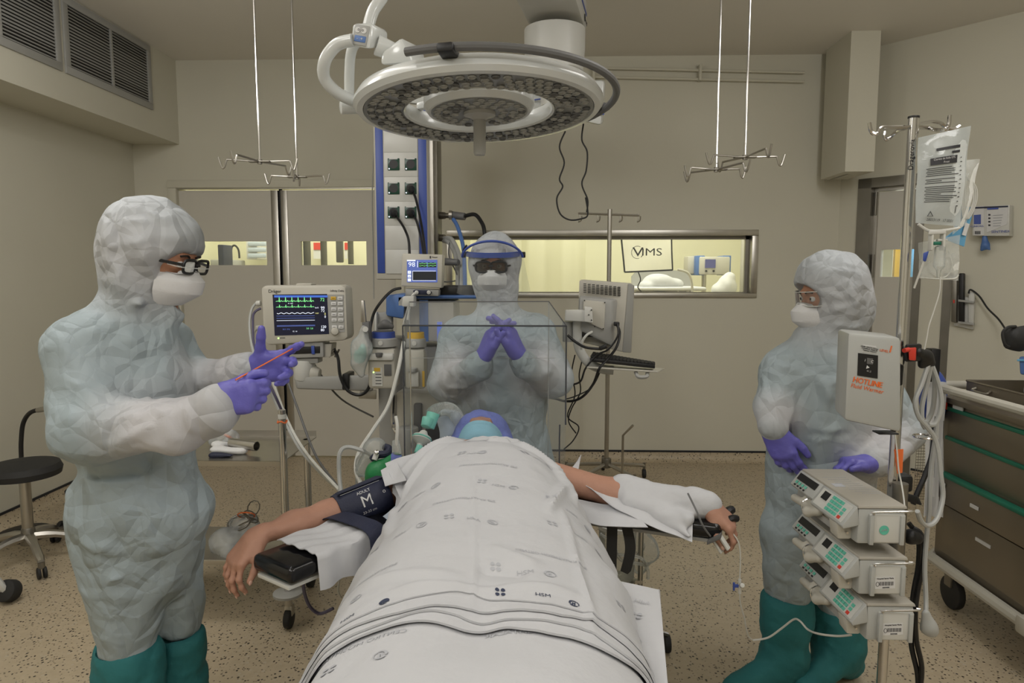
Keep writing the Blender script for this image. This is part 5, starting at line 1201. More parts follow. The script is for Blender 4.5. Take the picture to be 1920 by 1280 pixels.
bagquad(.83, .80, .845, .87, m); m.go('graduation', 'ink', t, smooth=0)
bagtext('28033119   17 0001', .011, .52, .955, 'ink')
m = MB(); cz = bagp(.27, .90, -.003)
m.tube([cz+V(.008*math.cos(a), 0, .008*math.sin(a)) for a in (PI/2, PI/2+2*PI/3, PI/2+4*PI/3)], .0012, n=5, closed=True); m.go('recycling_mark', 'ink', t)
MB().tube([at(1722, 420, YG), at(1740, 432, YG), at(1760, 433, YG), at(1795, 428, YG), at(1800, 424, YG)], .004, sm=4).go('bottom_seam', 'tube_clear', t)
MB().box2(at(1742, 470, YG+.01), at(1748, 432, YG-.01), bev=.003).go('port', 'tube_clear', t); MB().box2(at(1764, 470, YG+.01), at(1770, 432, YG-.01), bev=.003).go('port', 'tube_clear', t)
MB().hexa([at(1740, 440, YG-.012), at(1775, 438, YG-.012), at(1775, 438, YG+.012), at(1740, 440, YG+.012), at(1742, 430, YG-.012), at(1773, 430, YG-.012), at(1773, 430, YG+.012), at(1742, 430, YG+.012)], .003).go('port_block', 'whiteplastic', t)
t = thing('drip_chamber', 'clear drip chamber with green collar and blue clamp under the saline bag', 'drip chamber', at(1762, 500, YG))
MB().lathe([(.0, .0), (.006, 0), (.013, -.004), (.014, -.055), (.006, -.066), (.003, -.085), (0, -.086)], at(1763, 460, YG), None, 20).go('chamber', 'clear_thin', t)
MB().box(at(1755, 456, YG), (.022, .014, .009), bev=.003).go('collar', 'rail_green', t, label='green collar')
MB().box(at(1766, 450, YG), (.026, .01, .005), bev=.001).go('flange', 'whiteplastic', t)
MB().hexa([at(1730, 489, YG-.012), at(1736, 491, YG-.012), at(1736, 491, YG+.0), at(1730, 489, YG), at(1731, 474, YG-.012), at(1742, 470, YG-.012), at(1742, 470, YG), at(1731, 474, YG)], .003).go('roller_clamp', 'blue', t, label='blue clamp')
MB().tube([at(1733, 488, YG-.006), at(1725, 510, YG), at(1714, 540, YG+.01)], .003, n=6, sm=4).go('drip_line', 'tube_clear', t)
MB().tube([at(1763, 520, YG), at(1762, 545, YG), at(1752, 580, YG), (at(1742, 610, YG)), at(1738, 632, YG), at(1733, 655, YG)], .0018, n=6, sm=5).go('drip_line', 'tube_clear', t)
t = thing('giving_set_bag', 'clear plastic pouch of coiled tubing behind the saline bag, with a pale blue card', 'bag', at(1790, 480, YG+.1))
Y2 = YG+.08
for C4b in (((1806, 300), (1837, 298), (1812, 420), (1785, 440)), ((1722, 455), (1800, 440), (1797, 526), (1724, 522))):
    g1, g2 = bagsheet(C4b, 10, 8, .008, Y2); m = MB().grid(g1); m.grid([r[::-1] for r in g2]); m.go('pouch_film', 'clear_thin', t, smooth=60)
MB().poly(PX([(1770, 448), (1808, 462), (1813, 436), (1822, 408), (1822, 388), (1798, 386), (1790, 432)], Y2+.012), .004, (0, 1, 0)).go('card', 'skyblue', t, label='pale blue card')
MB().poly(PX([(1804, 440), (1811, 442), (1818, 420), (1811, 417)], Y2+.006), .002, (0, 1, 0)).go('sticker', 'paper', t)
for k in range(3): MB().tube([at(1806+k*3, 330, Y2), at(1822+k*4, 345+k*3, Y2), at(1824+k*3, 380, Y2), at(1808+k*3, 410, Y2), at(1803+k*3, 360, Y2), at(1811+k*2, 325, Y2)], .0022, n=6, sm=6).go('coiled_tube', 'tube_clear', t)
MB().tube([at(1724, 520, Y2), at(1760, 523, Y2), at(1790, 522, Y2), at(1797, 515, Y2)], .0022, sm=5).go('seam_tube', 'tube_clear', t)
MB().tube([at(1740, 470, Y2), at(1745, 510, Y2), at(1770, 520, Y2), at(1785, 500, Y2), at(1778, 470, Y2)], .002, sm=5).go('coiled_tube', 'tube_clear', t)
o = MB().poly(PX([(1677, 843), (1694, 842), (1692, 886), (1683, 888)], YI-.05), .003, (0, 1, 0)).go('orange_tag', 'orange'); tagit(o, 'bright orange tag hanging from a line on the infusion pole', 'tag')
wire([(1678, 815, YI-.05), (1682, 845, YI-.055), (1685, 880, YI-.055), (1690, 905, YI-.06), (1694, 930, YI-.1), (1696, 948, YI-.15)], .0022, 'tube_clear', 'clear line running down past the orange tag to the top pump')

# syringe pumps
def pump(nx, ny, label, sticker, grp='syringe pumps stacked on the pole'):
    Yn, Yfr = 1.75, 2.08
    z = atz(nx, ny, 1).z; p = at(nx, ny, Yn)                       # near upper-left corner of the top
    t = thing('syringe_pump', label, 'pump', p-V(-.06, -.17, .11), group=grp)
    X = V(1, 0, 0); Yv = V(-.045, 1, 0).normalized(); O = p; L_ = .335; Wd = .122; H = .100
    f = lambda x, y, z_: O+X*x+Yv*y+V(0, 0, z_)
    MB().hexa([f(.0, 0, -H), f(Wd, 0, -H), f(Wd, L_, -H), f(0, L_, -H), f(0, 0, -.004), f(Wd, 0, -.004), f(Wd, L_, -.004), f(0, L_, -.004)], .007).go('casing', 'pumpgrey', t)
    MB().hexa([f(-.002, -.002, -.004), f(Wd+.003, -.002, -.004), f(Wd+.003, L_, -.004), f(-.002, L_, -.004), f(.0, -.0, .004), f(Wd, -.0, .004), f(Wd, L_, .004), f(0, L_, .004)], .002).go('lid', 'pumptop', t)
    m = MB()
    for k in range(9): m.box(f(.085-.004*k, .10+.018*k, .0045), (.0, 0, 0) if 0 else (.05+.01*(k % 3), .0016, .0006))
    m.box(f(.03, .17, .0045), (.03, .03, .0006)); m.go('lid_print', 'print_pale', t, smooth=0)
    # sloping control panel on the left, upper part
    PT, PBm = (-.002, -.0), (-.040, -.052)
    def pf(y, v_, off=0): x = PT[0]+(PBm[0]-PT[0])*v_; z_ = PT[1]+(PBm[1]-PT[1])*v_; return f(x-.8*off, y, z_+.6*off)
    MB().poly([pf(0, 0), pf(0, 1), f(-.036, 0, -.06), f(.004, 0, -.05)], L_*.56, Yv, .002).go('panel_body', 'pumpgrey', t)
    MB().poly([pf(L_*.56, 0), pf(L_*.56, .82), f(-.028, L_*.56, -.052), f(.004, L_*.56, -.04)], L_*.45, Yv, .002).go('panel_body', 'pumpgrey', t)
    def pq(y0, y1, v0, v1, nm, mm, off=.001, d=.001, lab=None):
        nrm = (pf(0, 0)-pf(0, 1)).cross(Yv); nrm = nrm if nrm.x < 0 else -nrm
        P = [pf(y0, v0, off), pf(y1, v0, off), pf(y1, v1, off), pf(y0, v1, off)]
        return MB().poly(P, d, nrm).go(nm, mm, t, lab, smooth=0)
    pq(.012, .175, .10, .92, 'keypad_field', 'whiteplastic', .0005)
    pq(.205, .325, .12, .46, 'display', 'black', .0008, .001, 'long dark display')
    pq(.125, .158, .18, .55, 'small_display', 'black', .0018, .001, 'small dark display')
    for r_ in range(4):
        for c_ in range(4): pq(.050+c_*.0155, .0625+c_*.0155, .15+r_*.19, .29+r_*.19, 'key', 'key_green', .002, .0018)
    for r_ in range(3): pq(.028, .040, .34+r_*.19, .48+r_*.19, 'key', 'red' if r_ == 2 else 'key_green', .002, .0018, 'red key' if r_ == 2 else None)
    for c_ in range(4):
        pq(.245+c_*.02, .256+c_*.02, .52, .65, 'key', 'key_green', .0015, .0015); pq(.247+c_*.02, .256+c_*.02, .70, .78, 'key_mark', 'black', .0015, .001)
    # syringe driver carriage below the panel
    MB().hexa([f(-.035, .03, -.100), f(.002, .03, -.100), f(.002, .085, -.100), f(-.03, .085, -.100), f(-.040, .03, -.055), f(.002, .03, -.055), f(.002, .085, -.055), f(-.036, .085, -.055)], .006).go('driver_head', 'creamplastic', t)
    MB().hexa([f(-.02, .09, -.098), f(.002, .09, -.098), f(.002, .33, -.098), f(-.02, .33, -.098), f(-.012, .09, -.05), f(.002, .09, -.05), f(.002, .33, -.05), f(-.012, .33, -.05)], .004).go('syringe_bed', 'greyplastic', t)
    organic('syringe_clamp', [C_(f(-.028, .16, -.07), f(-.038, .20, -.085), .012, .014, k=.01), C_(f(-.038, .2, -.085), f(-.028, .235, -.08), .013, .009, k=.01), C_(f(-.02, .16, -.062), f(-.02, .25, -.062), .010, k=.01), C_(f(-.03, .25, -.075), f(-.03, .31, -.08), .013, .012, k=.01)], .004, 'creamplastic', t)
    MB().tube([f(-.03, .215, -.05), f(-.052, .21, -.06), f(-.05, .205, -.088), f(-.03, .2, -.095)], .002, sm=4, n=6).go('clamp_wire', 'chrome', t)
    MB().cyl(f(-.015, .02, -.078), f(-.015, .33, -.078), .003, n=8).go('drive_rod', 'chrome', t)
    # near end face
    MB().box(f(.072, -.004, -.055), (.092, .010, .076), bev=.004).go('end_plate', 'whiteplastic', t)
    for x in (.030, .108): MB().box(f(x, -.010, -.058), (.011, .010, .078), bev=.002).go('end_rib', 'pumpgrey', t)
    MB().tube([f(.033, -.008, -.022), f(.033, -.014, -.014), f(.033, -.016, -.009), f(.125, -.016, -.006), f(.125, -.004, -.007)], .0028, n=7, sm=3).go('carry_bar', 'chrome', t)
    if sticker == 'green':
        MB().cyl(f(.063, -.0095, -.058), f(.063, -.0105, -.058), .0125, n=22).go('round_sticker', 'key_green', t, label='round green sticker')
        text('CIMEL', .006, f(.063, -.011, -.058), (1, 0, .3), (-.3, 0, 1), 'print_pale', t)
    else:
        MB().box(f(.063, -.0095, -.062), (.052, .001, .032), frame((1, 0, .06), (0, 1, 0))).go('sticker', 'paper', t)
        text('Hospital Santa Maria', .0052, f(.063, -.0104, -.050), (1, 0, .06), (0, 0, 1), 'ink', t)
        m = MB(); random.seed(int(nx))
        for k in range(14): m.box(f(.050+k*.0026, -.0102, -.0645+.0001*k), (.0011+.0006*(k % 3 == 0), .0004, .0105))
        m.go('barcode', 'ink', t, smooth=0); text('00039285', .0045, f(.066, -.0104, -.0745), (1, 0, .06), (0, 0, 1), 'ink', t)
        MB().tube([f(.044+.004*math.cos(a), -.0102, -.066+.006*math.sin(a)) for a in [k*PI/6 for k in range(12)]], .0007, n=4, closed=True).go('emblem', 'ink', t)
pump(1610, 950, 'grey syringe pump with a round green sticker on its end, topmost of the stack', 'green')
pump(1612, 1046, 'grey syringe pump with a barcode label on its end, middle of the stack', 'bar')
pump(1627, 1133, 'grey syringe pump with a barcode label, lowest of the stack', 'bar')
o = MB().cyl(V(pcx-.0, YI-.04, .60), V(pcx, YI-.04, .92), .02, n=12).go('pump_bracket', 'steel_dark'); tagit(o, 'dark vertical bracket clamping the pump stack to the pole', 'bracket')
wire([(1596, 1190, 1.85), (1570, 1192, 1.9), (1536, 1188, 1.95), (1515, 1180, 2.0), (1500, 1164, 2.02), (1488, 1161, 2.05), (1465, 1178, 2.08), (1440, 1195, 2.1), (1412, 1200, 2.12)], .0032, 'tube_clear', 'clear infusion line from the lowest pump across to the patient line', 'line', 'infusion_line')
t = thing('patient_line', 'thin clear infusion line with a blue three-way tap hanging from the patient\'s hand', 'line', at(1388, 1100, 2.05))
MB().tube([at(*q) for q in ((1374, 1000, 2.05), (1384, 1015, 2.05), (1388, 1040, 2.05), (1387, 1085, 2.05))], .0022, n=6, sm=5).go('line_tube', 'tube_clear', t)
MB().tube([at(*q) for q in ((1387, 1108, 2.05), (1388, 1130, 2.06), (1396, 1160, 2.08), (1402, 1190, 2.1), (1412, 1200, 2.12))], .0022, n=6, sm=5).go('line_tube', 'tube_clear', t)
MB().cyl(at(1387, 1085, 2.05), at(1387, 1112, 2.05), .005, n=10).go('tap_body', 'tube_clear', t)
MB().box(at(1380, 1098, 2.05), (.016, .008, .010), bev=.002).go('tap_handle', 'blue', t, label='blue tap handle'); MB().box(at(1376, 1099, 2.05), (.006, .008, .026), bev=.002).go('tap_handle', 'blue', t, label='blue tap handle')
MB().cyl(at(1390, 1097, 2.045), at(1392, 1097, 2.02), .007, n=12, bev=.001).go('port_cap', 'whiteplastic', t)

# ------------------------------------------------------------------ drawer cart
XF, YN, YR = 1.83, 2.36, 3.10
t = thing('drawer_cart', 'stainless steel drawer cart with green drawer edges and a pale bumper', 'cart', (XF+.25, 2.7, 0))
MB().box2((XF+.025, YN, .20), (XF+.62, YR, .93), bev=.006).go('carcass', 'cartsteel', t)
MB().tube([V(XF-.02, YN-.6, .995), V(XF-.02, YR-.02, .995), V(XF+.06, YR+.03, .995), V(XF+.6, YR+.03, .995)], .019, n=10, sm=0).go('top_rail', 'creamplastic', t, label='cream bumper rail')
MB().box2((XF+.0, YN, .93), (XF+.62, YR, .955), bev=.004).go('cart_top', 'cartsteel', t)
MB().tube([V(XF-.0, YN-.02, .205), V(XF-.0, YR-.02, .205), V(XF+.05, YR+.03, .205), V(XF+.6, YR+.03, .205)], .024, n=10).go('bottom_bumper', 'creamplastic', t, label='cream bumper')
MB().box((XF-.005, YN+.10, .205), (.05, .06, .07), bev=.012).go('bumper_corner', 'creamplastic', t)
def drawer(z0, z1, out, gm, label, handle=False):
    d = MB().box2((XF+.02-out, YN+.04, z0), (XF+.035, YR-.05, z1), bev=.004).go('drawer', 'cartsteel', t)
    if out > .05: MB().box2((XF+.0-out+.02, YN+.045, z0+.02), (XF+.035, YR-.055, z1-.01)).go('drawer_side', 'cartsteel', d)
    if gm: MB().box2((XF+.012-out, YN+.04, z1-.002), (XF+.05-out, YR-.045, z1+.016), bev=.006).go('green_edge', 'rail_green', d, label='green drawer edge')
    return d
drawer(.775, .895, .0, True, '')
drawer(.63, .765, .0, True, '')
d_ = drawer(.485, .605, .03, True, '')
MB().box((XF-.015, 2.78, .545), (.004, .05, .014)).go('label_holder', 'paper', d_, label='white label')
MB().box((XF-.015, 3.0, .57), (.003, .035, .02)).go('label_holder', 'paper', d_)
d_ = MB().box2((XF+.012, YN+.04, .255), (XF+.035, YR-.06, .47), bev=.004).go('door', 'cartsteel', t)
MB().box((XF+.010, 2.75, .405), (.004, .09, .014)).go('label_strip', 'paper', d_, label='white label strip')
MB().box((XF+.018, 2.98, .915), (.004, .07, .022)).go('name_plate', 'paper', t, label='white name plate')
for yy in (YR-.1, YN+.08):
    c = V(XF+.06, yy, .075)
    MB().cyl(c-V(.016, 0, 0), c+V(.016, 0, 0), .075, n=26, bev=.008).go('caster', 'rubber', t)
    MB().box2((c.x-.026, c.y-.02, .1), (c.x+.026, c.y+.03, .2), bev=.006).go('fork', 'steel_dark', t)
# wire basket and bags at its far side
m = MB(); X0 = XF-.05; Yk = YR+.055
for k in range(9): m.cyl(V(X0+k*.011, Yk, .45), V(X0+k*.011, Yk, .84), .0012, n=4)
for k in range(30): m.cyl(V(X0, Yk, .45+k*.0135), V(X0+.09, Yk, .45+k*.0135), .0012, n=4)
m.go('side_basket', 'chrome', t, kind='stuff')
t = thing('instrument_tray', 'steel instrument tray holding crumpled clear packaging, on top of the drawer cart', 'tray', (2.15, 2.75, .956))
x0, x1, y0, y1, z0, z1 = XF+.06, XF+.6, 2.40, 3.0, .957, 1.035
m = MB(); th = .004
m.box2((x0, y0, z0), (x1, y1, z0+th)); m.box2((x0, y0, z0), (x0+th, y1, z1)); m.box2((x1-th, y0, z0), (x1, y1, z1)); m.box2((x0, y0, z0), (x1, y0+th, z1)); m.box2((x0, y1-th, z0), (x1, y1, z1))
m.tube([V(x0, y0, z1), V(x1, y0, z1), V(x1, y1, z1), V(x0, y1, z1)], .005, n=6, closed=True); m.go('tray_body', 'cartsteel', t)
MB().tube([V(x0-.002, 2.93, z1-.02), V(x0-.02, 2.93, z1-.03), V(x0-.02, 2.84, z1-.03), V(x0-.002, 2.84, z1-.02)], .005, sm=3).go('tray_handle', 'steel', t)
o = organic('crumpled_packaging', [C_((XF+.2, 2.6, 1.02), (XF+.3, 2.8, 1.02), .035, .04), E_((XF+.22, 2.75, 1.025), (.05, .1, .03)), E_((XF+.42, 2.6, 1.025), (.08, .08, .035))], .01, 'plastic_bag', None, lambda p, N: .012*crumple(p, 10, 6)); tagit(o, 'crumpled clear packaging lying in the steel instrument tray', 'packaging')
t = thing('blue_sharps_bin', 'bright blue bin with a pale rim at the right edge of the picture', 'bin', at(1915, 700, 2.75))
MB().hexa([at(1913, 702, 2.75), at(1990, 706, 2.75), at(1990, 706, 2.95), at(1913, 702, 2.95), at(1911, 668, 2.75), at(1990, 668, 2.75), at(1990, 668, 2.95), at(1911, 668, 2.95)], .008).go('body', 'blue_light', t)
MB().hexa([at(1907, 677, 2.74), at(1992, 679, 2.74), at(1992, 679, 2.96), at(1907, 677, 2.96), at(1907, 673, 2.74), at(1992, 674, 2.74), at(1992, 674, 2.96), at(1907, 673, 2.96)], .002).go('rim', 'skyblue', t)
o = organic('black_shoulder_bag', [C_(at(1900, 630, 2.75), at(1990, 630, 2.8), .035, .06), C_(at(1892, 645, 2.75), at(1910, 650, 2.75), .022, .02), C_(at(1905, 640, 2.75), at(1990, 645, 2.8), .03, .05)], .008, 'rubber', None, lambda p, N: .006*crumple(p, 9, 7)); tagit(o, 'black fabric bag on top of the blue bin at the right edge', 'bag')
wire([(1904, 612, 2.74), (1889, 614, 2.72), (1880, 625, 2.72), (1884, 645, 2.72), (1892, 650, 2.73)], .006, 'rubber', 'black strap loop on the left of the black bag', 'strap', 'strap')
o = organic('blue_bag', [E_(at(1750, 742, 3.1), (.058, .045, .12)), E_(at(1752, 762, 3.1), (.045, .04, .06)), C_(at(1752, 715, 3.12), at(1752, 730, 3.1), .012, .02)], .006, 'blue', None, lambda p, N: .006*crumple(p, 12, 4)); tagit(o, 'dark blue bag hanging behind the coiled hose, left of the drawer cart', 'bag')
o = MB().box2(at(1744, 716, 2.95), at(1752, 652, 3.0), bev=.004).go('black_case', 'black'); tagit(o, 'slim black upright case behind the coiled warming hose', 'case')
o = MB().poly(PX([(1768, 765), (1776, 768), (1777, 745), (1770, 746)], 3.05), .004, (0, 1, 0)).go('red_clip', 'red'); tagit(o, 'small red clip hanging beside the far corner of the drawer cart', 'clip')
G = [[at(1700+i*6+k*.5, 720+k*34, 3.0)+V(0, .02*math.sin(i*1.7+k), 0) for i in range(13)] for k in range(8)]
o = MB().grid([[at(1742+i*3.4-k*1.6, 716+k*36, 3.02)+V(0, .012*math.sin(i*1.9+k*.7), 0) for i in range(11)] for k in range(8)], .003).go('hanging_sheet', 'paper'); tagit(o, 'white paper sheet hanging at the far side of the drawer cart', 'paper')

# ------------------------------------------------------------------ left: stool, step trolley, instrument trolley
c = V(at(46, 900, 3.35).x, 3.35, 0)
t = thing('stool', 'round black wheeled stool with a steel column, by the left wall', 'stool', c)
zs = at(46, 884, 3.35).z
MB().lathe([(0, zs-.03), (.12, zs-.03), (.165, zs-.018), (.172, zs+.012), (.16, zs+.04), (.10, zs+.052), (0, zs+.055)], V(c.x, c.y, 0), None, 40).go('seat', 'rubber', t)
MB().cyl(c+V(0, 0, .16), c+V(0, 0, zs-.03), .026, n=20).go('column', 'steel', t)
MB().cyl(c+V(0, 0, .10), c+V(0, 0, .19), .038, .03, 20, .004).go('hub', 'steel_dark', t)
for k in range(5):
    a = k*2*PI/5-.75; e = c+V(.27*math.cos(a), .27*math.sin(a), .085)
    MB().tube([c+V(0, 0, .145), c+V(.12*math.cos(a), .12*math.sin(a), .135), e], [.024, .02, .015], n=8, sm=4).go('leg', 'steel', t)
    MB().cyl(e, e-V(0, 0, .03), .016, n=12).go('socket', 'steel_dark', t)
    s_ = V(math.sin(a), -math.cos(a), 0)
    for q in (-1, 1): MB().cyl(e-V(0, 0, .055)+s_*q*.006, e-V(0, 0, .055)+s_*q*.02, .029, n=16, bev=.004).go('caster', 'rubber', t)
t = thing('exam_lamp', 'black gooseneck examination lamp with a small steel head behind the stool', 'lamp', V(at(40, 900, 3.7).x, 3.7, 0))
MB().tube([V(at(40, 900, 3.7).x, 3.7, .05), at(40, 860, 3.7), at(40, 820, 3.7), at(44, 792, 3.7), at(56, 774, 3.68), at(72, 768, 3.66)], .012, n=9, sm=6).go('gooseneck', 'black', t)
MB().cyl(at(70, 769, 3.66), at(92, 765, 3.64), .014, .016, 14, .003).go('lamp_head', 'steel', t); MB().cyl(at(92, 765, 3.64), at(94, 765, 3.64), .013, n=12).go('tip', 'black', t)
MB().lathe([(0, 0), (.13, 0), (.13, .03), (.02, .05), (0, .05)], V(at(40, 900, 3.7).x, 3.7, 0), None, 24).go('foot', 'black', t)
t = thing('low_trolley', 'low dark trolley on casters behind the left doctor', 'trolley', V(at(100, 990, 3.75).x, 3.75, 0))
xa, xb = at(62, 990, 3.55).x, at(190, 990, 3.55).x
MB().box2((xa, 3.68, at(90, 1016, 3.55).z), (xb, 4.15, at(90, 1016, 3.55).z+.03), bev=.006).go('deck', 'steel_dark', t)
MB().box2((xa+.05, 3.72, at(90, 1016, 3.55).z+.03), (xb-.02, 4.0, at(90, 1016, 3.55).z+.11), bev=.01).go('battery_case', 'black', t)
for x, y in ((xa+.03, 3.73), (xb-.1, 3.73), (xa+.03, 4.05), (xb-.03, 4.05)):
    MB().cyl((x, y, .05), (x, y, at(90, 1016, 3.55).z), .012, n=8).go('stem', 'steel_dark', t); MB().cyl((x-.012, y, .04), (x+.012, y, .04), .04, n=16, bev=.004).go('caster', 'rubber', t)
xc = at(141, 940, 3.75).x
MB().cyl(V(xc, 3.75, .14), at(141, 925, 3.75), .018, n=12).go('post', 'steel', t)
for k, py in enumerate((960, 945, 968)): MB().box(at(136+k*4, py, 3.72), (.05, .04, .03), bev=.006).go('clamp', 'steel', t)
for dx_ in (-10, 0, 6): MB().cyl(at(141+dx_-6, 918+abs(dx_)*.5, 3.72), at(141+dx_+6, 917, 3.72), .018, n=10, bev=.003).go('knob', 'black', t)
t = thing('equipment_base', 'white curved foot with a round black wheel at the left edge of the picture', 'base', at(8, 1118, 2.9))
o = MB().cyl(at(8, 1118, 2.9), at(26, 1118, 2.95), .050, n=24, bev=.01).go('wheel', 'rubber', t); z_ = min((t.location.z+v.co.z) for v in o.data.vertices); o.data.transform(Matrix.Translation((0, 0, .001-z_)))
MB().tube([at(-60, 1020, 2.9), at(-5, 1090, 2.9), at(12, 1108, 2.92)], .018, sm=4).go('foot', 'whiteplastic', t)
# instrument trolley with the two trays
Ya, Yb_ = 2.74, 3.12
zl, zu = at(480, 1050, Ya).z, at(450, 864, Ya).z
t = thing('instrument_trolley', 'two-tier stainless trolley behind the left doctor, on disc-bumper casters', 'trolley', V(at(470, 1000, 2.9).x, 2.93, 0))
xr = V(at(535, 960, Ya).x, 0, 0).x; xl = xr-.62
for x, yy in ((xr, Ya), (xr-.03, Yb_), (xl, Ya), (xl, Yb_)):
    top = at(513, 768, Ya).z if (x == xr) else zu
    MB().cyl((x, yy, .12), (x, yy, top), .0155, n=16).go('leg', 'chrome', t)
    MB().lathe([(0, .165), (.05, .165), (.062, .158), (.062, .148), (.05, .142), (0, .142)], V(x, yy, 0), None, 26).go('disc_bumper', 'greyplastic', t)
    MB().cyl((x, yy, .10), (x, yy, .145), .016, n=12).go('stem', 'steel', t)
    MB().cyl((x-.014, yy, .042), (x+.014, yy, .042), .042, n=20, bev=.006).go('caster', 'rubber', t)
    MB().box((x, yy+.01, .075), (.036, .04, .05), bev=.008).go('fork', 'steel', t)
MB().box2((xl, Ya, zl-.025), (xr, Yb_, zl), bev=.005).go('lower_tray', 'steel', t)
m = MB(); m.box2((xl, Ya, zu-.004), (xr, Yb_+.05, zu)); m.box2((xl, Yb_+.046, zu), (xr, Yb_+.05, zu+.03)); m.box2((xl, Ya-.002, zu-.022), (xr, Ya+.004, zu)); m.go('upper_tray', 'steel', t)
MB().cyl((xr, Ya, at(513, 784, Ya).z), (xr, Ya, at(513, 776, Ya).z), .017, n=16).go('leg_cap', 'whiteplastic', t)
MB().tube([V(xr, Ya, at(513, 790, Ya).z)+V(.019*math.cos(a), .019*math.sin(a), .004*math.sin(3*a)) for a in [k*PI/8 for k in range(16)]], .003, closed=True, n=5).go('rubber_band', 'orange', t, label='orange band round the post')
def pk(name, lab, prims, m, vox=.006, amp=.006, cat='packaging', sd=1):
    o = organic(name, prims, vox, m, None, lambda p, N: amp*crumple(p, 16, sd)); tagit(o, lab, cat); return o
pk('wrapped_package', 'white paper pack lying on the upper tray of the trolley', [C_(at(408, 842, 2.85), at(452, 845, 2.85), .03, .024, ax=(0, 0, 1), sc=.5), C_(at(410, 832, 2.9), at(440, 838, 2.95), .03, ax=(0, 0, 1), sc=.5)], 'paper', sd=3)
pk('dark_package', 'dark blue wrapped pack at the front edge of the upper tray', [C_(at(400, 853, 2.8), at(432, 853, 2.8), .018, .015, ax=(0, 0, 1), sc=.6)], 'navy', sd=4)
pk('clear_package', 'crumpled clear packaging with orange print at the back of the upper tray', [C_(at(408, 820, 3.0), at(430, 815, 3.0), .04, .03), C_(at(412, 805, 3.0), at(436, 822, 3.0), .02, .03)], 'plastic_bag', amp=.012, sd=5)
o = MB().tube([at(422, 815, 2.99), at(434, 822, 2.98), (at(446, 833, 2.97)), at(470, 828, 2.97)], .006, sm=4).go('orange_tubing', 'orange'); tagit(o, 'short orange tubing inside the clear packaging on the upper tray', 'tubing')
t = thing('steel_tube', 'shiny open-ended steel tube lying on the upper tray of the trolley', 'tube', at(460, 832, 2.87))
MB().ring([(.021, -.07), (.021, .07), (.018, .07), (.018, -.07)], at(457, 833, 2.87), fr(V(1, -.35, -.02)), 24).go('tube_wall', 'steel', t)
pk('face_mask_package', 'clear bag of coiled wire and tubing on the lower tray of the trolley', [C_(at(424, 1020, 2.85), at(470, 1000, 2.95), .06, .05), E_(at(455, 985, 2.95), (.07, .06, .05)), C_(at(412, 1015, 2.85), at(430, 1035, 2.8), .04, .03)], 'plastic_bag', .008, .014, sd=7, cat='bag')
t = thing('coiled_wire', 'tangle of grey and orange tubing inside the clear bag on the lower tray', 'tubing', at(455, 980, 2.9))
random.seed(8)
for k in range(7):
    cc = at(448+k*3, 980+k % 3*6, 2.9); MB().tube([cc+V(.05*math.cos(a)*(1-.08*k), .03*math.sin(a)+.01*k, .024*math.sin(a*1.0+k)+.008*k) for a in [j*PI/5 for j in range(10)]], .003, n=5, closed=True).go('loop', 'orange' if k == 3 else 'steel_dark', t, label='orange loop' if k == 3 else None)

# ------------------------------------------------------------------ operating table and patient
t = thing('operating_table', 'operating table hidden under the patient, black mattress on a steel column', 'table', (-.12, 1.8, 0))
for y0, y1 in ((.55, 1.05), (1.07, 1.75), (1.77, 2.35), (2.37, 2.80)): MB().box2((-.36, y0, .60), (.12, y1, .665), bev=.015).go('mattress', 'black', t)
MB().box2((-.36, .6, .56), (.12, 2.78, .60), bev=.006).go('table_frame', 'steel_dark', t)
MB().box2((-.22, 1.75, .12), (-.02, 2.05, .56), bev=.02).go('column', 'steel', t)
MB().box2((-.37, 1.35, .02), (.13, 2.45, .12), bev=.03).go('base', 'steel', t)
def armboard(a, b, w, name, lab, m='black'):
    a = Vector(a); b = Vector(b); d_ = (b-a); L_ = d_.length; R = frame(d_, V(-d_.y, d_.x, 0)); t = thing('armboard', lab, 'armboard', a)
    MB().box(a+d_*.5, (L_, w, .05), R, bev=.018, seg=3).go('pad', 'black_gloss', t)
    MB().box(a+d_*.48+V(0, 0, -.035), (L_*1.02, w*.8, .012), R, bev=.003).go('board', 'greyplastic' if m == 'g' else 'whiteplastic', t); return t
armboard((-.35, 2.25, .705), (-.70, 1.735, .71), .175, '', 'black padded armboard under the arm with the blood pressure cuff')
t = armboard((.13, 2.28, .71), (.60, 2.10, .712), .15, '', 'black padded armboard under the cloth-wrapped arm', 'g')
MB().tube([at(1352, 975, 2.12), at(1362, 961, 2.12), at(1372, 955, 2.14)], .014, sm=4).go('end_grip', 'black', t); MB().tube([at(1355, 985, 2.08), at(1370, 972, 2.08), at(1382, 972, 2.09)], .011, sm=4).go('end_grip', 'black', t)
MB().hexa([at(1325, 1022, 2.0), at(1352, 1010, 1.98), at(1354, 1004, 2.06), at(1330, 1014, 2.08), at(1325, 1015, 2.0), at(1352, 1000, 1.98), at(1354, 996, 2.06), at(1330, 1006, 2.08)], .003).go('bracket', 'grey_dark', t)

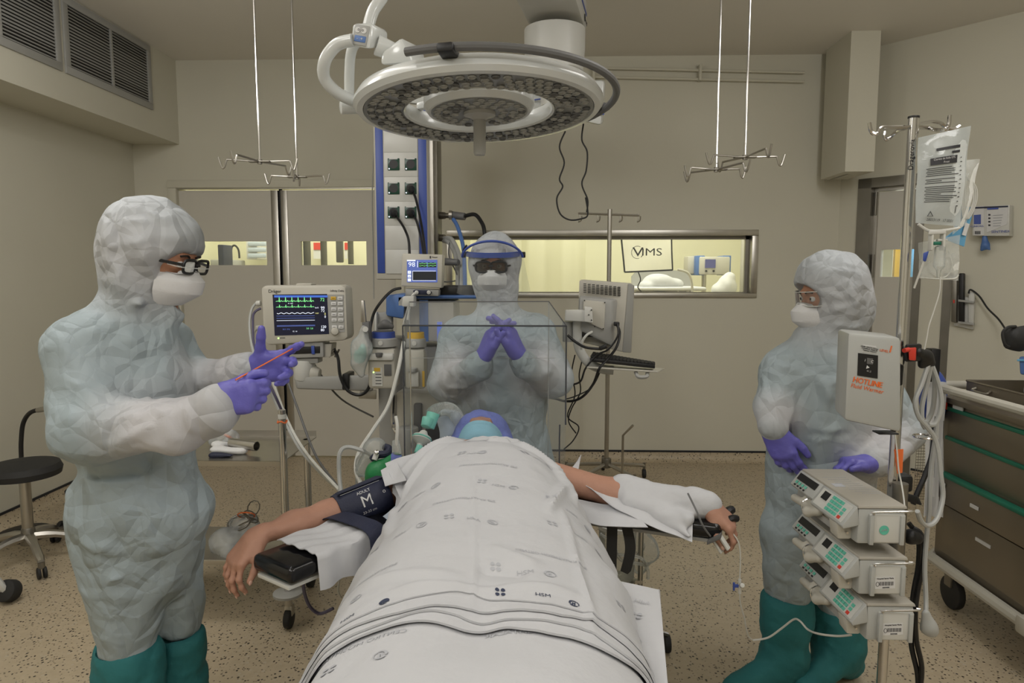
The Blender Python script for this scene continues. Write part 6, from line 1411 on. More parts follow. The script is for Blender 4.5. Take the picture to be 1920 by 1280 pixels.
SH1, EL1, WR1 = at(772, 900, 2.27), at(615, 968, 2.07), at(492, 1000, 1.885)
SH2, EL2, WR2 = at(985, 880, 2.33), at(1150, 924, 2.25), at(1318, 945, 2.11)
HC = V(-.193, 2.53, .872); HF, HU = V(0, -.50, .86), V(0, .86, .50)
hp, hpf, hR = head(HC, HF, HU)
F1, N1, S1_ = V(-.36, -.56, -.50), V(-.30, -.45, .80), V(1, -.1, .1)
hand1, tips1 = hand(WR1+V(-.012, -.012, -.002), F1, N1, S1_, 1.0, curl=((34, 34, 18), (32, 30, 16), (30, 26, 14), (26, 24, 14)), spread=(.13, .04, -.05, -.16), thumb=((.72, .55, -.25), (.95, .05, -.25)))
F2, N2, S2_ = V(.62, -.22, -.55), V(.60, -.45, .66), V(-.35, -.9, -.1)
hand2, tips2 = hand(WR2+V(.018, -.008, 0), F2, N2, S2_, .98, curl=((30, 40, 25), (34, 40, 25), (36, 42, 25), (36, 40, 25)), spread=(.16, .03, -.06, -.12), thumb=((.7, .7, -.35), (.95, .15, -.2)))
pb_ = [C_((-.20, 2.36, .80), (-.15, 2.0, .78), .115, .11, ax=(1, 0, 0), sc=1.35), C_((-.15, 2.0, .78), (-.12, 1.7, .765), .11, .105, ax=(1, 0, 0), sc=1.4),
       C_(HC-HU*.07, (-.19, 2.38, .80), .055, .06, k=.03), C_(SH1, SH2, .06, k=.04),
       C_((-.20, 1.65, .735), (-.20, 1.25, .735), .08, .06), C_((-.04, 1.65, .735), (-.02, 1.25, .735), .08, .06),
       C_((-.20, 1.25, .735), (-.20, .84, .70), .056, .04), C_((-.02, 1.25, .735), (-.01, .84, .70), .056, .04),
       C_((-.20, .84, .70), (-.21, .80, .75), .035, .028), C_((-.01, .84, .70), (.0, .80, .75), .035, .028),
       C_(SH1, EL1, .055, .046, k=.03), C_(EL1, EL1*.45+WR1*.55, .048, .041, k=.03), C_(EL1*.45+WR1*.55, WR1, .041, .026, k=.03, ax=N1, sc=.86),
       C_(SH2, EL2, .054, .045, k=.03), C_(EL2, EL2*.5+WR2*.5, .046, .039, k=.03), C_(EL2*.5+WR2*.5, WR2, .039, .026, k=.03), C_(WR1, WR1+V(-.02, -.03, -.012), .026, .024, k=.02), C_(WR2, WR2+V(.025, -.01, -.01), .026, .024, k=.02)]
pat = thing('person', 'patient lying under the printed sheet with arms spread, blue cap and face mask', 'person', (-.15, 2.0, .665))
def kn(p, N): return .0006*crumple(p, 60, 3)
organic('body', pb_+hp+hand1+hand2, .0042, 'skin', pat, kn)
def nails(tips, par, m='nail', first=0):
    for (q, dv, up, r) in tips[first:]:
        up = Vector(up); dv = Vector(dv); up = (up-dv*up.dot(dv)).normalized()
        MB().sph(Vector(q)+up*r*.80+dv*r*.25, (r*.72, r*.95, r*.28), Matrix((dv.cross(up), dv, up)).transposed(), 10, 6).go('fingernail', m, par)
nails(tips1, pat); nails(tips2, pat)
for s in (-1, 1):
    e = MB().sph(hpf(s*.031, .0745, .003), .0125, None, 14, 10).go('eye', 'paper', pat, label='closed eye')
cap = [E_(hpf(0, -.02, .045), (.108, .105, .092), hR, k=.03), E_(hpf(0, -.04, .0), (.116, .075, .085), hR, k=.04), C_(hpf(-.085, .0, -.03), hpf(.085, .0, -.03), .028, k=.04), C_(hpf(.06, -.03, -.02), hpf(.150, -.01, -.045), .045, .026, k=.04), C_(hpf(-.06, -.03, -.02), hpf(-.135, -.02, -.03), .045, .024, k=.04), E_(hpf(0, .10, -.045), (.066, .09, .085), hR, k=.012, sub=True)]
organic('surgical_cap', cap, .0045, 'cap', pat, lambda p, N: .005*crumple(p, 17, 12)+.002*crumple(p, 40, 2))
def mask_sheet(pf, w=.084, top=-.012, bot=-.105, puff=.118):
    G = []
    for i in range(13):
        v_ = i/12; row = []
        for j in range(19):
            u = j/9-1; yy = top+(bot-top)*v_
            f_ = puff-.052*abs(u)**2.0-.022*abs(v_-.38)**1.5*2-.018*(1-abs(u))*(v_ > .85)
            f_ += .0022*math.cos(v_*PI*6)*(1-u*u)
            row.append(pf(u*w*(1-.08*abs(v_-.5)), f_-.028*abs(u)**5, yy+.006*abs(u)*(0.5-v_)*2))
        G.append(row)
    return G
MB().grid(mask_sheet(hpf), .0015).go('face_mask', 'mask_blue', pat, label='pale blue pleated face mask')
for s in (-1, 1):
    MB().tube([hpf(s*.074, .055, -.025), hpf(s*.082, .02, -.0), hpf(s*.085, -.01, .01), hpf(s*.083, .0, -.045), hpf(s*.074, .05, -.09)], .0018, n=5, sm=5).go('ear_loop', 'paper', pat)
t = thing('head_pillow', 'white pillow under the patient\'s head inside the clear box', 'pillow', (-.19, 2.62, .665))
organic('cushion', [E_((-.19, 2.62, .735), (.17, .11, .07)), E_((-.30, 2.58, .745), (.07, .09, .06))], .008, 'sheet', t, lambda p, N: .004*crumple(p, 12, 3))

# ------------------------------------------------------------------ printed sheet over the patient
def ip(x, xs, ys): return float(np.interp(x, xs, ys))
XC = lambda y: ip(y, [.8, 1.5, 2.0, 2.3, 2.45], [-.085, -.105, -.13, -.185, -.19])
ZT = lambda y: ip(y, [.8, 1.1, 1.3, 1.5, 1.72, 1.95, 2.15, 2.30, 2.36, 2.42], [.84, .84, .835, .84, .865, .90, .918, .902, .886, .858])
WH = lambda y: ip(y, [.8, 1.5, 1.9, 2.1, 2.3, 2.45], [.285, .27, .25, .245, .25, .20])
HL = lambda y: ip(y, [.8, 1.8, 1.93, 2.03, 2.12, 2.3, 2.42], [.34, .32, .22, .10, .03, .03, .03])
HRt = lambda y: ip(y, [.8, 1.5, 1.95, 2.1, 2.2, 2.3, 2.42], [.30, .26, .16, .09, .04, .03, .03])
def sheet_base(s, y):
    w = WH(y); a = abs(s); sg = 1 if s > 0 else -1; c = XC(y)
    rnd = ip(y, [.8, 1.5, 2.1, 2.4], [.055, .07, .12, .09])
    leg = .012*math.exp(-((s/.05)**2))*ip(y, [1.0, 1.3, 1.7], [1, 1, 0])
    if a <= w: return Vector((c+s, y, ZT(y)-rnd*(a/w)**3.0-leg))
    sl = 3*rnd/w; e = a-w; ang = math.atan(sl); k = min(1, e/.06)
    a_end = math.radians(64); am = ang+(a_end-ang)*k*.5 if e < .06 else None
    if e < .06: return Vector((c+sg*(w+math.cos(am)*e), y, ZT(y)-rnd-math.sin(am)*e))
    am = ang+(a_end-ang)*.5; x0 = w+math.cos(am)*.06; z0 = math.sin(am)*.06
    return Vector((c+sg*(x0+math.cos(a_end)*(e-.06)), y, ZT(y)-rnd-z0-math.sin(a_end)*(e-.06)))
def wr(s, y, seed=0):
    p = np.array([[s, y*.75, seed*.3]])
    return p
def sheet_grid(y0, y1, n, m_, off=0, seed=0, smin=None, smax=None, hem=None, amp=1.):
    P = np.zeros((n+1, m_+1, 3)); SS = np.zeros((n+1, m_+1)); YY = np.zeros((n+1, m_+1))
    for i in range(n+1):
        for j in range(m_+1):
            u = j/m_; y = y0+(y1-y0)*(i/n)
            if hem: y = hem(u)+(y1-hem(u))*(i/n)
            a = -(WH(y)+(HL(y) if smin is None else smin)); b = WH(y)+(HRt(y) if smax is None else smax); s = a+(b-a)*u
            P[i, j] = sheet_base(s, y); SS[i, j] = s; YY[i, j] = y
    du = np.gradient(P, axis=1); dv = np.gradient(P, axis=0); Nn = np.cross(du, dv); Nn /= np.linalg.norm(Nn, axis=2)[..., None]+1e-9
    Nn *= np.sign(Nn[n//2, m_//2, 2])
    q = np.stack([SS.ravel(), YY.ravel(), np.full(SS.size, .1*seed)], 1)
    h = .0085*crumple(q*np.array([1, .8, 1]), 3.2, 31)+.0045*crumple(q, 8, 33)+.0012*crumple(q, 20, 35)
    hang = np.clip((np.abs(SS.ravel())-.22)/.2, 0, 1); h += hang*.012*np.sin(q[:, 1]*26+3*np.sin(q[:, 1]*7)+np.sign(q[:, 0]))
    h += sheet_folds(q)*1.7
    h = h.reshape(SS.shape)*amp+off
    return P+Nn*h[..., None], Nn
FO = [((-.27, 2.33), (-.02, 2.38), .010, .022), ((-.30, 2.12), (-.05, 2.34), .014, .022), ((-.05, 2.34), (.16, 2.30), .010, .02), ((-.26, 2.0), (-.10, 2.26), .009, .018),
      ((.25, 2.1), (.10, 2.26), .012, .02), ((.10, 2.26), (.02, 2.25), .009, .015), ((.24, 1.95), (.20, 2.15), .012, .02), ((.15, 1.75), (.22, 2.05), .010, .018), ((-.24, 1.7), (-.28, 2.05), .010, .02),
      ((-.02, 1.25), (-.045, 2.0), .0032, .010), ((.21, 1.2), (.19, 1.85), .006, .014), ((-.2, 1.35), (.2, 1.36), .007, .03), ((-.28, 1.45), (-.05, 1.40), .005, .03), ((0, 1.55), (.12, 1.45), .006, .035), ((-.02, 1.45), (.1, 1.42), -.007, .04)]
def sheet_folds(q):
    p2 = np.stack([q[:, 0], q[:, 1], np.zeros(len(q))], 1)
    return folds(p2, [((a[0], a[1], 0), (b[0], b[1], 0), amp, w) for a, b, amp, w in FO])
dr = thing('printed_sheet', 'white hospital sheet with faint printed logos draped over the patient, hem stacked in folds', 'sheet', (-.12, 1.5, .665))
def gridobj(P, name, m, par, th=.002, lab=None): return MB().grid([[Vector(p) for p in row] for row in P], th).go(name, m, par, lab, smooth=60)
TOP, TN = sheet_grid(1.30, 2.42, 190, 150, .022, 0, hem=lambda u: 1.30-.012*math.sin(u*9)-.012*math.sin(u*21+1)*.4-.045*max(0, u-.5)+.02*math.exp(-((u-.5)/.06)**2))
gridobj(TOP, 'top_layer', 'sheet', dr, .003)
for k, (yb, of, sd) in enumerate(((1.272, .0165, 2), (1.250, .010, 3), (1.226, .0045, 4))):
    P, _ = sheet_grid(1.2, 1.46, 26, 120, of, sd*0, hem=lambda u: yb-.010*math.sin(u*8+k)-.006*math.sin(u*23+2*k)-.05*max(0, u-.45)-.012*math.sin(u*40+k)*.3, smin=.20-.015*k, smax=.17)
    gridobj(P, 'folded_layer', 'sheet', dr, .0045)
P, BN = sheet_grid(.80, 1.50, 70, 120, -.003, 0, smin=.36, smax=.30); gridobj(P, 'lower_layer', 'sheet', dr); LOW = P
def roll(hem, off, name):                                        # rounded turned edge of a folded layer
    pts = []
    for j in range(90):
        u = .04+.92*j/89; y = hem(u); a = -(WH(y)+.20); b = WH(y)+.17; p = sheet_base(a+(b-a)*u, y)
        pts.append(p+V(0, 0, off))
    MB().tube(pts, .0045, n=8).go(name, 'sheet', dr)
# right-hand flap of the under sheet and side pieces
def patch(c, n, m_, name, mtl, par, amp=.004, f=9, seed=1, th=.002, lab=None, bow=0):
    c = [Vector(x) for x in c]; P = np.array([[((c[0]*(1-j/m_)+c[1]*(j/m_))*(1-i/n)+(c[3]*(1-j/m_)+c[2]*(j/m_))*(i/n)) for j in range(m_+1)] for i in range(n+1)], float)
    Nn = np.cross(P[0, -1]-P[0, 0], P[-1, 0]-P[0, 0]); Nn /= np.linalg.norm(Nn); h = amp*crumple(P.reshape(-1, 3), f, seed).reshape(n+1, m_+1)
    for i in range(n+1):
        for j in range(m_+1): h[i, j] += bow*math.sin(PI*i/n)*math.sin(PI*j/m_)
    P = P+Nn*h[..., None]; gridobj(P, name, mtl, par, th, lab); return P
FLP = patch([at(1120, 1082, 1.66), at(1236, 1104, 1.66), at(1256, 1330, 1.17), at(1100, 1330, 1.17)], 30, 20, 'side_flap', 'sheet', dr, .004, 6, 3, bow=.01)
patch([at(1236, 1104, 1.66), at(1238, 1106, 1.67), at(1258, 1400, 1.19), at(1256, 1330, 1.17)], 10, 3, 'side_flap', 'sheet', dr, .001)
# turned-back strip on the right with dark print
ST = [at(1030, 935, 2.10), at(1058, 925, 2.12), at(1136, 1048, 1.86), at(1098, 1048, 1.84)]
STP = patch([at(1024, 938, 2.06), at(1052, 930, 2.08), at(1132, 1046, 1.82), at(1092, 1060, 1.80)], 24, 8, 'turned_strip', 'cloth_blue', dr, .004, 12, 5)
patch([at(1092, 1060, 1.80), at(1132, 1044, 1.82), at(1155, 1092, 1.72), at(1120, 1100, 1.70)], 10, 8, 'turned_strip', 'cloth_blue', dr, .005, 12, 8)
patch([at(1020, 860, 2.26), at(1042, 880, 2.26), at(1040, 948, 2.18), at(1010, 930, 2.15)], 14, 8, 'turned_strip', 'cloth_blue', dr, .006, 14, 9)
# turned corners on the left
patch([at(722, 868, 2.22), at(800, 842, 2.30), at(800, 905, 2.10), at(752, 938, 2.06)], 18, 14, 'turned_corner', 'sheet', dr, .007, 9, 6, bow=.01)
patch([at(714, 882, 2.18), at(744, 866, 2.22), at(762, 900, 2.10), at(722, 912, 2.12)], 12, 10, 'turned_corner', 'sheet', dr, .007, 10, 16, bow=.012)
patch([at(700, 982, 2.08), at(742, 945, 2.10), at(790, 930, 2.02), at(716, 1036, 1.95)], 16, 12, 'turned_corner', 'cloth_blue', dr, .005, 9, 7)
# prints that follow the cloth
def onsurf(P, Nn, u, v_):
    n, m_ = P.shape[0]-1, P.shape[1]-1; fi = min(max(v_, 0), .9999)*n; fj = min(max(u, 0), .9999)*m_; i, j = int(fi), int(fj); a, b = fi-i, fj-j
    g = lambda A: (A[i, j]*(1-a)*(1-b)+A[i+1, j]*a*(1-b)+A[i, j+1]*(1-a)*b+A[i+1, j+1]*a*b)
    return g(P), g(Nn)
def petals(): 
    out = []
    for sx, sy in ((-1, -1), (1, -1), (1, 1), (-1, 1)): out.append([(sx*(.55+.42*math.cos(a)-.1*math.cos(a)*math.sin(a)), sy*(.55+.42*math.sin(a))) for a in [k*PI/5 for k in range(10)]])
    return out
def emblem():
    o = []; 
    for a0, a1 in ((-.6, 3.4), (3.6, 5.4)):
        A = [a0+(a1-a0)*k/12 for k in range(13)]; o.append([(math.cos(a)*1., math.sin(a)*1.) for a in A]+[(math.cos(a)*.72+.1, math.sin(a)*.72) for a in A[::-1]])
    o.append([(-.1, -.9), (.15, -.8), (.35, .55), (.05, .3)]); o.append([(-.5, -.3), (-.3, -.7), (.0, .2), (-.2, .4)]); return o
def print_on(P, Nn, u0, v0, size, rot, kind, m, par, flipx=1, asp=1., off=.0042):
    n = Nn if Nn is not None else None
    n_, m_ = P.shape[0]-1, P.shape[1]-1
    Lu = np.linalg.norm(P[int(v0*n_), min(int(u0*m_)+6, m_)]-P[int(v0*n_), max(int(u0*m_)-6, 0)])/((min(int(u0*m_)+6, m_)-max(int(u0*m_)-6, 0))/m_)
    Lv = np.linalg.norm(P[min(int(v0*n_)+6, n_), int(u0*m_)]-P[max(int(v0*n_)-6, 0), int(u0*m_)])/((min(int(v0*n_)+6, n_)-max(int(v0*n_)-6, 0))/n_)
    if Nn is None:
        Nv = np.cross(P[0, -1]-P[0, 0], P[-1, 0]-P[0, 0]); Nv /= np.linalg.norm(Nv); Nv *= (1 if Nv[2]-Nv[1] > 0 else -1); Nn = np.broadcast_to(Nv, P.shape)
    cr, sr = math.cos(rot), math.sin(rot)
    def mp(x, y):
        x *= size*flipx; y *= size; X = x*cr-y*sr; Y = x*sr+y*cr; p, nn = onsurf(P, Nn, u0+X/Lu, v0+Y/Lv); nn = Vector(nn); 
        return Vector(p)+nn.normalized()*off
    if kind in ('petals', 'emblem'):
        b = bmesh.new()
        for poly in (petals() if kind == 'petals' else emblem()):
            try: b.faces.new([b.verts.new(mp(x, y)) for x, y in poly])
            except ValueError: pass
        bmesh.ops.triangulate(b, faces=b.faces); me = bpy.data.meshes.new('printed_logo'); b.to_mesh(me); b.free()
        link('printed_logo', me, m, par)
    else:
        me = text_mesh(kind, 1.5)
        for v in me.vertices: v.co = mp(v.co.x*asp, v.co.y)
        link('printed_lettering', me, m, par)
random.seed(21)
rows = [(.10, .2, -1), (.13, .55, 1), (.13, .78, -1), (.33, .30, 1), (.33, .46, -1), (.36, .70, 1), (.52, .52, 1), (.55, .28, -1), (.50, .72, 1), (.72, .35, 1), (.74, .66, -1), (.86, .42, 1)]
for v0, u0, fl in rows:
    rt = PI if random.random() < .5 else 0
    print_on(TOP, TN, u0, v0, .013, rt, 'petals', 'print_pale', dr, fl); print_on(TOP, TN, u0+.055, v0-.012, .013, rt, 'HPV' if rt else 'HSM', 'print_pale', dr, fl)
    print_on(TOP, TN, u0+.10, v0-.01, .014, rt, 'emblem', 'print_pale', dr, fl)
for v0, u0 in ((.17, .3), (.42, .5), (.62, .5), (.20, .66)): print_on(TOP, TN, u0, v0, .0105, PI, 'CENTRO HOSPITALAR EPE', 'print_pale', dr, -1, .9)
for v0, u0, kd in ((.012, .22, 'petals'), (.018, .30, 'HSM'), (.015, .36, 'emblem'), (.022, .56, 'petals'), (.025, .63, 'HSM'), (.02, .68, 'emblem')): print_on(TOP, TN, u0, v0, .011, 0, kd, 'print_dark', dr)
for v0, u0, kd in ((.52, .30, 'petals'), (.50, .38, 'emblem'), (.60, .33, 'CENTRO HOSPITALAR'), (.60, .62, 'CENTRO HOSPITALAR')): print_on(LOW, BN, u0, v0, .014, 0, kd, 'print_pale', dr, -1)
print_on(STP, None, .5, .22, .017, -1.0, 'emblem', 'print_dark', dr, off=.004); print_on(STP, None, .55, .42, .016, -1.0, 'HSM', 'print_dark', dr, off=.004); print_on(STP, None, .5, .66, .015, -1.0, 'petals', 'print_dark', dr, off=.004); print_on(STP, None, .55, .84, .016, -1.0, 'HPV', 'print_dark', dr, off=.004)
for v0, u0, kd in ((.15, .45, 'emblem'), (.17, .72, 'HPV'), (.30, .62, 'petals')): print_on(FLP, None, u0, v0, .014, .2, kd, 'print_pale', dr, off=.004)

# arm cloths, cuff, straps
t = thing('blood_pressure_cuff', 'black blood pressure cuff marked ADULT M around the patient\'s bare upper arm', 'cuff', at(665, 950, 2.12))
ca, cb = SH1*.22+EL1*.78, SH1*.78+EL1*.22; cb = at(722, 925, 2.19); ca = at(632, 962, 2.09)
cax = (cb-ca).normalized(); CR = fr(cax, (0, -1, .5)); Lc = (cb-ca).length
MB().lathe([(.050, -.001), (.0575, 0), (.0625, .02), (.064, Lc*.5), (.066, Lc-.01), (.061, Lc), (.054, Lc+.001)], ca, CR, 48).go('cuff_band', 'navy', t)
def cuffpt(ax_, h, off=.0005):
    """ax_ along the arm from its middle; h height round the arm from the line facing the camera"""
    rr = .0650+off; mid = ca+cax*(Lc*.5+ax_); tocam = (V(0, 0, 1.5)-mid); tocam = (tocam-cax*tocam.dot(cax)).normalized(); up = tocam.cross(cax); up = up if up.z > 0 else -up
    a = h/rr; return mid+tocam*rr*math.cos(a)+up*rr*math.sin(a)
def cufftext(s, size, x, h, asp=1.):
    me = text_mesh(s, size)
    for v in me.vertices: v.co = cuffpt(x+v.co.x*asp, h+v.co.y, .0012)
    link('lettering', me, 'paper', t)
cufftext('ADULT', .0145, 0, .033); cufftext('M', .052, .0, .0); cufftext('23-33 cm', .0125, .0, -.034); cufftext('o', .02, .062, .01)
MB().grid([[cuffpt(-.07+.135*j/20, .052+.0015*i, .0012) for j in range(21)] for i in range(2)]).go('index_line', 'paper', t, smooth=0)
MB().grid([[cuffpt(-Lc*.5+.006+(Lc-.012)*j/20, .058+.006*i, .002+.004*(1-i/2)) for j in range(21)] for i in range(3)], .002).go('flap_edge', 'navy', t)
MB().tube([at(565, 1062, 1.86), at(568, 1090, 1.9), at(572, 1115, 1.95), at(582, 1138, 1.98), at(600, 1150, 2.0), at(625, 1140, 2.0)], .0052, n=7, sm=5).go('cuff_hose', 'violet', t)
t = thing('absorbent_cloth', 'white and pale blue absorbent cloth under the bare forearm, hanging off the armboard', 'cloth', at(580, 1030, 1.95))
AX = (Vector((-.70, 1.735, 0))-Vector((-.35, 2.25, 0))).normalized(); AP = V(AX.y*-1, AX.x, 0); AP = V(-AX.y, AX.x, 0)
G = []
for i in range(19):
    v_ = i/18; q = Vector((-.35, 2.25, .735))+AX*(.30+.24*v_); row = []
    for j in range(25):
        s = -.085+.27*j/24
        if s < .088: p = q+AP*s+V(0, 0, .013+.003*math.sin(v_*9))
        else: e = s-.088; p = q+AP*(.094+.10*e)+V(0, 0, .011-e*.97+.0)+AP*.006*math.sin(v_*16)
        row.append(p+V(0, 0, .003*math.sin(j*1.3+v_*12)))
    G.append(row)
MB().grid(G, .003).go('cloth', 'sheet', t, smooth=60)
t = thing('dark_strap', 'dark navy strap wrapped round the armboard below the blood pressure cuff', 'strap', at(650, 1010, 2.08))
q = Vector((-.35, 2.25, .705))+AX*.335; R = frame(AX, AP)
G = []
for i in range(7):
    row = []
    for j in range(24):
        a = 2*PI*j/24; row.append(q+AX*(-.034+.068*i/6)+AP*.112*math.copysign(abs(math.cos(a))**.5, math.cos(a))+V(0, 0, .050*math.copysign(abs(math.sin(a))**.6, math.sin(a))+.008))
    row.append(row[0].copy()); G.append(row)
MB().grid(G, .003).go('band', 'navy', t, smooth=50)
o = organic('tissue_wad', [C_(at(655, 990, 2.02), at(668, 1000, 2.0), .013, .010), C_(at(668, 1000, 2.0), at(664, 1012, 2.0), .009, .006)], .0035, 'paper', None, lambda p, N: .004*crumple(p, 30, 2)); tagit(o, 'crumpled white tissue tucked beside the navy strap under the cuff', 'tissue')
t = thing('arm_wrap', 'white cloth wrapped round the patient\'s forearm on the right armboard', 'cloth', at(1200, 960, 2.2))
fa = (WR2-EL2).normalized()
wpr = [C_(EL2+fa*.04+V(0, .015, .006), WR2-fa*.0, .056, .043, k=.03), C_(at(1180, 945, 2.17), at(1290, 975, 2.05), .022, .020, k=.05), C_(at(1240, 975, 2.10), at(1292, 1004, 2.0), .016, .008, k=.04), C_(WR2-fa*.02, WR2+V(.018, -.004, 0), .042, .036, k=.02)]
organic('wrap', wpr, .005, 'sheet', t, lambda p, N: .006*crumple(p, 9, 14, stretch=(1, 1, 1.2))+.0025*crumple(p, 24, 15))
def pl(pts, n=14): return [Vector(pts[0]).lerp(Vector(pts[1]), k/n) for k in range(n+1)]
def ruled(A, B, n, name, m, par, amp=.004, seed=1, f=10):
    A = spline(A, 6); B = spline(B, 6); k = min(len(A), len(B)); A, B = A[:k], B[:k]
    P = np.array([[A[j].lerp(B[j], i/n) for j in range(k)] for i in range(n+1)], float); sh = P.shape; h = amp*crumple(P.reshape(-1, 3), f, seed).reshape(sh[:2]); P[..., 2] += h; P[..., 1] -= h*.6
    gridobj(P, name, m, par, .002)
ruled([at(1072, 892, 2.30), at(1110, 896, 2.30), at(1180, 905, 2.26), at(1250, 916, 2.2), at(1300, 926, 2.16)], [at(1110, 915, 2.20), at(1150, 950, 2.14), at(1190, 972, 2.09), at(1240, 992, 2.04), at(1298, 1016, 1.99)], 16, 'cloth', 'sheet', t, .005, 4)
ruled([at(1040, 930, 2.22), at(1080, 935, 2.22), at(1130, 945, 2.2), at(1180, 950, 2.16)], [at(1048, 956, 2.12), at(1090, 972, 2.1), at(1135, 986, 2.06), at(1215, 988, 2.04)], 12, 'cloth', 'sheet', t, .004, 5)
patch([at(1062, 890, 2.32), at(1082, 896, 2.32), at(1090, 852, 2.36), at(1082, 866, 2.36)], 8, 5, 'cloth', 'sheet', t, .003)
o = MB().tube([V(*(EL2+fa*.225+Vector((0, 0, 0))))+Vector((fa.x*.06*math.cos(a)*.35, -.056*math.cos(a), .054*math.sin(a)-.01)) for a in [k*PI/10 for k in range(20)]], .004, n=6, closed=True).go('tourniquet_cord', 'tube_grey'); tagit(o, 'grey cord tied round the cloth-wrapped forearm near the wrist', 'cord')
wire([(1290, 925, 2.06), (1305, 955, 2.0), (1318, 985, 1.98), (1332, 1005, 1.985)], .003, 'grey_dark', 'grey oximeter lead running along the wrapped wrist to the thumb', 'cable', 'oximeter_lead')
t = thing('finger_oximeter', 'pale plastic clip sensor on the patient\'s thumb at the right armboard', 'sensor', tips2[4][0])
q, dv, up, r = tips2[4]; dv = Vector(dv); up = Vector(up); up = (up-dv*up.dot(dv)).normalized(); w_ = dv.cross(up)
MB().box(q-dv*.008+w_*.0125, (.046, .022, .008), frame(dv, up), bev=.003).go('clip_half', 'tube_clear', t); MB().box(q-dv*.008-w_*.0125, (.046, .022, .008), frame(dv, up), bev=.003).go('clip_half', 'tube_clear', t)
MB().box(q-dv*.02+w_*.018, (.012, .010, .003), frame(dv, up), bev=.001).go('red_mark', 'red', t, label='red mark')
for k, (pts, lab) in enumerate((([(1148, 985, 2.13), (1147, 1030, 2.13), (1145, 1095, 2.13)], 'long black strap with white marker letters hanging below the right armboard'), ([(1176, 990, 2.13), (1182, 1030, 2.13), (1172, 1075, 2.13)], 'shorter black strap with a pointed end hanging below the right armboard'))):
    t = thing('armboard_strap', lab, 'strap', at(*pts[0])); w_ = .017
    c = spline([at(*p) for p in pts], 6); G = [[p+V(-w_, 0, 0), p+V(w_, 0, 0)] for p in c]
    if k: G[-1] = [c[-1]+V(w_*.2, 0, 0), c[-1]+V(w_*.5, 0, -.002)]
    MB().grid(G, .003).go('webbing', 'rubber', t)
    if not k:
        MB().box(at(1146, 1072, 2.125), (.020, .002, .052)).go('label_strip', 'greyplastic', t); text('MELA', .017, at(1146, 1072, 2.121), (0, 0, -1), (1, 0, 0), 'ink', t)
# suction jar behind the straps
t = thing('suction_canister', 'clear suction canister on a stand, seen below the right armboard', 'canister', V(at(1150, 1100, 2.5).x, 2.5, 0))
c = V(at(1158, 1000, 2.55).x, 2.55, 0); zc = at(1158, 1082, 2.55).z
MB().lathe([(.0, 0), (.062, 0), (.066, .01), (.072, .19), (.074, .2), (0, .2)], V(c.x, c.y, zc), None, 28).go('jar', 'clear_thin', t)
MB().lathe([(.076, .2), (.078, .215), (.05, .23), (0, .232)], V(c.x, c.y, zc), None, 28).go('lid', 'tube_clear', t)
MB().lathe([(0, -.005), (.07, -.005), (.07, -.015), (0, -.015)], V(c.x, c.y, zc), None, 24).go('holder', 'steel', t)
MB().cyl(V(c.x+.09, c.y, .12), V(c.x+.09, c.y, zc+.2), .010, n=10).go('pole', 'steel', t); MB().box2((c.x, c.y-.01, zc-.02), (c.x+.1, c.y+.01, zc-.008)).go('bracket', 'steel', t)
for k in range(4):
    a = k*PI/2+.4; e = V(c.x+.09+.13*math.cos(a), c.y+.13*math.sin(a), .07); MB().tube([V(c.x+.09, c.y, .13), e], .010, n=7).go('leg', 'steel', t); MB().cyl(e+V(-.012, 0, -.035), e+V(.012, 0, -.035), .034, n=16, bev=.004).go('caster', 'rubber', t)
for p in (((1125, 1000, 2.5), (1150, 1020, 2.48), (1165, 1050, 2.48), (1210, 1060, 2.5), (1215, 1085, 2.5)), ((1120, 1045, 2.5), (1160, 1040, 2.48), (1200, 1045, 2.48), (1212, 1060, 2.5)), ((1200, 1010, 2.55), (1207, 1025, 2.55), (1196, 1040, 2.55))):
    MB().tube([at(*q) for q in p], .006, sm=6).go('hose', 'clear_thin', t)
o = organic('clear_drape_bag', [C_(at(1195, 1000, 2.65), at(1200, 1060, 2.65), .05, .035), E_(at(1212, 1030, 2.65), (.05, .03, .06))], .01, 'clear_thin', None, lambda p, N: .01*crumple(p, 9, 5)); tagit(o, 'crumpled clear bag beside the suction canister below the right armboard', 'bag')
wire([(655, 1000, 2.05), (650, 1040, 2.12), (640, 1070, 2.15), (634, 1105, 2.15), (640, 1120, 2.2)], .003, 'tube_clear', 'thin pale line hanging below the navy strap', 'line', 'thin_line')
wire([(660, 1000, 2.08), (658, 1030, 2.15), (664, 1060, 2.2), (676, 1090, 2.2), (690, 1110, 2.2)], .004, 'grey_dark', 'thin dark line hanging below the navy strap towards the table', 'line', 'thin_line')

# ------------------------------------------------------------------ breathing circuit
t = thing('breathing_bag', 'green breathing bag with a clear neck, at the left of the patient\'s shoulder', 'breathing bag', at(710, 900, 2.38))
organic('green_bag', [C_(at(741, 862, 2.36), at(712, 890, 2.38), .026, .05), C_(at(712, 890, 2.38), at(698, 925, 2.38), .05, .035)], .005, 'green', t, lambda p, N: .006*crumple(p, 11, 3))
MB().cyl(at(741, 862, 2.355), at(744, 851, 2.355), .021, .018, 20).go('neck_ring', 'cap', t, label='violet neck ring')
MB().cyl(at(744, 851, 2.355), at(742, 825, 2.36), .017, .013, 20, .003).go('neck', 'clear_thin', t)
MB().tube([at(743, 835, 2.35), at(745, 800, 2.35), at(742, 780, 2.36)], .006, n=8, sm=4).go('line', 'tube_clear', t)
t = thing('anaesthetic_mask', 'clear anaesthetic face mask with a dark cushion, hanging beside the green breathing bag', 'mask', at(705, 850, 2.42))
organic('mask_dome', [E_(at(703, 838, 2.44), (.042, .04, .035)), C_(at(700, 850, 2.44), at(682, 880, 2.44), .034, .03)], .005, 'clear_thin', t, lambda p, N: .002*crumple(p, 18, 3))
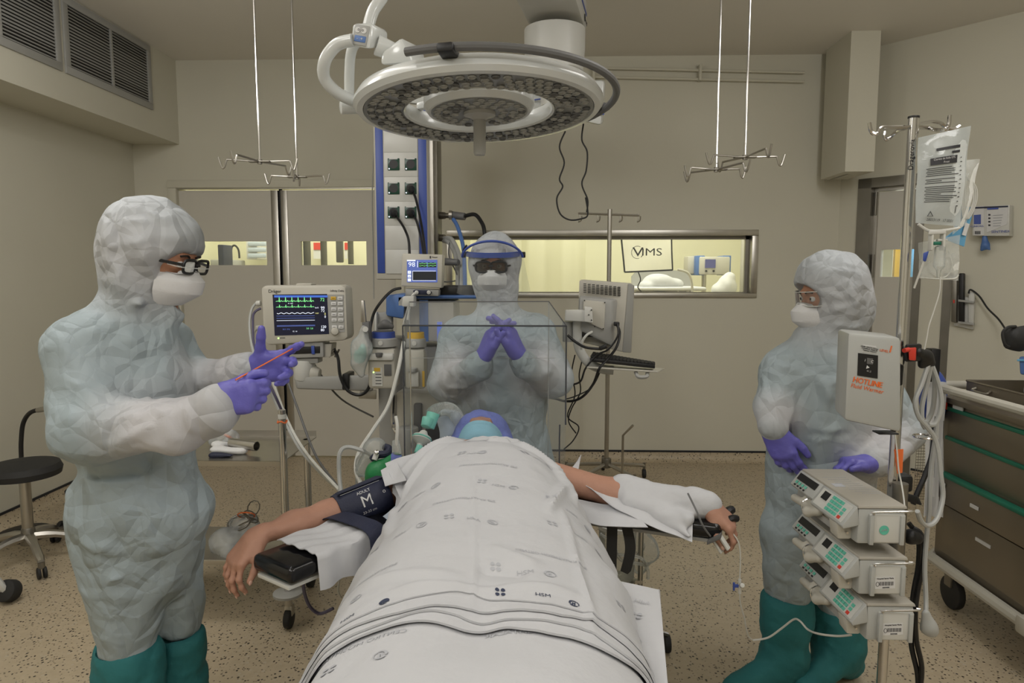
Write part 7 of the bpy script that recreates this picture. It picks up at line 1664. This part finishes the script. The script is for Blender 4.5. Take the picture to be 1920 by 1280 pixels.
MB().tube([at(698, 862, 2.40), at(708, 853, 2.40), at(726, 850, 2.40), at(730, 842, 2.42), at(722, 838, 2.44)], .014, n=10, sm=5).go('cushion', 'navy', t)
MB().cyl(at(706, 850, 2.38), at(702, 862, 2.37), .010, n=14).go('swivel', 'whiteplastic', t); MB().cyl(at(706, 849, 2.375), at(706, 847, 2.355), .008, n=12, bev=.002).go('port', 'chrome', t)
t = thing('clear_pouch', 'clear plastic pouch and tubing hanging behind the green bag', 'pouch', at(690, 900, 2.5))
organic('film', [C_(at(686, 868, 2.5), at(688, 910, 2.5), .04, .045, ax=(0, 1, 0), sc=.5)], .007, 'clear_thin', t, lambda p, N: .006*crumple(p, 12, 9))
t = thing('breathing_filter', 'mint green breathing filter with corrugated clear hose inside the clear box', 'filter', at(790, 820, 2.5))
MB().cyl(at(798, 800, 2.48), at(803, 785, 2.5), .018, .024, 20, .002).go('elbow', 'mint', t); MB().cyl(at(804, 802, 2.5), at(813, 770+4, 2.52), .021, .025, 20, .002).go('connector', 'mint', t)
fx = fr(V(-.2, -.6, -.75)); MB().lathe([(.012, -.03), (.02, -.014), (.034, -.008), (.036, .0), (.036, .006), (.030, .012), (.012, .024), (.010, .04), (0, .04)], at(791, 822, 2.46), fx, 30).go('filter_disc', 'tube_clear', t)
MB().ring([(.0365, -.003), (.0385, 0), (.0365, .003), (.035, 0)], at(791, 822, 2.46), fx, 30).go('filter_rim', 'mint', t)
MB().cyl(at(788, 836, 2.44), at(781, 850, 2.42), .014, .011, 16, .002).go('outlet', 'mint', t)
hp_ = spline([at(808, 780, 2.52), at(818, 770, 2.54), at(836, 766, 2.56), at(850, 772, 2.58), at(862, 790, 2.6)], 14)
m = MB(); m.tube(hp_, [.024+.0035*(k % 2) for k in range(len(hp_))], n=14); m.go('corrugated_hose', 'clear_thin', t)
t = thing('fleece_pad', 'pale wrapped pad beside the patient\'s head inside the clear box', 'pad', at(845, 800, 2.58))
organic('pad_body', [C_(at(838, 785, 2.62), at(848, 815, 2.6), .04, .05, ax=(0, 1, 0), sc=.6), C_(at(838, 785, 2.62), at(855, 780, 2.62), .03, .02)], .006, 'cloth_blue', t, lambda p, N: .005*crumple(p, 13, 5))
o = MB().hexa([at(792, 838, 2.66), at(842, 838, 2.66), at(842, 836, 2.75), at(792, 838, 2.75), at(800, 790, 2.66), at(842, 786, 2.66), at(842, 786, 2.75), at(800, 790, 2.75)], .01).go('black_headrest_block', 'black'); tagit(o, 'black block behind the mint breathing filter inside the clear box', 'block')

# ------------------------------------------------------------------ clear intubation box
A0, A1, D0, D1 = at(755, 610, 2.36), at(1062, 611, 2.36), at(767, 566, 2.76), at(1029, 565, 2.76)
t = thing('intubation_box', 'clear acrylic box over the patient\'s head, open on the near bottom', 'box', V(-.17, 2.55, .67))
zb = .70; A0b, A1b = V(A0.x, A0.y, zb), V(A1.x, A1.y, zb); D0b, D1b = V(D0.x, D0.y, zb), V(D1.x, D1.y, zb)
def pane(pts, th=.004, m='acrylic', nm='pane'): return MB().poly(pts, th).go(nm, m, t, smooth=0)
pane([A0, D0, D1, A1]); pane([A0b, D0b, D0, A0]); pane([A1b, A1, D1, D1b])
NZ = at(1055, 796, 2.36); NZ2 = at(1049, 822, 2.36)
pane([A0, A1, V(A1.x, A1.y, NZ.z), V(NZ2.x, A1.y, NZ2.z), V(NZ2.x, A1.y, zb), V(A0.x, A0.y, zb)])
def edge(pts, r=.0022, m='acrylic_edge'): MB().tube(pts, r, n=6).go('edge', m, t)
edge([A0, A1], .0028); edge([A0b, A0], .0024); edge([A1, V(A1.x, A1.y, NZ.z)], .0028); edge([V(NZ.x-.01, A1.y, NZ.z), V(NZ2.x, A1.y, NZ2.z), V(NZ2.x, A1.y, zb)], .0026); edge([A0, D0], .002, 'greyplastic'); edge([A1, D1], .0022); edge([D0, D1], .0022, 'grey_dark'); edge([D1b, D1], .0016, 'greyplastic'); edge([D0b, D0], .0016, 'greyplastic')
edge([A0+V(.024, .004, 0), A0b+V(.024, .004, 0)], .0026, 'chrome')
edge([at(772, 671, 2.75), at(1042, 671, 2.75)], .0009, 'greyplastic')

# ------------------------------------------------------------------ the three people in coveralls
def shrink(pr, f=.55): return [C_(q[1], q[2], q[3]*f, q[4]*f, k=.02) for q in pr if q[0] == 'c' and not q[-1]]
def n95(pf, R, par, m='mask_white', sc=1., tip=.136):
    """folded respirator: upper and lower panel meeting in a ridge"""
    G = []; n = 22; w0 = 26
    for i in range(n+1):
        v_ = i/n; row = []
        if v_ < .38: a = v_/.38; f0 = .104*(1-a)+tip*a; hw = .034+(.066-.034)*a**.7; z = -.008-.030*a
        elif v_ < .55: a = (v_-.38)/.17; f0 = tip-.004*a; hw = .067; z = -.038-.034*a
        else: a = (v_-.55)/.45; f0 = (tip-.004)*(1-a)+.080*a; hw = .066+(.046-.066)*a**1.5; z = -.072-.042*a
        for j in range(w0+1):
            u = 2*j/w0-1; au = abs(u); back = .040 if v_ > .1 else .085
            f_ = back+(f0-back)*(1-au**2.1)**.8
            row.append(pf(u*hw*1.10, f_, z+.004*au*(1-2*v_)-.012*au*au*(1-v_)))
        G.append(row)
    G = [[Vector(p) for p in r] for r in G]; c = [G[n//2][w0//2]]
    MB().grid(G, .0018).go('respirator_mask', m, par, label='white respirator mask', smooth=32)
    MB().tube([pf(-.030, .092, -.016), pf(-.012, .108, -.013), pf(0, .112, -.012), pf(.012, .108, -.013), pf(.030, .092, -.016)], .0016, n=6, sm=4).go('nose_clip', 'greyplastic', par)
def specs(pf, par, m='black', r=.0028, y=.106, big=1.):
    for s in (-1, 1):
        P = [pf(s*(.033+.026*big*math.copysign(abs(math.cos(a))**.5, math.cos(a))), y-.004*abs(math.cos(a)), .002+.0175*big*math.copysign(abs(math.sin(a))**.6, math.sin(a))) for a in [k*PI/10 for k in range(20)]]
        MB().tube(P, r, n=6, closed=True).go('glasses_rim', m, par)
        b = bmesh.new(); vs = [b.verts.new(p) for p in P]; b.faces.new(vs); me = bpy.data.meshes.new('g'); b.to_mesh(me); b.free(); link('lens', me, 'lens_tint' if big > 1.2 else 'glass', par)
        MB().tube([pf(s*.060, y-.004, .006), pf(s*.078, y-.03, .006), pf(s*.082, .0, .0)], r, n=6).go('temple', m, par)
    MB().tube([pf(-.009, y, .006), pf(0, y+.004, .009), pf(.009, y, .006)], r, n=6).go('bridge', m, par)
def eyes(pf, par):
    for s in (-1, 1):
        MB().sph(pf(s*.031, .0735, .003), .0115, None, 14, 10).go('eye', 'paper', par)
        MB().sph(pf(s*.031, .0812, .003), .0056, None, 12, 8).go('iris', 'hair', par)
        MB().tube([pf(s*.016, .092, .024), pf(s*.032, .094, .029), pf(s*.048, .084, .025)], .0032, n=6, sm=4).go('eyebrow', 'hair', par)
WARM, COOL = np.array((.50, .495, .515)), np.array((.325, .385, .415))
def colour(warm):                                               # thin white fabric: scrubs show blue through it, bare arms and hood do not
    def f(v):
        w = np.zeros(len(v))
        for c, r in warm: w = np.maximum(w, np.clip(1.5-np.linalg.norm(v-np.array(c), axis=1)/r, 0, 1))
        n = .5+.5*sinoise(v, 2.5, 5); w = np.clip(w+.18*(n-.5), 0, 1)[:, None]; return COOL*(1-w)+WARM*w
    return f
def suitdisp(fl, seed, amp=1., up=(1, 1, 1)):
    return lambda p, N: amp*(.018*crumple(p, 3.2, seed)+.011*crumple(p, 7, seed+3)+.003*crumple(p, 16, seed+6))+.9*folds(p, fl)

# --- left doctor
DL = 1.9; L_ = lambda x, y, d=0: at(x, y, DL+d)
per = thing('person', 'doctor in white coverall and teal boots on the left, holding an orange swab', 'person', V(L_(260, 900).x, DL, 0))
cl = [E_(L_(279, 452), (.134, .112, .124), k=.03), E_(L_(266, 515), (.118, .105, .095), k=.05), C_(L_(262, 560), L_(246, 615), .092, .098, k=.05), C_(L_(244, 384), L_(308, 377), .014, .010, k=.02), C_(L_(300, 560), L_(322, 590), .05, .045, k=.04),
      C_(L_(228, 665), L_(238, 760), .150, .160, k=.06), C_(L_(242, 760), L_(268, 870), .165, .150, k=.05), C_(L_(160, 655, -.06), L_(302, 640, .14), .085, .085, k=.06), C_(L_(285, 650), L_(300, 700), .07, .085, k=.05),
      C_(L_(150, 668, -.11), L_(172, 800, -.19), .095, .088, k=.05), C_(L_(178, 800, -.2), L_(322, 802, -.22), .084, .066, k=.03), C_(L_(322, 800, -.22), L_(396, 768, -.22), .066, .056, k=.03), C_(L_(392, 772, -.22), L_(408, 758, -.22), .058, .053, k=.01),
      C_(L_(322, 650, .16), L_(366, 710, .14), .075, .06, k=.05), C_(L_(366, 706, .12), L_(440, 696, .02), .058, .050, k=.03), C_(L_(436, 694, .02), L_(464, 690, .0), .056, .050, k=.02),
      E_(L_(268, 955), (.195, .17, .135), k=.03), C_(L_(262, 960), L_(272, 1040), .17, .15, k=.06), C_(L_(240, 1030, -.05), L_(242, 1205, -.05), .115, .085, k=.03), C_(L_(322, 1030, .09), L_(336, 1165, .09), .10, .072, k=.03),
      C_(L_(180, 940, -.05), L_(190, 1010, -.05), .07, .06, k=.05),
      E_(L_(370, 510), (.076, .22, .056), k=.012, sub=True), C_(L_(374, 540, -.06), L_(374, 540, .06), .072, k=.01, sub=True)]
fl = [(L_(x0, y0, d0), L_(x1, y1, d1), a, w) for x0, y0, d0, x1, y1, d1, a, w in (
    (90, 740, -.2, 150, 800, -.28, .016, .03), (110, 700, -.2, 210, 760, -.28, .014, .03), (160, 770, -.28, 250, 720, -.28, .016, .03), (200, 840, -.28, 300, 790, -.3, .012, .025), (300, 760, -.28, 330, 830, -.28, .012, .022), (340, 740, -.28, 365, 820, -.28, .012, .02),
    (140, 600, -.05, 215, 640, -.2, .010, .025), (212, 600, -.15, 212, 660, -.2, .01, .012), (150, 640, -.22, 215, 660, -.22, .012, .012), (250, 620, -.15, 320, 760, -.18, .012, .03), (300, 640, -.12, 330, 860, -.15, .014, .02), (330, 640, -.08, 385, 860, -.12, .013, .018),
    (270, 680, -.18, 285, 850, -.18, .010, .02), (140, 880, -.12, 400, 860, -.12, -.022, .03), (150, 892, -.15, 390, 885, -.14, -.02, .02), (170, 900, -.2, 250, 990, -.2, .02, .03), (200, 950, -.2, 380, 1040, -.15, .02, .03), (150, 1000, -.15, 240, 1060, -.2, .014, .03), (350, 940, -.1, 390, 1010, -.1, .016, .03),
    (190, 1090, -.17, 300, 1070, -.15, .012, .025), (180, 1150, -.17, 290, 1180, -.15, .014, .03), (200, 1200, -.16, 300, 1210, -.14, .012, .02), (300, 1100, 0, 370, 1080, 0, .012, .03),
    (205, 470, -.1, 300, 440, -.12, .008, .02), (220, 420, -.1, 330, 400, -.1, .008, .018), (230, 500, -.12, 320, 470, -.12, .009, .02), (215, 540, -.1, 250, 460, -.12, .008, .018), (260, 580, -.11, 300, 500, -.11, .008, .016), (190, 548, -.06, 310, 582, -.1, .012, .015), (270, 390, -.08, 350, 440, -.08, .009, .014))]
FwL = V(.93, -.06, -.24); hpL, pfL, RL = head(L_(301, 484), FwL, V(.22, 0, 1)); 
organic('body', hpL+shrink(cl, .5), .006, 'skin_face', per)
organic('coverall', cl, .0062, 'coverall', per, suitdisp(fl, 40), label='white hooded coverall', color=colour([(L_(278, 470), .16), (L_(322, 800, -.25), .16), (L_(400, 765, -.22), .1), (L_(430, 695, .02), .12)]))
eyes(pfL, per); n95(pfL, RL, per); specs(pfL, per, 'black', .0042, .110, 1.08)
organic('hair', [E_(pfL(0, -.02, .05), (.078, .085, .066), RL), C_(pfL(-.07, .04, .03), pfL(-.072, .02, -.02), .008, .006), C_(pfL(.07, .04, .03), pfL(.072, .02, -.02), .008, .006)], .006, 'hair', per)
MB().tube([pfL(.078, .07, .0), pfL(.07, .11, .0), pfL(0, .135, .004), pfL(-.07, .11, .0)], .0015, n=5, sm=5).go('visor_edge', 'clear_thin', per)
g1, tg1 = hand(L_(478, 690, 0), V(1, -.12, .12), V(-.05, 1, .1), V(0, 0, 1), .98, curl=((8, 10, 6), (30, 30, 20), (45, 40, 25), (52, 40, 25)), spread=(.36, .06, -.22, -.42), thumb=((.45, .95, -.3), (.32, 1, -.1)), pad=.0022)
organic('glove', g1+[C_(L_(462, 692, 0), L_(480, 690, 0), .036, .030, k=.02)], .0035, 'glove', per, lambda p, N: .0016*crumple(p, 28, 3), label='violet glove, fingers spread')
g2, tg2 = hand(L_(412, 748, -.22), V(.95, -.12, .12), V(.05, -1, .15), V(-.1, 0, 1), .95, curl=((52, 48, 25), (62, 55, 30), (70, 55, 30), (74, 55, 30)), spread=(.02, 0, -.02, -.04), thumb=((.85, .6, -.45), (1, .05, -.35)), pad=.0022)
organic('glove', g2+[C_(L_(402, 758, -.22), L_(416, 747, -.22), .036, .031, k=.02)], .0035, 'glove', per, lambda p, N: .0016*crumple(p, 28, 9), label='violet glove gripping the swab')
def boots(par, legs, seed):
    for n_, (top, r0, r1, toe) in enumerate(legs):
        b = V(top.x, top.y, .09); pr = [C_(top, b+V(0, 0, .08), r0, r1, k=.04), C_(b+V(0, 0, .02), b+toe+V(0, 0, -.035), .062, .045, k=.05, ax=(0, 0, 1), sc=1.), C_(b+V(0, 0, .05), b-toe*.3+V(0, 0, -.03), .06, .05, k=.05)]
        pr.append(C_(V(b.x-.5, b.y, -.3), V(b.x+.5, b.y, -.3), .302, k=.004, sub=True))
        pr.append(C_(top+V(0, 0, r0*.95), top+V(0, 0, r0*1.6), r0*.9, k=.01, sub=True))
        organic('boot_cover', pr, .007, 'teal', par, lambda p, N: .014*crumple(p, 5, seed+n_)+.007*crumple(p, 13, seed+4)+.002*crumple(p, 30, seed+8), label='teal cloth boot cover')
boots(per, [(L_(238, 1235, -.05), .094, .098, V(.16, -.10, 0)), (L_(338, 1205, .09), .074, .072, V(.19, -.05, 0))], 70)
o = thing('swab', 'thin orange swab stick held in violet gloves in front of the patient monitor', 'swab', L_(500, 680, -.12))
MB().cyl(L_(442, 712, -.235), L_(553, 651, -.03), .0021, .0017, 8).go('stick', 'orange', o)
MB().sph(L_(552, 651, -.032), (.006, .006, .009), None, 12, 8).go('tip', 'red', o, label='reddish tip')

# --- centre doctor
DC = 3.05; K_ = lambda x, y, d=0: at(x, y, DC+d)
per = thing('person', 'doctor in white coverall with face shield and clasped violet gloves behind the clear box', 'person', V(K_(935, 900).x, DC, 0))
cl = [E_(K_(929, 492), (.112, .115, .128), k=.03), E_(K_(932, 535), (.098, .10, .07), k=.04), C_(K_(932, 560), K_(932, 600), .082, .10, k=.05),
      C_(K_(868, 625), K_(1000, 620), .082, k=.06), C_(K_(932, 650), K_(938, 740), .145, .15, k=.06, ax=(1, 0, 0), sc=1.25), C_(K_(938, 740), K_(945, 880), .15, .165, k=.05, ax=(1, 0, 0), sc=1.3),
      C_(K_(862, 640, -.02), K_(836, 718, -.08), .088, .082, k=.05), C_(K_(838, 722, -.1), K_(894, 690, -.24), .076, .054, k=.03), C_(K_(892, 690, -.24), K_(902, 680, -.26), .05, .045, k=.02),
      C_(K_(1004, 636, -.02), K_(1040, 708, -.08), .088, .080, k=.05), C_(K_(1038, 712, -.1), K_(984, 686, -.24), .074, .052, k=.03), C_(K_(986, 685, -.24), K_(976, 676, -.26), .05, .045, k=.02),
      E_(K_(945, 900), (.23, .17, .16), k=.05), C_(K_(905, 930), K_(900, 1130), .12, .085), C_(K_(985, 930), K_(990, 1130), .12, .085),
      E_(K_(924, 506, -.125), (.074, .065, .058), k=.012, sub=True)]
fl = [(K_(x0, y0, -.22), K_(x1, y1, -.22), a, w) for x0, y0, x1, y1, a, w in (
    (916, 600, 918, 850, .016, .03), (944, 600, 946, 850, .014, .025), (840, 840, 1050, 830, .018, .03), (850, 800, 1040, 812, .014, .03), (870, 770, 910, 760, .014, .03), (960, 770, 1040, 790, .014, .03), (870, 600, 900, 680, .014, .03), (980, 600, 1000, 680, .014, .03),
    (815, 700, 880, 690, .016, .03), (820, 740, 880, 720, .014, .025), (1000, 700, 1050, 690, .016, .03), (960, 850, 1040, 870, .012, .03), (850, 870, 930, 860, .012, .03), (895, 560, 925, 590, .014, .02), (960, 560, 935, 590, .014, .02), (900, 580, 960, 580, .012, .02))]
hpC, pfC, RC = head(K_(925, 497, -.015), V(-.03, -1, -.10), V(0, -.05, 1))
organic('body', hpC+shrink(cl, .5), .007, 'skin_face', per)
organic('coverall', cl, .0075, 'coverall', per, suitdisp(fl, 50, .9), label='white hooded coverall', color=colour([(K_(929, 510), .17), (K_(860, 705, -.15), .12), (K_(1015, 700, -.15), .12)]))
eyes(pfC, per); n95(pfC, RC, per); specs(pfC, per, 'black', .0042, .112, 1.28)
# face shield
def arc(R_, z, a0, a1, n, yo=-.01, rx=1.): return [pfC(R_*rx*math.sin(a), R_*math.cos(a)+yo, z) for a in [a0+(a1-a0)*k/n for k in range(n+1)]]
G = [arc(.128+.006*i, .060-.030*i, -1.55, 1.55, 24, -.005) for i in range(7)]
MB().grid(G, .0012).go('visor', 'acrylic', per, label='clear face shield')
G = [arc(.121, z, -1.45, 1.45, 20, -.008) for z in (.040, .062)]
MB().grid(G, .008).go('shield_band', 'blue', per, label='blue shield band')
MB().tube([pfC(.132*math.sin(a), .04+.05*math.cos(a), .035+.075*math.cos(a)) for a in [-1.5+3.0*k/20 for k in range(21)]], .0055, n=8).go('shield_crown', 'blue', per, label='blue arched top of the shield')
for s in (-1, 1):
    MB().cyl(pfC(s*.122, -.01, .045), pfC(s*.142, -.01, .045), .013, n=16, bev=.003).go('shield_knob', 'black', per)
MB().tube([pfC(.12, -.0, .045), pfC(.128, .03, .065), pfC(.11, .06, .09)], .005, sm=4, n=6).go('hinge_arm', 'black', per)
for (cx, cy, sgn, sd) in ((906, 668, 1, 5), (972, 664, -1, 6)):
    g, _ = hand(K_(cx, cy, -.27), V(sgn*.36, -.12, .95), V(-sgn*.85, -.35, .3), V(sgn*.15, -.8, .2), 1.12, curl=((6+8*(sgn > 0), 12, 8), (20+8*(sgn > 0), 28, 16), (26, 34, 18), (28, 36, 20)), spread=(.10, .04, -.05, -.14), thumb=((.9, .5, -.1), (1, .1, -.2)), pad=.0025)
    organic('glove', g+[C_(K_(cx-sgn*4, cy+6, -.26), K_(cx, cy, -.27), .036, .030, k=.02)], .004, 'glove', per, lambda p, N: .0014*crumple(p, 26, sd), label='violet glove, fingers interlaced')
boots(per, [(K_(900, 1120), .095, .08, V(-.05, -.16, 0)), (K_(990, 1120), .095, .08, V(.05, -.16, 0))], 90)

# --- right doctor
DR = 2.38; R_ = lambda x, y, d=0: at(x, y, DR+d)
per = thing('person', 'doctor in white coverall on the right, looking left behind the fluid warmer', 'person', V(R_(1545, 900).x, DR, 0))
cl = [E_(R_(1567, 548), (.118, .108, .142), k=.03), E_(R_(1548, 528), (.098, .1, .105), k=.03), E_(R_(1583, 590), (.088, .095, .085), k=.05), C_(R_(1556, 610), R_(1550, 660), .085, .095, k=.05), C_(R_(1524, 600), R_(1528, 640), .045, .05, k=.04), C_(R_(1540, 478), R_(1596, 486), .012, .014, k=.03),
      C_(R_(1484, 694), R_(1622, 690), .078, .082, k=.06), C_(R_(1540, 710), R_(1540, 850), .155, .165, k=.06, ax=(1, 0, 0), sc=1.1),
      C_(R_(1474, 700, -.03), R_(1456, 762, -.07), .070, .064, k=.05), C_(R_(1454, 764, -.08), R_(1450, 794, -.11), .062, .050, k=.03), C_(R_(1449, 785, -.1), R_(1450, 800, -.12), .054, .050, k=.01),
      C_(R_(1626, 700, 0), R_(1690, 800, -.03), .080, .076, k=.05), C_(R_(1690, 806, -.03), R_(1648, 862, -.13), .076, .058, k=.03), C_(R_(1650, 862, -.13), R_(1634, 868, -.16), .058, .052, k=.02),
      E_(R_(1538, 900), (.185, .15, .15), k=.05), C_(R_(1535, 930), R_(1535, 1010), .165, .15, k=.05), C_(R_(1486, 990, -.03), R_(1478, 1095, -.03), .095, .078, k=.03), C_(R_(1585, 990, .04), R_(1580, 1130, .04), .11, .088, k=.03),
      E_(R_(1487, 562), (.076, .22, .052), k=.012, sub=True), C_(R_(1482, 588, -.06), R_(1482, 588, .06), .06, k=.01, sub=True)]
fl = [(R_(x0, y0, d), R_(x1, y1, d), a, w) for x0, y0, x1, y1, d, a, w in (
    (1500, 530, 1580, 560, -.1, .010, .018), (1530, 500, 1610, 520, -.1, .010, .018), (1540, 590, 1620, 560, -.1, .010, .018), (1550, 610, 1615, 610, -.1, .010, .016), (1575, 500, 1600, 590, -.1, .009, .016), (1510, 500, 1550, 480, -.08, .009, .014),
    (1515, 640, 1600, 650, -.1, .012, .016), (1450, 670, 1500, 700, -.1, .012, .025), (1500, 660, 1490, 800, -.14, .013, .02), (1530, 680, 1560, 760, -.16, .014, .03), (1570, 700, 1540, 790, -.16, .012, .025), (1470, 820, 1600, 812, -.15, -.016, .02), (1480, 850, 1580, 800, -.16, .014, .03),
    (1440, 790, 1475, 760, -.12, .012, .02), (1590, 830, 1690, 840, -.1, .014, .025), (1600, 870, 1700, 820, -.1, .012, .025), (1450, 930, 1560, 1000, -.15, .016, .03), (1450, 1010, 1530, 990, -.12, .014, .025), (1445, 1080, 1520, 1090, -.1, .012, .02), (1500, 860, 1460, 960, -.14, .014, .03))]
FwR = V(-.97, -.16, -.10); hpR, pfR, RR = head(R_(1552, 557), FwR, V(-.08, 0, 1), .97)
organic('body', hpR+shrink(cl, .5), .006, 'skin_face', per)
organic('coverall', cl, .0065, 'coverall', per, suitdisp(fl, 60, .95), label='white hooded coverall', color=colour([(R_(1565, 555), .17), (R_(1650, 850, -.1), .14), (R_(1452, 785, -.1), .08)]))
eyes(pfR, per); n95(pfR, RR, per)
G = [[pfR(.082*math.sin(a), .040+.068*math.cos(a), z) for a in [-1.25+2.5*k/16 for k in range(17)]] for z in (.028, .012, -.004, -.020)]
MB().grid(G).go('goggles', 'glass', per, label='clear safety goggles')
for z in (.029, -.021): MB().tube([pfR(.082*math.sin(a), .041+.068*math.cos(a), z) for a in [-1.25+2.5*k/16 for k in range(17)]], .0016, n=6).go('goggle_frame', 'tube_clear', per)
g, _ = hand(R_(1450, 806, -.125), V(.34, -.25, -.9), V(-.55, -.75, .0), V(.75, -.5, .2), .98, curl=((14, 20, 14), (18, 24, 16), (22, 26, 18), (26, 28, 18)), spread=(.1, .02, -.05, -.12), thumb=((.8, .6, -.2), (1, .15, -.2)), pad=.0024)
organic('glove', g+[C_(R_(1450, 796, -.12), R_(1450, 810, -.125), .034, .030, k=.02)], .0038, 'glove', per, lambda p, N: .0016*crumple(p, 28, 13), label='violet glove hanging relaxed')
MB().tube([R_(1449, 797, -.12)+V(.037*math.cos(a), .037*math.sin(a), .004*math.cos(a)) for a in [k*PI/8 for k in range(16)]], .003, n=6, closed=True).go('glove_cuff', 'glove', per)
g, _ = hand(R_(1632, 868, -.17), V(-.95, -.15, .08), V(.1, .2, 1), V(-.1, -1, .2), .95, curl=((35, 40, 25), (40, 45, 25), (45, 45, 25), (50, 45, 25)), spread=(.12, .03, -.05, -.12), thumb=((.8, .6, -.1), (1, .2, -.15)), pad=.0024)
organic('glove', g+[C_(R_(1642, 868, -.16), R_(1630, 868, -.17), .036, .031, k=.02)], .0038, 'glove', per, lambda p, N: .0016*crumple(p, 28, 17), label='violet glove resting behind the top pump')
boots(per, [(R_(1474, 1135, -.03), .082, .078, V(-.19, -.08, 0)), (R_(1572, 1155, .04), .106, .105, V(-.16, -.12, 0))], 110)
